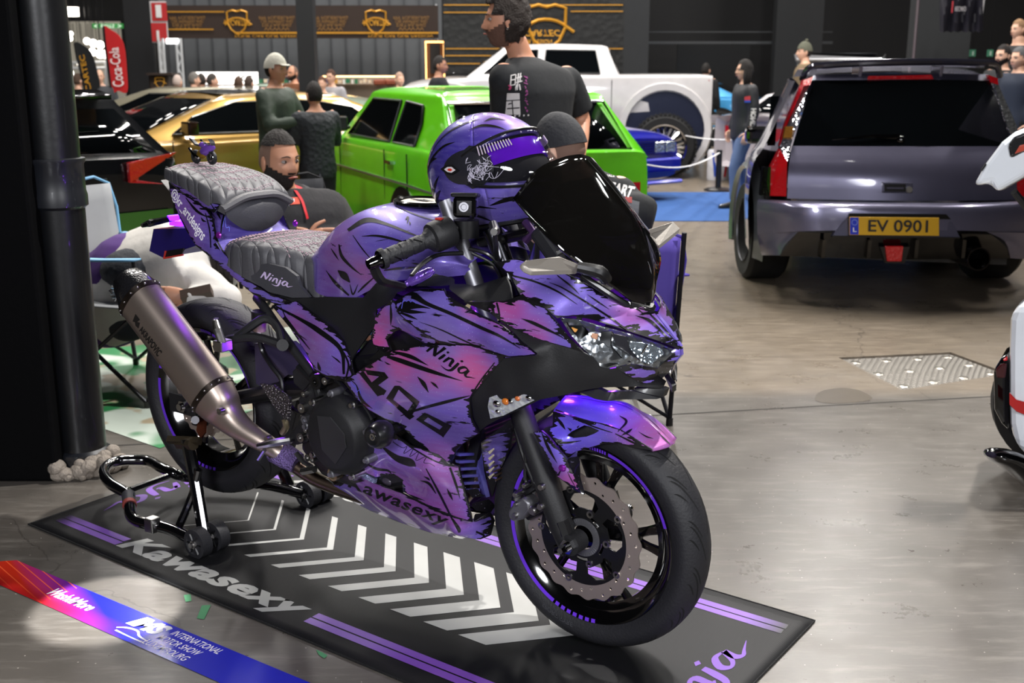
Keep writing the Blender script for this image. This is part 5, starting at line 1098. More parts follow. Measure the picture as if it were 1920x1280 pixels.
for sg in (-1, 1):
    m = MB()
    edge_ = []
    for k in range(28):
        a = 2*PI*k/28; edge_.append((1.38+.42*math.cos(a), .10+.40*math.sin(a)*(1 if math.cos(a) < 0 else .8)))
    ctr = hsh(sg*1.45, .10, 1.05); P_ = [hsh(sg*a, e*.85, 1.02) for a, e in edge_]
    m.add([ctr]+[hsh(sg*(1.40+(a-1.4)*.6), (.09+(e-.09)*.6)*.85, 1.045) for a, e in edge_]+P_, [(0, 1+k, 1+(k+1) % 28) for k in range(28)]+[(1+k, 29+k, 29+(k+1) % 28, 1+(k+1) % 28) for k in range(28)]); vp = m.build('visor_pivot_cover', M('24242a', .25, coat=1), helmet)
    m = MB(); c = hsh(sg*1.62, .06, 1.055); n_ = Vector((0, sg, 0)); P4 = [(-.030, 0), (-.014, .010), (.006, .012), (.026, .0), (.006, -.011), (-.014, -.009)]
    def outw(q, d=.0): return Vector((q.x, q.y+sg*d, q.z))
    for nm, s, mt_, d in (('eye_decal', 1., BLK, .001), ('eye_white', .6, M('c9c2c6', .4), .0018), ('iris_decal', .28, M('c0301c', .4), .0026)):
        mm = MB(); mm.prism([outw(c, d+.002)+Vector((a*s, 0, b*s)) for a, b in P4], (0, sg*.0008, 0)); mm.build(nm, mt_, vp, False)
    m = MB()
    for k in range(12):
        a = 1.12-.06*k/1.2; p0, p1 = hsh(sg*a, .20+.008*k, 1.045), hsh(sg*a+.02*sg, .36+.004*k, 1.045); m.tube([p0, p1], .0018, 4)
    m.build('visor_grille', M('b8a8b8', .4), helmet)
    rr = random.Random(9); m = MB()
    for k in range(26):
        a, e = 1.05+rr.random()*.35, -.15+rr.random()*.35; L = [hsh(sg*(a-.05*j*rr.random()), e+.05*math.sin(j*1.7+k), 1.048) for j in range(5)]; m.tube(L, .0006, 4, 3)
    m.build('visor_scratch_art', M('b9b4c4', .5), helmet)
m = MB(); m.tube([hsh(-PI+2*PI*i/60, -.93, 1.0) for i in range(60)], .007, 8, closed=True); m.build('neck_trim', BLK, helmet)
tr_h = bvh([shell])
ink = MB()
for L in ([(-1.3, .75), (-1.0, .80), (-.7, .72), (-.5, .6)], [(-2.4, .3), (-2.0, .75), (-1.5, .95), (-1.0, 1.0)], [(-2.6, -.1), (-2.3, .25), (-1.9, .5), (-1.6, .55)], [(-2.8, -.4), (-2.3, -.35), (-1.7, -.45), (-1.1, -.62)], [(-2.5, .1), (-2.2, .3), (-2.0, .32)], [(-1.2, -.55), (-.9, -.5), (-.6, -.52)], [(-2.0, -.45), (-1.6, -.6), (-1.2, -.85)], [(-.9, .9), (-.6, .95), (-.3, .85)], [(-2.9, 0), (-2.6, .3), (-2.4, .6)], [(-2.6, -.3), (-2.2, -.15), (-1.95, 0)], [(-2.5, -.42), (-2.2, -.28), (-2.0, -.2)]):
    P_ = cr([(a, e, 0) for a, e in L], 6); n = len(P_); G = [[], []]
    for i, p in enumerate(P_):
        w = .035*math.sin(PI*(i+.5)/n)
        G[0].append(hsh(p.x, p.y+w, 1.007)); G[1].append(hsh(p.x, p.y-w, 1.007))
    ink.grid(G)
    ink.grid([[Vector((0, 0, .0)) + g for g in G[0]], G[1]])
ink.build('helmet_brushwork', INKM, helmet)

# ================================================================ toy motorcycle on the pillion seat
TP = Vector(b2w((-1.372, -.005, 1.1015)))
toy = empty('toy_motorcycle', tuple(TP), YAW-.05, 'small purple model motorcycle standing on the quilted rear seat', 'model motorcycle')
for x in (-.036, .04):
    m = MB(); m.lathe([(.011, -.004), (.0165, -.006), (.0195, -.004), (.0205, 0), (.0195, .004), (.0165, .006), (.011, .004)], (x, 0, .0205), (0, 1, 0), 24, closed=True); w_ = m.build('wheel', RUB, toy)
    m = MB(); m.lathe([(.0, -.005), (.011, -.0045), (.0125, -.003)], (x, 0, .0205), (0, 1, 0), 20)
    for k in range(5): m.box((x+.006*math.cos(k*1.257), -.006, .0205+.006*math.sin(k*1.257)), (.009, .001, .002), Matrix.Rotation(-k*1.257, 3, 'Y'))
    m.build('wheel_disc', CHROME, w_)
PT = M('7a4fb8', .2, .3, 1.)
m = MB(); m.ring([[Vector((x, w*math.cos(a), z+h*math.sin(a))) for a in [2*PI*i/10 for i in range(10)]] for x, w, z, h in ((.058, .002, .050, .003), (.046, .009, .050, .010), (.025, .012, .042, .017), (.0, .010, .038, .014), (-.012, .005, .034, .008))]); m.build('fairing', PT, toy)
m = MB(); m.sph((.002, 0, .056), (.018, .010, .009)); m.build('tank', PT, toy)
m = MB(); m.ring([[Vector((x, w*math.cos(a), z+h*math.sin(a))) for a in [2*PI*i/8 for i in range(8)]] for x, w, z, h in ((-.008, .009, .054, .004), (-.03, .008, .056, .004), (-.045, .007, .066, .005), (-.062, .003, .072, .003))]); m.build('tail', BLK, toy)
m = MB(); m.grid([[(.052, y, .056) for y in (-.007, 0, .007)], [(.044, y, .068) for y in (-.009, 0, .009)], [(.034, y, .074) for y in (-.006, 0, .006)]], 2, 2); m.build('screen', M('2a2a30', .1), toy)
m = MB(); m.tube([(.03, -.020, .062), (.036, 0, .062), (.03, .020, .062)], .0018, 6); m.tube([(.036, -.005, .06), (.04, -.006, .02)], .002, 6); m.build('handlebar', BLK, toy)
m = MB(); m.sph((-.008, 0, .028), (.022, .009, .014)); m.build('engine', M('b08a30', .35, .8), toy)
m = MB(); m.tube([(-.01, -.010, .018), (-.035, -.012, .03), (-.05, -.012, .045)], .004, 8); m.build('exhaust', CHROME, toy)
m = MB(); m.cyl((.034, -.028, .07), (.05, -.014, .058), .0015); m.sph((.036, -.03, .072), (.006, .003, .004)); m.build('mirror', BLK, toy)

# ================================================================ column with drain pipe on the left
PILM = M('030304', .8, bump=('noise', 30, .15), spec=.1)
pc0 = Vector(wg(118, 906)); pl = MB(); pl.box((pc0.x-.62, pc0.y+.13, 3.5), (1.2, .24, 7)); tag(pl.build('trim_2', PILM, smooth=False, mods=[('BEVEL', dict(width=.012, segments=2))]), kind='structure')
pp = Vector(wg(152, 882)); m = MB(); RP = .082
m.lathe([(RP, -.0), (RP, 7)], (pp.x, pp.y+.03, 0), (0, 0, 1), 40); pipe = m.build('drain_pipe', M('07080b', .4, coat=.25, bump=('noise', 20, .1)))
tag(pipe, 'round black drain pipe running up the dark column at the left edge', 'pipe')
zc = wp(150, 390, pp.y-.05)[2]; zc2 = wp(150, 300, pp.y-.05)[2]; m = MB(); m.lathe([(RP, zc-.01), (RP+.012, zc), (RP+.012, zc+.035), (RP+.008, zc+.05), (RP+.008, zc2-.02), (RP+.014, zc2-.01), (RP+.014, zc2), (RP, zc2+.003)], (pp.x, pp.y+.03, 0), (0, 0, 1), 40); m.build('pipe_collar', M('16181d', .4, coat=.5), pipe)
zk = wp(150, 855, pp.y-.05)[2]; m = MB(); m.lathe([(RP+.001, .0), (RP+.012, .01), (RP+.012, max(.05, zk)), (RP, max(.06, zk+.01))], (pp.x, pp.y+.03, 0), (0, 0, 1), 40); m.build('pipe_foot', M('14161b', .35, coat=.6), pipe)
rr = random.Random(3); m = MB()
for k in range(46):
    a = -2.3+rr.random()*2.4; r = RP+.02+rr.random()*.035; s = .012+rr.random()*.02; m.sph((pp.x+r*math.cos(a), pp.y+.03+r*math.sin(a), s*.8+max(0, rr.random()*.09-(r-RP)*1.2)), (s*1.2, s, s*.9), 10, 7, Matrix.Rotation(rr.random()*3, 3, 'Z'))
foam = m.build('mounting_foam', M('857c72', .85, bump=('noise', 90, .9))); tag(foam, 'crusty beige foam squeezed out around the foot of the black drain pipe', 'foam', kind='stuff')

# ================================================================ folding chairs
def campchair(nm, loc, yaw, label, fab, trim, frame_, back=True, w=.56, sh=.42, bh=.86):
    r = empty(nm, loc, yaw, label, 'chair'); h = w/2; d = .25
    m = MB(); m.grid([[(x, y, sh-.03*math.cos((x/d)*1.5)*math.cos(y/h*1.5)) for y in (-h, -h*.5, 0, h*.5, h)] for x in (-d, -d*.5, 0, d*.5, d)], 3, 3); m.build('seat', fab, r, mods=[('SOLIDIFY', dict(thickness=.006))])
    m = MB(); m.grid([[(-d-.03-.12*(z-sh)+.02-.05*math.cos(y/h*1.5), y, z) for y in (-h, -h*.5, 0, h*.5, h)] for z in (sh+.04, (sh+bh)/2, bh)], 3, 3); m.build('backrest', fab, r, mods=[('SOLIDIFY', dict(thickness=.006))])
    m = MB(); m.tube([(-d-.02, -h, sh+.02), (-d-.07, -h, bh), (-d-.12, 0, bh+.01), (-d-.07, h, bh), (-d-.02, h, sh+.02)], .007, 6, 3); m.build('piping', trim, r)
    for s in (-1, 1):
        m = MB(); m.tube([(-d-.09, s*h, bh+.02), (-d, s*h, .02)], .010, 8); m.build('back_post', frame_, r)
        m = MB(); m.tube([(-d, s*h, .02), (d, s*h, sh)], .009, 8); m.tube([(d, s*h, .02), (-d, s*h, sh)], .009, 8); m.build('leg', frame_, r)
        m = MB(); m.tube([(d, s*h, sh), (d, s*(h+.02), sh+.2)], .009, 8); m.build('arm_post', frame_, r)
        m = MB(); m.grid([[(x, s*(h+.02)+y, sh+.21-.012*math.sin((x+d)/(2*d)*PI)) for x in (-d-.04, 0, d+.02)] for y in (-.025, .025)], 3, 1); m.build('armrest', trim, r, mods=[('SOLIDIFY', dict(thickness=.008))])
        for x in (-d, d): m = MB(); m.cyl((x, s*h, 0), (x, s*h, .03), .014, n=10); m.build('foot', BLK, r)
    for a, b in (((-d, -h, .03), (-d, h, sh)), ((-d, h, .03), (-d, -h, sh)), ((d, -h, .03), (d, h, sh)), ((d, h, .03), (d, -h, sh))): m = MB(); m.tube([a, b], .008, 6); m.build('cross_leg', frame_, r)
    return r
lc = Vector(wg(215, 765)); campchair('camping_chair', (lc.x, lc.y+.35, 0), -.35, 'grey folding camping chair with light blue piping beside the black drain pipe', M('8d8f92', .8), M('6fa3c8', .6), M('4b4c50', .35, .8))
campchair('camping_chair', (.30, 4.42, 0), PI/2+.20, 'purple folding camping chair behind the dark windscreen with its post showing beside the mirror', M('5a4aa6', .8), M('4a3c9a', .7), M('1d1d22', .35, .5), sh=.40, bh=.76)
# dark bag and keys on the left chair seat
m = MB(); m.sph((lc.x+.05, lc.y+.30, .53), (.17, .13, .10)); tag(m.build('shoulder_bag', M('2b2d33', .85, bump=('noise', 30, .8)), mods=[('DISPLACE', dict(strength=.0))][:0]), 'dark crumpled fabric bag lying on the seat of the grey camping chair', 'bag')
m = MB(); rr = random.Random(6); 
for k in range(14): m.tube([(lc.x-.04+rr.random()*.12, lc.y+.16, .42+rr.random()*.07) for _ in range(4)], .003, 5, 3)
kc = m.build('key_bunch', CHROME); tag(kc, 'shiny bunch of keys and tags hanging from the dark bag on the grey chair', 'keys')
# green and pale painted floor sheet lying behind the rear wheel
m = MB(); Q4 = [wg(*q, .002) for q in ((178, 655), (330, 640), (640, 600), (640, 700), (300, 840), (185, 800))]; m.add(Q4, [tuple(range(6))])
def sheet():
    mt, t, b = newmat('painted_sheet'); o = t.n('TexCoord').outputs['Object']; n = t.n('TexNoise', Vector=o, Scale=2.2, Detail=2.).outputs['Fac']
    c = t.mix(t.step(n, .48, .52), lin('bfcabf'), lin('2f7d4a')); c = t.mix(t.step(t.n('TexNoise', Vector=o, Scale=5.).outputs['Fac'], .55, .6), c, lin('a89a80'))
    t.set(b.inputs['Base Color'], c); b.inputs['Roughness'].default_value = .35; return mt
tag(m.build('floor_sheet', sheet(), smooth=False), 'green and white painted sheet spread on the floor behind the rear wheel', 'floor sheet')
# ================================================================ cars
def carpaint(c, metal=.35, rough=.28): return M(c, rough, metal, 1.)
GLS = M('07090b', .06, spec=.45); LENSR = M('a01018', .12, coat=1., emit='c01018', es=.12, bump=('vor', 60, .4)); LENSC = M('c9ccd0', .1, .9, bump=('vor', 50, .5)); TYRE = M('121213', .7)
def lerp(a, b, t): return a+(b-a)*t
def interp(P, x):
    for (a, *u), (b, *v) in zip(P, P[1:]):
        if a <= x <= b: t = (x-a)/(b-a+1e-9); return [lerp(p, q, t) for p, q in zip(u, v)]
    return list(P[0][1:] if x < P[0][0] else P[-1][1:])
def carwheel(root, x, y, r, w=.2, spokes=5, mat=None, nm='wheel', chrome=False):
    s = 1 if y > 0 else -1; mat = mat or M('8d8f92', .25, 1.)
    m = MB(); m.lathe([(r*.64, -w/2), (r*.9, -w/2), (r, -w*.35), (r, w*.35), (r*.9, w/2), (r*.64, w/2)], (x, y, r), (0, 1, 0), 40, closed=True); o = m.build(nm, TYRE, root)
    if chrome:
        m = MB()
        for k in range(44): a = 2*PI*k/44; m.box((x+r*1.0*math.cos(a), y, r+r*1.0*math.sin(a)), (.03, w*.9, .035), Matrix.Rotation(-a, 3, 'Y'))
        m.build('tread_block', TYRE, o, False)
    m = MB(); m.lathe([(r*.66, s*w/2), (r*.62, s*w*.42), (r*.58, s*w*.1), (0, s*w*.08)], (x, y, r), (0, 1, 0), 36); m.lathe([(r*.66, s*w*.5), (r*.70, s*w*.52), (r*.66, s*w*.44)], (x, y, r), (0, 1, 0), 36)
    for k in range(spokes):
        a = 2*PI*k/spokes
        for da in ((-.12, .12) if not chrome else (-.25, 0, .25)): m.tube([(x+r*.12*math.cos(a), y+s*w*.46, r+r*.12*math.sin(a)), (x+r*.62*math.cos(a+da), y+s*w*.42, r+r*.62*math.sin(a+da))], r*.05, 6)
    m.lathe([(r*.14, s*w*.3), (r*.14, s*w*.5), (0, s*w*.53)], (x, y, r), (0, 1, 0), 20); m.build('rim', mat, o)
    return o
def car(nm, label, loc, yaw, paint, body, roofp, wins, wheels, wr_=.30, k=1., group=None, rim=None, rear=None, front=None, wt=.12, glass=GLS, ws=True):
    """body: (x, z_low, z_belt, half width, z_top); roofp: dict of green-house corners; wins: side glass polygons in (x, z)"""
    root = empty(nm, loc, yaw, label, 'car', group)
    G = []
    for x, z0, zb, w, zt in body:
        G.append([(x, 0, z0), (x, -w*.86, z0), (x, -w*.99, z0+.10), (x, -w, (z0+zb)*.55), (x, -w*.985, zb-.05), (x, -w*.93, zb+.005), (x, -w*.6, lerp(zb, zt, .8)), (x, 0, zt)])
    m = MB(); m.grid(G, 3, 3)
    n = len(G[0])
    for row in (G[0], G[-1]): P_ = cr(row, 3); m.add(P_, [tuple(range(len(P_)))])
    m.mirror(); m.build('body', paint, root, ang=40)
    R = roofp; x0, x1, x2, x3, zb, zr, wb, wt_ = R['x0'], R['x1'], R['x2'], R['x3'], R['zb'], R['zr'], R['wb'], R['wt']
    # green house: belt x0..x3, roof x1..x2 (x0 rear)
    def sidey(x, z): t = (z-zb)/(zr-zb); return lerp(wb, wt_, max(0, min(1, t)))
    G = []
    for t in (0, .33, .66, .9, 1):
        z = lerp(zb-.02, zr-.03, t); w = lerp(wb, wt_, t); a, b = lerp(x0, x1, t), lerp(x3, x2, t)
        G.append([(a, 0, z), (a, -w*.55, z), (a+.01*0, -w*.93, z), (a+.06, -w, z), (lerp(a, b, .5), -w-.01, z), (b-.08, -w, z), (b, -w*.92, z), (b+R.get('cv', .05)*.7, -w*.5, z), (b+R.get('cv', .05), 0, z)])
    z = zr; w = wt_; G.append([(x1+.08, 0, z+.0), (x1+.08, -w*.5, z), (x1+.09, -w*.80, z-.004), (x1+.14, -w*.88, z-.006), (lerp(x1, x2, .5), -w*.88, z+.01), (x2-.12, -w*.88, z-.006), (x2-.06, -w*.8, z-.004), (x2-.04, -w*.45, z+.003), (x2-.03, 0, z+.006)])
    m = MB(); m.grid(G, 2, 2); P_ = cr(G[-1], 2); m.add([Vector(p) for p in P_]+[Vector((p.x, -p.y, p.z)) for p in P_], [(i, i+1, len(P_)+i+1, len(P_)+i) for i in range(len(P_)-1)])
    kk = len(m.v)
    m2 = MB(); m2.grid(G, 2, 2); m.add([Vector((p.x, -p.y, p.z)) for p in m2.v], [f[::-1] for f in m2.f]); m.build('cabin', paint, root, ang=40)
    for poly in wins:
        for s in (-1, 1):
            P_ = [Vector((x, s*(sidey(x, z)+.012), z)) for x, z in poly]; m = MB(); m.prism(P_, (0, -s*.01, 0)); g = m.build('side_window', glass, root, False)
            m = MB(); m.tube(P_, wt*.08, 4, closed=True); m.build('window_trim', BLK, g)
    def endglass(nm_, t0, t1, wi, rearside, mat_):
        P_ = []
        for t, f in ((t0, 1), (t1, 1)):
            z = lerp(zb-.02, zr-.03, t); w = lerp(wb, wt_, t)*wi; x = lerp(x0, x1, t) if rearside else lerp(x3, x2, t); dx = -.012 if rearside else .012
            cv = 0 if rearside else R.get('cv', .05)
            P_.append([(x+dx+(cv*(1-abs(q)**1.6)), q*w, z+.004) for q in (-1, -.5, 0, .5, 1)])
        m = MB(); m.grid(P_, 2, 1); o = m.build(nm_, mat_, root, mods=[('SOLIDIFY', dict(thickness=.008, offset=0))]); return o
    endglass('rear_window', *R.get('rg', (.12, .9)), R.get('rw', .86), True, glass); endglass('windscreen', .06, .95, .88, False, glass)
    for wx in wheels:
        for s in (-1, 1):
            w = interp([(q[0], q[3]) for q in body], wx)[0]
            m = MB(); m.lathe([(wr_*1.16, -.02), (wr_*1.16, .012), (0, .012)], (wx, s*(w-.005), wr_*.98), (0, s, 0), 32); m.build('wheel_arch', BLK, root)
            carwheel(root, wx, s*(w-.085), wr_, .2, mat=rim)
    return root
def door_lines(root, paint, xs, w, z0, z1):
    for x in xs:
        for s in (-1, 1): m = MB(); m.box((x, s*(w+.001), (z0+z1)/2), (.008, .006, z1-z0)); m.build('door_gap', BLK, root, False)
def mirrors(root, x, w, z, mt_):
    for s in (-1, 1): m = MB(); m.box((x, s*(w+.10), z), (.09, .17, .11)); m.box((x+.02, s*(w+.01), z-.03), (.05, .06, .03)); m.build('door_mirror', mt_, root, False, mods=[('BEVEL', dict(width=.025, segments=3))])
def heading(hx, hy): return math.atan2(hy, hx)
# green hatchback
GRN = carpaint('6cd81a', .0, .3)
hx, hy = -.40, .917; yg = heading(hx, hy); o0 = Vector((-.43, 6.9, 0)); rv = Vector((hy, -hx, 0)); c0 = o0+rv*.74
golf = car('green_hatchback', 'bright lime green boxy hatchback behind the helmet and the seated man in the hooded sweater', (c0.x, c0.y, 0), yg, GRN,
    [(0, .22, .80, .66, .80), (.06, .18, .84, .73, .86), (.7, .16, .86, .76, .88), (2.3, .16, .84, .76, .88), (2.5, .16, .83, .75, .87), (3.2, .18, .74, .73, .80), (3.34, .22, .66, .70, .72)],
    dict(x0=.03, x1=.45, x2=1.95, x3=2.55, zb=.82, zr=1.23, wb=.71, wt=.58, rg=(.14, .86), rw=.86, cv=.10), [[(.62, .87), (.60, 1.02), (.66, 1.13), (1.02, 1.15), (1.08, .87)], [(1.16, .87), (1.14, 1.15), (1.80, 1.15), (2.22, .87)]], (.72, 2.85), .28)
door_lines(golf, GRN, (.62, 1.12, 2.3), .76, .25, .82)
for s in (-1, 1):
    m = MB(); m.box((1.0, s*.765, .74), (.14, .02, .022)); m.build('door_handle', CHROME, golf, False)
    m = MB(); m.tube([(.02, s*.73, .60), (.7, s*.772, .62), (2.4, s*.772, .62), (3.25, s*.74, .60)], .008, 6); m.build('side_moulding', ALU, golf)
m = MB(); z0, z1 = .82-.02+.41*.10, .82+.41*.86; P_ = [(.03+.42*.13-.02, -.62, z0+.01), (.03+.42*.13-.02, .62, z0+.01), (.03+.42*.86-.02, .56, z1-.02), (.03+.42*.86-.02, -.56, z1-.02)]; m.tube(P_, .012, 6, closed=True); m.build('chrome_surround', CHROME, golf)
mirrors(golf, 2.2, .71, .95, BLK)
for s in (-1, 1): m = MB(); m.box((-.0, s*.54, .58), (.03, .22, .12)); m.build('tail_light', LENSR, golf, False)
m = MB(); m.box((-.03, 0, .38), (.10, 1.36, .12)); m.build('bumper', BLK, golf, False, mods=[('BEVEL', dict(width=.02))])
# gold coupe, seen from its left side
GOLD = carpaint('96763a', .6, .3)
bm_ = car('gold_coupe', 'satin gold coupe with black roof and dark side windows parked behind the rear seat', (-.85, 11.55, 0), heading(-.80, -.60), GOLD,
    [(0, .25, .78, .78, .82), (.1, .2, .82, .88, .86), (.9, .16, .84, .93, .88), (2.2, .15, .80, .92, .85), (3.2, .15, .78, .91, .84), (3.7, .18, .70, .88, .78), (3.9, .22, .60, .78, .68)],
    dict(x0=.45, x1=1.35, x2=2.45, x3=3.35, zb=.80, zr=1.16, wb=.80, wt=.62, cv=.14), [[(1.05, .86), (1.25, 1.03), (1.6, 1.09), (1.75, 1.10), (1.75, .85)], [(1.80, .85), (1.80, 1.10), (2.35, 1.09), (2.75, .98), (2.95, .85)]], (.85, 3.35), .33, wt=.08)
door_lines(bm_, GOLD, (1.5, 3.0), .925, .25, .80); mirrors(bm_, 2.85, .82, .90, M('2a1a12', .15, .5, 1.))
m = MB(); m.box((1.72, .935, .70), (.22, .02, .03)); m.box((1.72, -.935, .70), (.22, .02, .03)); m.build('door_handle', GOLD, bm_, False)
m = MB(); m.grid([[(1.3, y, 1.163), (1.9, y, 1.178), (2.45, y, 1.165)] for y in (-.52, 0, .52)], 3, 3); m.build('roof_skin', GBLK, bm_)
# pale car beyond the gold one
car('pale_gold_car', 'champagne coloured car whose windscreen shows just behind the gold coupe', (-1.5, 13.3, 0), heading(-1, .05), carpaint('8f8a78', .5),
    [(0, .25, .80, .78, .84), (.9, .16, .88, .9, .9), (3.2, .15, .84, .91, .88), (4.5, .22, .6, .78, .68)], dict(x0=.4, x1=1.2, x2=2.6, x3=3.4, zb=.86, zr=1.15, wb=.8, wt=.64, cv=.12), [[(1.1, .9), (1.3, 1.09), (2.5, 1.09), (2.95, .9)]], (.8, 3.6), .32)
# dark hatch at far left: rear right corner faces us
DK = carpaint('15171a', .3, .2)
dk_ = car('dark_hatchback', 'glossy dark hatchback with red tail light beside the black drain pipe', (-2.68, 6.45, 0), heading(-.72, .69), DK,
    [(0, .22, .72, .80, .76), (.08, .18, .86, .88, .88), (.7, .16, .90, .90, .92), (2.2, .16, .86, .90, .9), (2.5, .2, .78, .84, .80), (2.65, .25, .66, .7, .70)],
    dict(x0=.06, x1=.42, x2=1.7, x3=2.3, zb=.86, zr=1.22, wb=.84, wt=.66, rg=(.06, .80), rw=.9, cv=.1), [[(.35, .92), (.5, 1.14), (1.2, 1.16), (1.25, .91)], [(1.3, .91), (1.3, 1.16), (1.6, 1.15), (2.0, .91)]], (.85, 2.1), .32)
for s in (-1, 1): m = MB(); m.prism([(-.015, s*.50, .82), (-.015, s*.50, .70), (.05, s*.86, .66), (.30, s*.91, .76), (.30, s*.91, .83), (.06, s*.87, .86)], (-.03, 0, 0)); m.build('tail_light', LENSR, dk_, False, mods=[('BEVEL', dict(width=.012, segments=2))])
m = MB(); m.grid([[(.20, y, 1.215) for y in (-.55, 0, .55)], [(.45, y, 1.245) for y in (-.58, 0, .58)]], 2, 2); m.build('roof_spoiler', GBLK, dk_, mods=[('SOLIDIFY', dict(thickness=.03))])
m = MB(); m.grid([[(-.03, y, z) for y in (-.78, -.4, 0, .4, .78)] for z in (.30, .42, .52)], 2, 2); m.build('reflection_valance', carpaint('2c6a18', .1), dk_)  # lower bumper skin coloured green to stand for the green hatchback's reflection
# white pick-up
WHT_ = carpaint('c9c6c6', .1, .3)
pk = car('white_pickup', 'tall white crew cab pickup truck on big chrome wheels behind the standing man', (3.45, 15.3, .22), heading(-.995, .1), WHT_,
    [(.88, .55, 1.02, .92, 1.02), (.93, .45, 1.06, .98, 1.06), (2.0, .42, 1.06, 1.0, 1.06), (3.9, .42, 1.02, 1.0, 1.04), (4.3, .42, .98, .99, 1.04), (4.75, .5, .88, .95, .98), (4.9, .55, .8, .85, .88)],
    dict(x0=2.02, x1=2.18, x2=3.5, x3=4.0, zb=1.02, zr=1.44, wb=.88, wt=.70, cv=.1, rg=(.2, .85)), [[(2.25, 1.08), (2.32, 1.36), (2.95, 1.37), (2.98, 1.08)], [(3.06, 1.08), (3.06, 1.37), (3.42, 1.36), (3.75, 1.08)]], (), .42)
door_lines(pk, WHT_, (2.1, 3.0), 1.0, .5, 1.0)
for x in (1.42, 4.2):
    for s in (-1, 1):
        m = MB(); m.lathe([(.50, -.02), (.50, .03), (0, .03)], (x, s*.97, .36), (0, s, 0), 32); m.build('wheel_arch', M('22263a', .3, .5), pk)
        m = MB(); m.lathe([(.50, .0), (.50, .07), (.58, .07), (.60, .0)], (x, s*.97, .38), (0, s, 0), 32, a0=0, a1=2*PI); m.build('fender_flare', WHT_, pk)
        carwheel(pk, x, s*1.02, .40, .34, 8, CHROME, chrome=True).location.z = -.22
m = MB(); m.box((.90, .90, .86), (.05, .12, .28)); m.box((.90, -.90, .86), (.05, .12, .28)); m.build('tail_light', LENSR, pk, False)
m = MB(); m.box((.82, 0, .52), (.16, 1.9, .16)); m.build('bumper', CHROME, pk, False, mods=[('BEVEL', dict(width=.03))])
m = MB(); m.box((1.42, 0, .22), (.12, 1.8, .12)); m.box((4.2, 0, .22), (.12, 1.8, .12)); m.box((3.2, .5, .40), (3.4, .1, .1)); m.box((3.2, -.5, .40), (3.4, .1, .1)); m.build('chassis', CHROME, pk, False)
# dark blue saloon front corner
BLU = carpaint('151a9a', .3, .25)
bl = car('blue_saloon', 'deep blue saloon with square twin headlights showing between the green hatchback and the rope barrier', (-1.15, 14.75, 0), heading(.60, -.80), BLU,
    [(.7, .3, .7, .7, .74), (1.0, .2, .78, .8, .8), (2.6, .2, .74, .8, .78), (3.6, .2, .68, .78, .74), (3.85, .24, .62, .76, .66)], dict(x0=1.0, x1=1.3, x2=1.9, x3=2.5, zb=.75, zr=1.08, wb=.7, wt=.58), [[(1.3, .8), (1.4, 1.02), (1.9, 1.02), (2.25, .8)]], (1.2, 3.1), .27)
m = MB(); m.box((3.86, 0, .56), (.04, .9, .13)); gl = m.build('grille', M('0a0d40', .4), bl, False)
for k in range(5): m = MB(); m.box((3.885, 0, .51+.025*k), (.01, .9, .007)); m.build('grille_bar', BLU, gl, False)
for s in (-1, 1):
    for y in (.47, .63): m = MB(); m.box((3.87, s*y, .56), (.05, .14, .12)); m.build('headlight', LENSC, bl, False, mods=[('BEVEL', dict(width=.01))])
    m = MB(); m.box((3.90, s*.58, .38), (.04, .26, .07)); m.build('indicator_lamp', LENSC, bl, False)
m = MB(); m.box((3.88, 0, .38), (.12, 1.5, .14)); m.box((3.90, 0, .20), (.16, 1.5, .04)); m.build('bumper', BLU, bl, False, mods=[('BEVEL', dict(width=.02))])
# light blue car, white-red car, silver hatch-up car at right distance
car('light_blue_car', 'light blue low car in the distance left of the woman in the racing jacket', (4.6, 20.8, 0), heading(-.95, .3), carpaint('3c8ec4', .3), [(0, .25, .8, .8, .82), (.8, .2, .86, .88, .88), (2.8, .2, .8, .88, .84), (4.0, .3, .55, .7, .6)], dict(x0=.3, x1=.9, x2=2.0, x3=2.8, zb=.82, zr=1.12, wb=.78, wt=.6), [[(.8, .88), (1.0, 1.06), (1.9, 1.06), (2.3, .88)]], (.7, 3.2), .32)
wr_c = car('white_car', 'white car with red tail light directly behind the woman in the racing jacket', (3.1, 13.3, 0), heading(.75, .66), carpaint('b9b2b6', .1), [(0, .25, .74, .74, .76), (.1, .2, .82, .84, .84), (2.8, .2, .8, .85, .84), (3.9, .3, .6, .75, .64)], dict(x0=.2, x1=.6, x2=2.0, x3=2.7, zb=.8, zr=1.08, wb=.76, wt=.6), [[(.5, .86), (.7, 1.02), (2.0, 1.02), (2.3, .86)]], (.8, 3.2), .29)
for s in (-1, 1): m = MB(); m.box((-.01, s*.58, .62), (.05, .30, .14)); m.build('tail_light', LENSR, wr_c, False)
sv = car('silver_wagon', 'silver car with raised tailgate behind the person in the striped beanie', (5.0, 17.6, 0), heading(.3, .95), carpaint('8f9094', .6), [(0, .3, .86, .8, .88), (.1, .25, .92, .9, .94), (2.8, .2, .9, .9, .94), (4.2, .3, .7, .8, .76)], dict(x0=.1, x1=.4, x2=2.6, x3=3.4, zb=.9, zr=1.3, wb=.84, wt=.68), [[(.5, .96), (.6, 1.22), (1.4, 1.24), (1.4, .95)]], (.8, 3.5), .33)
m = MB(); P_ = [(.35, -.62, 1.32), (-.35, -.66, 1.58), (-.55, -.62, 1.50), (-.55, .62, 1.50), (-.35, .66, 1.58), (.35, .62, 1.32)]; m.prism(P_, (.03, 0, -.05)); m.build('tailgate', carpaint('a9aaae', .6), sv, False, mods=[('BEVEL', dict(width=.015))])
m = MB(); m.prism([(.25, -.5, 1.365), (-.3, -.54, 1.572), (-.3, .54, 1.572), (.25, .5, 1.365)], (.0, 0, .01)); m.build('rear_window', GLS, sv, False)
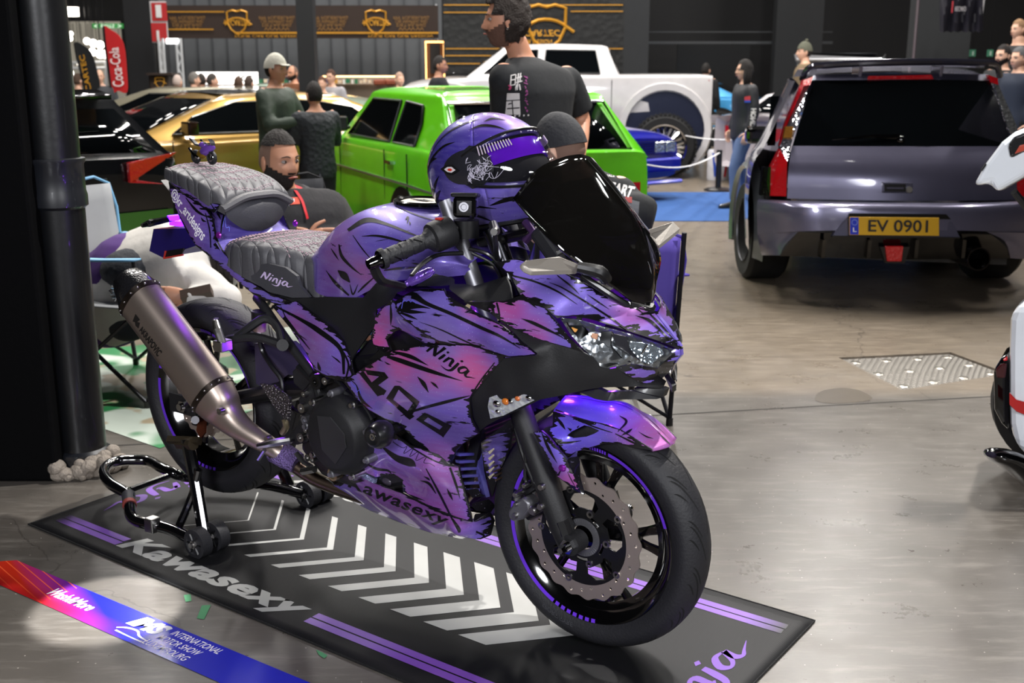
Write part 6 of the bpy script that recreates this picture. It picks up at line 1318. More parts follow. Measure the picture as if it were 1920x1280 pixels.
# old pale green car far behind the hatchback
car('mint_classic_car', 'rounded pale mint classic car far behind the roof of the green hatchback', (-1.7, 16.0, 0), heading(-1, .03), carpaint('8f9f90', .1), [(0, .3, .7, .6, .8), (.6, .25, .9, .78, 1.0), (2.4, .25, .86, .78, .95), (3.6, .3, .6, .6, .75)], dict(x0=.6, x1=1.1, x2=1.9, x3=2.4, zb=.9, zr=1.15, wb=.66, wt=.5), [[(1.0, .95), (1.15, 1.1), (1.9, 1.1), (2.1, .95)]], (.7, 2.9), .3)

# ================================================================ grey wagon, rear towards us (its rear skin is laid out face by face at true size)
WG = carpaint('6c6a80', .55, .3)
wag = empty('grey_wagon', tuple(Vector(wp(1677, 423, 6.5)).xy)+(0,), 0, 'lilac grey wagon seen from behind with black rear window and yellow number plate', 'car')
wo = Vector(wag.location)
def W_(px, py, Y): return Vector(wp(px, py, Y))-wo
def wgrid(nm, rows, mat, ku=4, kv=3, parent=wag, solid=0., **k):
    m = MB(); m.grid([[W_(*q) for q in r] for r in rows], ku, kv); return m.build(nm, mat, parent, mods=[('SOLIDIFY', dict(thickness=solid))] if solid else (), **k)
def wpoly(nm, pts, mat, parent=wag, th=.012, bev=0.):
    m = MB(); m.prism([W_(*q) for q in pts], (0, th, 0)); return m.build(nm, mat, parent, False, mods=[('BEVEL', dict(width=bev, segments=2))] if bev else ())
zw = zs(2.371, 1340, 60)
# hatch skin, bumper, roof, flank
wgrid('tailgate', [zw((343, 506, 6.72), (700, 508, 6.66), (1000, 508, 6.66), (1330, 508, 6.72)), zw((328, 610, 6.62), (700, 616, 6.55), (1000, 616, 6.55), (1340, 612, 6.62)), zw((322, 740, 6.60), (700, 748, 6.52), (1000, 750, 6.52), (1345, 748, 6.60))], WG)
hb_ = wgrid('rear_bumper', [zw((195, 742, 6.70), (400, 752, 6.50), (800, 758, 6.44), (1200, 758, 6.48), (1560, 742, 6.70)), zw((188, 770, 6.68), (400, 780, 6.43), (800, 785, 6.38), (1200, 785, 6.42), (1570, 770, 6.68)), zw((190, 900, 6.70), (400, 885, 6.42), (800, 880, 6.37), (1200, 885, 6.41), (1570, 900, 6.70))], WG)
wgrid('bumper_corner', [zw((190, 895, 6.70), (280, 893, 6.55), (370, 888, 6.44)), zw((200, 960, 6.72), (250, 960, 6.6), (310, 950, 6.5)), zw((210, 992, 6.74), (245, 992, 6.62), (290, 992, 6.52))], WG)
wgrid('bumper_corner', [zw((1210, 888, 6.44), (1400, 893, 6.5), (1560, 900, 6.70)), zw((1290, 930, 6.5), (1400, 960, 6.55), (1560, 960, 6.72)), zw((1315, 1005, 6.52), (1400, 1010, 6.6), (1560, 1010, 6.74))], WG)
df = wgrid('diffuser', [zw((370, 888, 6.46), (500, 893, 6.44), (800, 900, 6.42), (1100, 897, 6.44), (1230, 900, 6.46)), zw((320, 950, 6.5), (500, 950, 6.48), (800, 950, 6.46), (1100, 950, 6.48), (1290, 950, 6.5)), zw((290, 995, 6.52), (500, 1000, 6.52), (800, 1010, 6.5), (1100, 1008, 6.52), (1315, 1005, 6.54))], GBLK)
for x in (487, 690, 900, 1110): wpoly('diffuser_fin', zw((x-6, 925, 6.40), (x+10, 925, 6.40), (x+2, 1005, 6.44), (x-14, 1005, 6.44)), GBLK, df, .12)
wpoly('fog_light', zw((760, 952, 6.42), (840, 952, 6.42), (832, 1020, 6.44), (768, 1020, 6.44)), LENSR, df, .03, .004); wpoly('fog_light_frame', zw((735, 955, 6.44), (868, 955, 6.44), (845, 1028, 6.46), (760, 1028, 6.46)), BLK, df, .03)
m = MB(); e = W_(1340+1175/2.371, 60+1010/2.371, 6.42); e2 = e+Vector((.0, .5, .0)); m.lathe([(.060, .0), (.068, .0), (.070, .5), (.06, .5)], e, (0, 1, 0), 28, closed=True); m.build('exhaust_tip', M('2c2a2c', .25, 1.), wag)
wgrid('rear_window', [zw((445, 216, 7.05), (800, 212, 7.0), (1000, 212, 7.0), (1225, 216, 7.05)), zw((390, 360, 6.88), (800, 358, 6.83), (1000, 358, 6.83), (1275, 360, 6.88)), zw((345, 508, 6.72), (800, 508, 6.66), (1000, 508, 6.66), (1320, 508, 6.72))], GLS)
wpoly('plate_recess', zw((522, 908, 6.37), (560, 850, 6.375), (610, 808, 6.38), (1020, 812, 6.38), (1060, 850, 6.375), (1092, 915, 6.37)), M('57566a', .3, .5, 1.), wag, .03)
wpoly('plate_ledge', zw((600, 806, 6.36), (1030, 810, 6.36), (1050, 832, 6.36), (590, 826, 6.36)), GBLK, wag, .03); wpoly('recess_shadow_gap', zw((522, 904, 6.36), (1092, 912, 6.36), (1090, 918, 6.36), (522, 911, 6.36)), GBLK, wag, .02)
npl = wpoly('number_plate', zw((600, 822, 6.345), (998, 826, 6.345), (998, 906, 6.345), (600, 902, 6.345)), M('c79a1c', .4), wag, .008, .002)
wpoly('plate_band', zw((602, 824, 6.342), (640, 824, 6.342), (640, 900, 6.342), (602, 900, 6.342)), M('1c30b0', .4), npl, .002)
def wtext(body, q, y, nm, mat, parent, bold=.0, ro=0.):
    me = fit(textmesh(body, 1, 0, bold), 0, 0, 1, 1); a, b, c, d = [W_(1340+p[0]/2.371, 60+p[1]/2.371, y) for p in q]  # bl, br, tr, tl
    for v in me.vertices: s, t = v.co.x, v.co.y; v.co = a.lerp(b, s).lerp(d.lerp(c, s), t)
    return link(nm, me, mat, parent, False)
wtext('EV 0901', ((683, 888), (948, 892), (950, 836), (684, 834)), 6.338, 'plate_number', M('1c1a1a', .5), npl, .015)
wtext('L', ((615, 888), (631, 888), (631, 869), (615, 869)), 6.338, 'country_letter', M('e4e4e8', .5), npl, .01)
m = MB()
for k in range(12): a = 2*PI*k/12; m.add([W_(1340+(622+12*math.cos(a)+q)/2.371, 60+(846+12*math.sin(a)+r)/2.371, 6.339) for q, r in ((-2, -2), (2, -2), (2, 2), (-2, 2))], [(0, 1, 2, 3)])
m.build('star_ring', M('8090d8', .5), npl, False)
th_ = wpoly('tailgate_handle', zw((748, 668, 6.50), (882, 670, 6.50), (882, 716, 6.50), (748, 714, 6.50)), M('5a596c', .3, .5, 1.), wag, .03, .006); wpoly('handle_recess', zw((755, 676, 6.495), (850, 676, 6.495), (850, 710, 6.495), (755, 708, 6.495)), BLK, th_, .01); wpoly('handle_bar', zw((765, 690, 6.48), (840, 691, 6.48), (840, 698, 6.48), (765, 697, 6.48)), M('6c6a80', .2, .6, 1.), th_, .01)
m = MB(); m.lathe([(0, 0), (.018, 0), (.02, .02)], W_(1340+866/2.371, 60+701/2.371, 6.49), (0, 1, 0), 14); m.build('lock', ALU, th_)
m = MB(); m.tube([W_(1340+820/2.371, 60+465/2.371, 6.70), W_(1340+700/2.371, 60+462/2.371, 6.70), W_(1340+520/2.371, 60+478/2.371, 6.70)], [.018, .010, .004], 6); m.sph(W_(1340+824/2.371, 60+480/2.371, 6.70), .028, 10, 8); m.build('rear_wiper', GBLK, wag)
# roof edge, spoiler with three feet, brake light
wgrid('roof_edge', [zw((440, 192, 7.12), (640, 186, 7.08), (900, 184, 7.08), (1215, 188, 7.12)), zw((430, 214, 7.05), (640, 213, 7.0), (900, 212, 7.0), (1230, 216, 7.05))], WG)
wpoly('high_brake_light', zw((685, 196, 7.0), (965, 190, 7.0), (975, 210, 7.0), (680, 214, 7.0)), LENSR, wag, .02, .004)
m = MB(); L = zw((388, 212, 7.2), (410, 170, 7.16), (450, 150, 7.1), (640, 137, 7.04), (830, 132, 7.02), (1010, 131, 7.04), (1200, 136, 7.08), (1252, 145, 7.12), (1268, 195, 7.2))
m.tube([W_(*q) for q in L], .020, 8, 3, flat=1.); m.build('roof_spoiler', M('3a3946', .15, .5, 1.), wag)
m = MB(); m.grid([[W_(*q) for q in zw((455, 152, 7.1), (640, 140, 7.04), (1010, 134, 7.04), (1200, 140, 7.08))], [W_(*q) for q in zw((455, 164, 7.35), (640, 152, 7.3), (1010, 146, 7.3), (1200, 152, 7.35))]], 3, 1); m.build('spoiler_blade', M('3a3946', .2, .5, 1.), wag, mods=[('SOLIDIFY', dict(thickness=.012))])
for a, b in ((645, 205), (1005, 200)): wpoly('spoiler_foot', zw((a, 150, 7.02), (a+16, 150, 7.02), (a+8, b, 7.04), (a-6, b, 7.04)), WG, wag, .16, .004)
for s_ in (-1,):
    wpoly('tail_light', zw((435, 205, 7.02), (415, 250, 6.98), (340, 500, 6.71), (322, 580, 6.62), (300, 560, 6.66), (290, 505, 6.74), (330, 400, 6.86), (385, 270, 7.0), (400, 215, 7.06)), LENSC, wag, .05)
    tl_ = wpoly('tail_light', zw((290, 520, 6.66), (322, 575, 6.60), (318, 730, 6.575), (246, 728, 6.63), (250, 600, 6.66)), LENSR, wag, .05); wpoly('dark_lens', zw((250, 600, 6.65), (246, 728, 6.625), (203, 726, 6.68), (215, 600, 6.72)), M('0c0a0c', .1, coat=1, bump=('vor', 70, .5)), tl_, .05)
    wpoly('red_strip', zw((438, 198, 7.0), (424, 236, 6.96), (396, 240, 6.98), (318, 420, 6.85), (292, 505, 6.74), (286, 505, 6.75), (312, 405, 6.88), (392, 215, 7.05)), LENSR, tl_, .03); wpoly('amber_lens', zw((315, 420, 6.8), (350, 420, 6.78), (340, 470, 6.74), (305, 470, 6.76)), M('c98a3a', .15, .3, bump=('vor', 60, .4)), tl_, .03)
    wpoly('tail_light', zw((1215, 190, 7.05), (1258, 205, 7.08), (1262, 235, 7.05), (1230, 225, 7.02)), LENSR, wag, .04); wpoly('tail_light', zw((1235, 228, 7.02), (1262, 235, 7.05), (1345, 420, 6.86), (1345, 460, 6.8), (1310, 440, 6.8)), LENSC, wag, .05)
    wpoly('tail_light', zw((1345, 620, 6.62), (1420, 620, 6.7), (1420, 730, 6.66), (1348, 730, 6.6)), LENSR, wag, .05)
# flanks running forward (left one is seen at a glancing angle)
def flank(s, cx):
    rows = []
    for y, dx in ((6.72, 0), (7.1, .05), (7.6, .07), (8.4, .06), (9.6, .02), (10.6, -.08)):
        xb = s*(.80+dx)+cx-wo.x+(y-6.7)*.27
        rows.append([(xb-s*.22, y-wo.y, 1.30-.30*max(0, (y-9.2)/1.4)), (xb-s*.16, y-wo.y, 1.15-.2*max(0, (y-9.2)/1.4)), (xb-s*.06, y-wo.y, .92), (xb, y-wo.y, .82), (xb+s*.02, y-wo.y, .6), (xb, y-wo.y, .30)])
    m = MB(); m.grid(rows, 3, 3); return m.build('side_panel', WG, wag)
CX = wp(1677, 423, 6.5)[0]; fl_ = flank(-1, CX); flank(1, CX)
m = MB(); m.grid([[(CX-wo.x-.60+(y-6.7)*.27, y-wo.y, z) for y, z in ((7.12, 1.32), (8.2, 1.36), (9.2, 1.33), (10.0, 1.0), (11.0, .86))], [(CX-wo.x+(y-6.7)*.27, y-wo.y, z) for y, z in ((7.08, 1.345), (8.2, 1.40), (9.2, 1.36), (10.05, 1.0), (11.1, .88))], [(CX-wo.x+.60+(y-6.7)*.27, y-wo.y, z) for y, z in ((7.12, 1.32), (8.2, 1.36), (9.2, 1.33), (10.0, 1.0), (11.0, .86))]], 4, 4); m.build('roof_and_bonnet', WG, wag)
m = MB(); m.box((CX-wo.x+.59, 8.9-wo.y, .35), (1.5, 4.0, .3), Matrix.Rotation(-.26, 3, 'Z')); m.build('underbody', BLK, wag, False)
for s in (-1, 1):
    m = MB(); m.grid([[(s*(.80+r*.012)+CX-wo.x+.2+s*w_, 7.45-wo.y+(.40+r*.02)*math.cos(a), .33+(.40+r*.02)*math.sin(a)) for a in [PI*(-.1+1.2*i/14) for i in range(15)]] for r, w_ in ((0, .08), (1, .09), (2.5, .04), (4, 0))], 1, 2); m.build('wide_arch', carpaint('8a9092', .5), wag)
    for y in (7.45, 10.1):
        m = MB(); rr_ = .325; m.lathe([(.2, -.12), (.30, -.13), (rr_, -.10), (rr_, .10), (.30, .13), (.2, .12)], (s*.76+CX-wo.x+(y-6.7)*.27, y-wo.y, rr_), (1, 0, 0), 40, closed=True); t_ = m.build('tire', TYRE, wag)
        m = MB(); m.lathe([(.21, s*.13), (.20, s*.05), (0, s*.06)], (s*.76+CX-wo.x+(y-6.7)*.27, y-wo.y, rr_), (1, 0, 0), 30); m.build('rim', DALU, t_)
m = MB(); c = W_(1422, 253, 8.6); m.box(c, (.20, .12, .13)); m.build('door_mirror', GBLK, wag, False, mods=[('BEVEL', dict(width=.04, segments=3))])
m = MB(); m.prism([(CX-wo.x-.74+(y-6.7)*.27, y-wo.y, z) for y, z in ((7.1, .9), (7.25, 1.2), (8.9, 1.22), (9.6, .9))], (.05, 0, 0)); m.build('side_window', GLS, wag, False)

# ================================================================ white scooter cut by the right edge
SC = carpaint('d5d9de', .0, .25)
sr = Vector(wg(1975, 930)); sc_ = empty('white_scooter', (sr.x, sr.y, 0), 0, 'white and black scooter cut off by the right edge of the photo', 'scooter')
def Sg(px, py, dy=0.): return Vector(wp(px, py, sr.y+dy))-Vector(sc_.location)
zq = zs(3.555, 1540, 600); zr_ = zs(2.977, 1280, 0)
def spl(nm, pts, mat, dy=0., th=.06, bev=.015, parent=None):
    m = MB(); m.prism([Sg(a, b, dy) for a, b in pts], (th*sr.x/sr.y, th, -th*.12)); return m.build(nm, mat, parent or sc_, False, mods=[('BEVEL', dict(width=bev, segments=3))])
cowl = spl('front_shield', zq((1258, 0), (1250, 200), (1250, 480), (1256, 700), (1290, 850), (1420, 960), (1700, 1000), (1700, -200), (1300, -120)), SC, 0, .25, .04)
spl('red_reflector', zq((1252, 482), (1300, 530), (1400, 560), (1400, 650), (1300, 610), (1253, 565)), M('a81c1c', .2, coat=1), -.012, .02, .003, cowl)
spl('black_side_shell', zq((1248, 222), (1200, 250), (1145, 340), (1148, 400), (1152, 600), (1200, 690), (1250, 740)), GBLK, .05, .25, .03)
spl('indicator_lens', zq((1160, 330), (1200, 290), (1240, 290), (1225, 390), (1165, 385)), M('3a1418', .1, coat=1), .035, .03, .006); spl('red_lamp', zq((1210, 262), (1240, 240), (1242, 270), (1215, 275)), LENSR, .033, .03, .004)
m = MB(); m.tube([Sg(*q, -.05+.02*i) for i, q in enumerate(zq((1130, 895), (1170, 900), (1290, 950), (1500, 1120)))], [.02, .05, .07, .08], 12, 4, flat=.5); m.build('black_fender', GBLK, sc_)
m = MB(); c_ = Sg(1990, 870, .25); m.lathe([(.15, -.06), (.22, -.065), (.25, -.03), (.25, .03), (.22, .065), (.15, .06)], (c_.x, c_.y, .25), (.25, 1, 0), 36, closed=True); m.build('tire', TYRE, sc_)
hd_ = spl('mirror_housing', zr_((1620, 1037), (1690, 910), (1780, 790), (1850, 735), (1960, 690), (1990, 900), (1900, 990), (1750, 1075), (1720, 1020)), SC, .05, .10, .03)
spl('mirror_lens', zr_((1815, 810), (1850, 760), (1960, 720), (1980, 830), (1900, 850), (1830, 885)), M('3c3c3e', .1, .6, coat=1), .04, .03, .01, hd_); spl('orange_lamp', zr_((1850, 860), (1880, 810), (1960, 790), (1970, 820), (1880, 850)), M('b04a3a', .2), .036, .02, .004, hd_); spl('black_edge', zr_((1660, 950), (1690, 905), (1695, 920), (1670, 955)), BLK, .04, .02, .003, hd_)
m = MB(); m.tube([Sg(1280+1850/2.977, 1070/2.977, .1), Sg(1990, 470, .15), Sg(2040, 640, .2)], .012, 8); m.build('mirror_stem', BLK, sc_)
# ================================================================ people
SKIN = M('c08a6e', .5); SKINP = M('d6a990', .5); SKIND = M('a8785e', .5)
def G_(v, c, s): return math.exp(-((v-c)/s)**2)
def hpt(az, el, k=1.):
    x, y, z = math.cos(el)*math.cos(az), math.cos(el)*math.sin(az), math.sin(el)
    X, Y, Z = x*(.092 if x > 0 else .098), y*.074, z*.122
    if Z < -.02:
        t = min(1, (-Z-.02)/.10); Y *= 1-.30*t
        if X < 0: X *= 1-.55*t
        else: X += .012*t*x
    if X > .02:
        f = min(1, (X-.02)/.04)
        X += f*(.026*G_(Y, 0, .011)*G_(Z, -.028, .015)+.013*G_(Y, 0, .009)*G_(Z, -.004, .02)+.006*G_(Z, .024, .010)*(abs(Y) < .06)-.010*G_(abs(Y), .031, .014)*G_(Z, .006, .012)+.007*G_(Y, 0, .020)*G_(Z, -.060, .007)-.004*G_(Y, 0, .02)*G_(Z, -.049, .004)+.010*G_(Y, 0, .022)*G_(Z, -.098, .018)+.004*G_(abs(Y), .04, .02)*G_(Z, -.03, .02))
    return Vector((X, Y, Z))*k
def hgrid(mask=None, k=1., na=56, ne=40, kf=None, jit=0., seed=1):
    rr = random.Random(seed); m = MB(); vs = []; 
    for j in range(ne+1):
        for i in range(na):
            az, el = -PI+2*PI*i/na, -PI/2+PI*j/ne; q = hpt(az, el, kf(az, el) if kf else k)
            if jit: q = q*(1+(rr.random()-.5)*jit)
            vs.append(q)
    fs = []
    for j in range(ne):
        for i in range(na):
            az, el = -PI+2*PI*(i+.5)/na, -PI/2+PI*(j+.5)/ne
            if mask is None or mask(az, el): fs.append((j*na+i, j*na+(i+1) % na, (j+1)*na+(i+1) % na, (j+1)*na+i))
    m.add(vs, fs); return m
def soft(mb, voxel, it=4):
    me = bpy.data.meshes.new('s'); me.from_pydata([tuple(p) for p in mb.v], [], mb.f); o = bpy.data.objects.new('s', me); COL.objects.link(o)
    r = o.modifiers.new('R', 'REMESH'); r.mode = 'VOXEL'; r.voxel_size = voxel; s = o.modifiers.new('S', 'SMOOTH'); s.iterations = it; s.factor = .5
    q = bpy.data.meshes.new_from_object(o.evaluated_get(bpy.context.evaluated_depsgraph_get())); bpy.data.objects.remove(o); bpy.data.meshes.remove(me); return q
def skinmesh(V, Ed, sub=1):
    m = MB()
    for a, b in Ed: m.tube([V[a][0], V[b][0]], [V[a][1], V[b][1]], 14)
    for v in V: m.sph(v[0], v[1]*1.02, 14, 10)
    return soft(m, .014)
def torso(m, D, s, lq, off, top, hem=0.):
    L = (D['ls']-D['rs']).normalized(); up = (D['neck']-D['pel']).normalized(); sm = (D['ls']+D['rs'])/2; hw = (D['ls']-D['rs']).length/2
    st = [(D['pel']-up*(.10+hem)*s, .165, .125), (D['pel'], .17, .13), (D['waist'], .158, .122), (D['chest'], .178, .128), (D['chest'].lerp(sm, .6), .180, .120)]
    R_ = []
    for k, (c, w, d) in enumerate(st):
        a = L; u = ((st[min(k+1, 4)][0]-st[max(k-1, 0)][0])).normalized(); dv = u.cross(a).normalized()
        R_.append((c, a, dv, (w*s*lq if k < 4 else max(w*s*lq, hw*.98))+off*s, d*s*lq+off*s))
    dv = up.cross(L).normalized()
    R_.append((sm+up*.025*s, L, dv, hw*.92+off*s, .075*s*lq+off*s)); R_.append((sm.lerp(D['neck'], .65)+up*.01*s, L, dv, .10*s+off*s, .066*s+off*s)); R_.append((D['neck'], L, dv, .062*s+off*s*.5, .060*s+off*s*.5))
    if top: R_.append((D['neck'].lerp(D['head'], .6), L, dv, .056*s, .058*s))
    n = 24; rings = [[c+a*w*math.copysign(abs(math.cos(t))**.85, math.cos(t))+dv*d*math.copysign(abs(math.sin(t))**.85, math.sin(t)) for t in [2*PI*i/n for i in range(n)]] for c, a, dv, w, d in R_]
    cols = [cr([r[i] for r in rings], 3) for i in range(n)]; m.ring([[cc[k] for cc in cols] for k in range(len(cols[0]))])
def addmesh(mb, me, T=None):
    k = len(mb.v); mb.v += [(T @ v.co if T else v.co.copy()) for v in me.vertices]; fs = [tuple(k+i for i in p.vertices) for p in me.polygons]; mb.f += fs; mb.m += [mb.mi]*len(fs)
def handmb(mb, wrist, d, n, s=1., curl=.5, side=1):
    """palm, four fingers and a thumb: d along the fingers, n out of the palm's back"""
    d = Vector(d).normalized(); n = Vector(n); n = (n-d*n.dot(d)).normalized(); a = d.cross(n)*side; w = Vector(wrist)
    mb.ring([[w+d*t*s+a*ww*math.cos(q)*s+n*hh*math.sin(q)*s for q in [2*PI*i/10 for i in range(10)]] for t, ww, hh in ((0, .026, .018), (.03, .036, .016), (.07, .041, .014), (.088, .038, .011))])
    for k, L in enumerate((.068, .078, .073, .058)):
        b = w+d*.083*s+a*(.030-.020*k)*s; p = [b]; dd = d.copy()
        for j in range(3): dd = (dd*math.cos(curl*(.5+.4*j))-n*math.sin(curl*(.5+.4*j))).normalized(); p.append(p[-1]+dd*L*(.42, .32, .26)[j]*s)
        mb.tube(p, [.0095*s, .009*s, .008*s, .006*s], 8, 2)
    b = w+d*.02*s+a*.026*s; mb.tube([b, b+(d*.6+a*.8-n*.2)*.038*s, b+(d*.85+a*.75-n*.5)*.068*s], [.012*s, .010*s, .007*s], 8, 2)
def person(label, base, yaw, J, top, legs, skin=SKIN, hair='short', hairc='1a1412', hat=None, beard=False, headyaw=0., headpitch=0., sleeves=2, s=1., group=None, eyes=True, hands=True, topname='shirt', glasses=False, hk=1., lq=1.):
    """J: joints in the person's own frame (x forward, y left, z up) before scale s; sleeves: 0 none, 1 short, 2 long"""
    D = dict(pel=(0, 0, .95), waist=(0, 0, 1.08), chest=(0, 0, 1.30), neck=(0, 0, 1.47), head=(.02, 0, 1.62), ls=(0, .18, 1.42), rs=(0, -.18, 1.42), le=(-.02, .25, 1.14), re=(-.02, -.25, 1.14), lh=(.06, .26, .90), rh=(.06, -.26, .90), lhip=(0, .09, .92), rhip=(0, -.09, .92), lk=(.02, .10, .50), rk=(.02, -.10, .50), lf=(-.02, .11, .07), rf=(-.02, -.11, .07))
    D.update(J); D = {k: Vector(v)*s for k, v in D.items()}
    root = empty('person', base, yaw, label, 'person', group); B = MB()
    def limb(names, radii): return names, radii
    vx = .013 if base[1] < 7 else .022
    m = MB(); torso(m, D, s, lq, 0, True)
    for q in 'lr':
        S_, E_, H_ = D[q+'s'], D[q+'e'], D[q+'h']; m.sph(S_, .062*s, 12, 8); m.tube([S_, S_.lerp(E_, .45), E_, E_.lerp(H_, .35), H_], [k*s for k in (.058, .052, .042, .043, .028)], 14); m.sph(E_, .043*s, 12, 8)
        S_, E_, H_ = D[q+'hip'], D[q+'k'], D[q+'f']; m.tube([S_, S_.lerp(E_, .45), E_, E_.lerp(H_, .35), H_], [k*s for k in (.09, .078, .057, .058, .038)], 14); m.sph(E_, .058*s, 12, 8); m.sph(S_, .10*s, 12, 8)
    addmesh(B, soft(m, vx))
    HM = Matrix.Translation(D['head']) @ Matrix.Rotation(headyaw, 4, 'Z') @ Matrix.Rotation(headpitch, 4, 'Y') @ Matrix.Scale(s*hk, 4)
    B.T = HM; hm = hgrid(); B.add(hm.v, hm.f)
    for y in (-1, 1):
        B.sph((-.008, y*.075, -.008), (.020, .009, .032), 10, 8, Matrix.Rotation(y*.3, 3, 'Z')); B.sph((-.004, y*.081, -.004), (.011, .005, .020), 8, 6)
    B.T = None
    if hands:
        for q, sd in (('l', 1), ('r', -1)):
            d = D[q+'h']-D[q+'e']; handmb(B, D[q+'h']-d.normalized()*.01, d, Vector((.3, sd*1., .2)), s, .45, sd)
    B.build('body', skin, root, ang=80)
    def hm_(mbb, nm, mat, par=root, **k): mbb.v = [HM @ Vector(v) for v in mbb.v]; return mbb.build(nm, mat, par, **k)
    if eyes:
        for y in (-1, 1):
            m = MB(); m.sph((.0745, y*.031, .006), (.0105, .0135, .0085), 10, 8); e = hm_(m, 'eye', M('8f8680', .3)); m = MB(); m.sph((.0815, y*.030, .006), (.005, .006, .006), 8, 6); hm_(m, 'iris', M('2a1a12', .1), e)
            m = MB(); m.tube([(.092, y*.012, .024), (.094, y*.03, .030), (.080, y*.05, .024)], [.003, .0045, .002], 6, 3, flat=.6); hm_(m, 'eyebrow', M(hairc, .8))
        m = MB(); m.tube([(.094, -.024, -.060), (.104, -.008, -.057), (.105, .008, -.057), (.094, .024, -.060)], [.002, .005, .005, .002], 6, 3); hm_(m, 'lips', M('9a5a4e', .45))
    HC = M(hairc, .75, bump=('noise', 120, 1.))
    if beard:
        BC = HC if beard is True else M(beard, .8, bump=('noise', 160, .6)); HC, HC0 = BC, HC
        m = hgrid(lambda a, e: abs(a) < 1.75 and (-1.15 < e < (-.42 if abs(a) < .5 else -.42+.35*(abs(a)-.5))) and not (abs(a) < .22 and -.55 < e < -.50), kf=lambda a, e: 1.035+.03*(abs(a) < .4), jit=.025); hm_(m, 'beard', HC, ang=80)
        m = hgrid(lambda a, e: abs(a) < .36 and -.43 < e < -.34, k=1.03, jit=.01); hm_(m, 'moustache', HC, ang=80); HC = HC0
    if hair == 'short': mask = lambda a, e: e > (.62 if abs(a) < .9 else (.30 if abs(a) < 1.3 else (.0 if abs(a) < 1.75 else -.50))); kf = lambda a, e: 1.05+.05*max(0, e)
    elif hair == 'fade': mask = lambda a, e: e > (.66 if abs(a) < 1.0 else .55); kf = lambda a, e: 1.05+.04*max(0, e)
    elif hair == 'curly': mask = lambda a, e: e > (.52 if abs(a) < .9 else (.15 if abs(a) < 1.45 else -.75)); kf = lambda a, e: 1.15+.10*math.sin(a*9)*math.sin(e*11)*.5+.08*max(0, e)
    elif hair == 'long': mask = lambda a, e: e > (.6 if abs(a) < .7 else (.1 if abs(a) < 1.2 else -1.2)); kf = lambda a, e: 1.10
    else: mask = None
    if mask: hm_(hgrid(mask, kf=kf, jit=.035 if hair != 'curly' else .12), 'hair', HC, ang=80)
    if hair == 'fade' or hair == 'shaved': hm_(hgrid(lambda a, e: abs(a) > 1.25 and e > -.35, k=1.012), 'hair_stubble', M('6e5548', .8), ang=80)
    if hair == 'long':
        m = MB()
        for y in (-1, 1):
            for k in range(3): m.tube([(.02-.03*k, y*.075, .02), (.03-.03*k, y*.088, -.08), (.03-.03*k, y*.075, -.20)], [.022, .024, .008], 8, 3)
        hm_(m, 'hair_strands', HC)
    if hat:
        kind, hc = hat; hmat = M(hc, .8, bump=('noise', 60, .4))
        if kind == 'beanie': hm_(hgrid(lambda a, e: e > (.34 if abs(a) < 1.2 else .05), kf=lambda a, e: 1.12+.06*max(0, e)), 'beanie', hmat, ang=80); m = MB(); m.sph((-.02, 0, .155), .022, 10, 8); hm_(m, 'bobble', hmat)
        else:
            h = hm_(hgrid(lambda a, e: e > (.30 if abs(a) < 1.2 else .10), kf=lambda a, e: 1.13+.02*max(0, e)), 'cap', hmat, ang=80); sg = 1 if kind == 'cap' else -1
            m = MB(); m.grid([[(sg*.085, y, .045-.0*y) for y in (-.07, -.03, 0, .03, .07)], [(sg*(.15-abs(y)*.6), y, .035+sg*0) for y in (-.065, -.03, 0, .03, .065)]], 3, 3); hm_(m, 'cap_peak', hmat, h, mods=[('SOLIDIFY', dict(thickness=.004))])
    if glasses:
        m = MB()
        for y in (-1, 1): m.lathe([(.019, -.001), (.021, 0), (.019, .001)], (.098, y*.030, .004), (1, 0, 0), 20, closed=True); m.tube([(.095, y*.05, .008), (.0, y*.08, .006)], .0012, 4)
        hm_(m, 'glasses', BLK)
    # clothes over the same skeleton
    m = MB(); torso(m, D, s, lq, .016, False, .05)
    for q in 'lr':
        S_, E_, H_ = D[q+'s'], D[q+'e'], D[q+'h']
        if sleeves == 0: continue
        m.sph(S_-Vector((0, 0, .016*s)), .076*s, 14, 10)
        if sleeves == 1: m.tube([S_, S_.lerp(E_, .4), S_.lerp(E_, .80)], [k*s for k in (.072, .077, .076)], 16)
        else: m.tube([S_, S_.lerp(E_, .5), E_, E_.lerp(H_, .5), E_.lerp(H_, .94)], [k*s for k in (.078, .074, .064, .058, .042)], 16); m.sph(E_, .066*s, 12, 8)
    mb = MB(); addmesh(mb, soft(m, vx, 5)); sh_ = mb.build(topname, top, root, ang=80)
    m = MB(); up = (D['neck']-D['pel']).normalized(); m.sph(D['pel'], (.172*s*lq, .172*s*lq, .13*s), 18, 12) if abs(D['lk'].z-D['lhip'].z) < .2 else None
    for q in 'lr':
        S_, E_, H_ = D[q+'hip'], D[q+'k'], D[q+'f']; m.sph(S_, .115*s*min(lq, 1.15), 14, 10); m.tube([S_, S_.lerp(E_, .45), E_, E_.lerp(H_, .45), E_.lerp(H_, .93)], [k*s for k in (.112, .094, .076, .072, .068)], 16); m.sph(E_, .077*s, 12, 8)
    mb = MB(); addmesh(mb, soft(m, vx, 5)); mb.build('trousers', legs, root, ang=80)
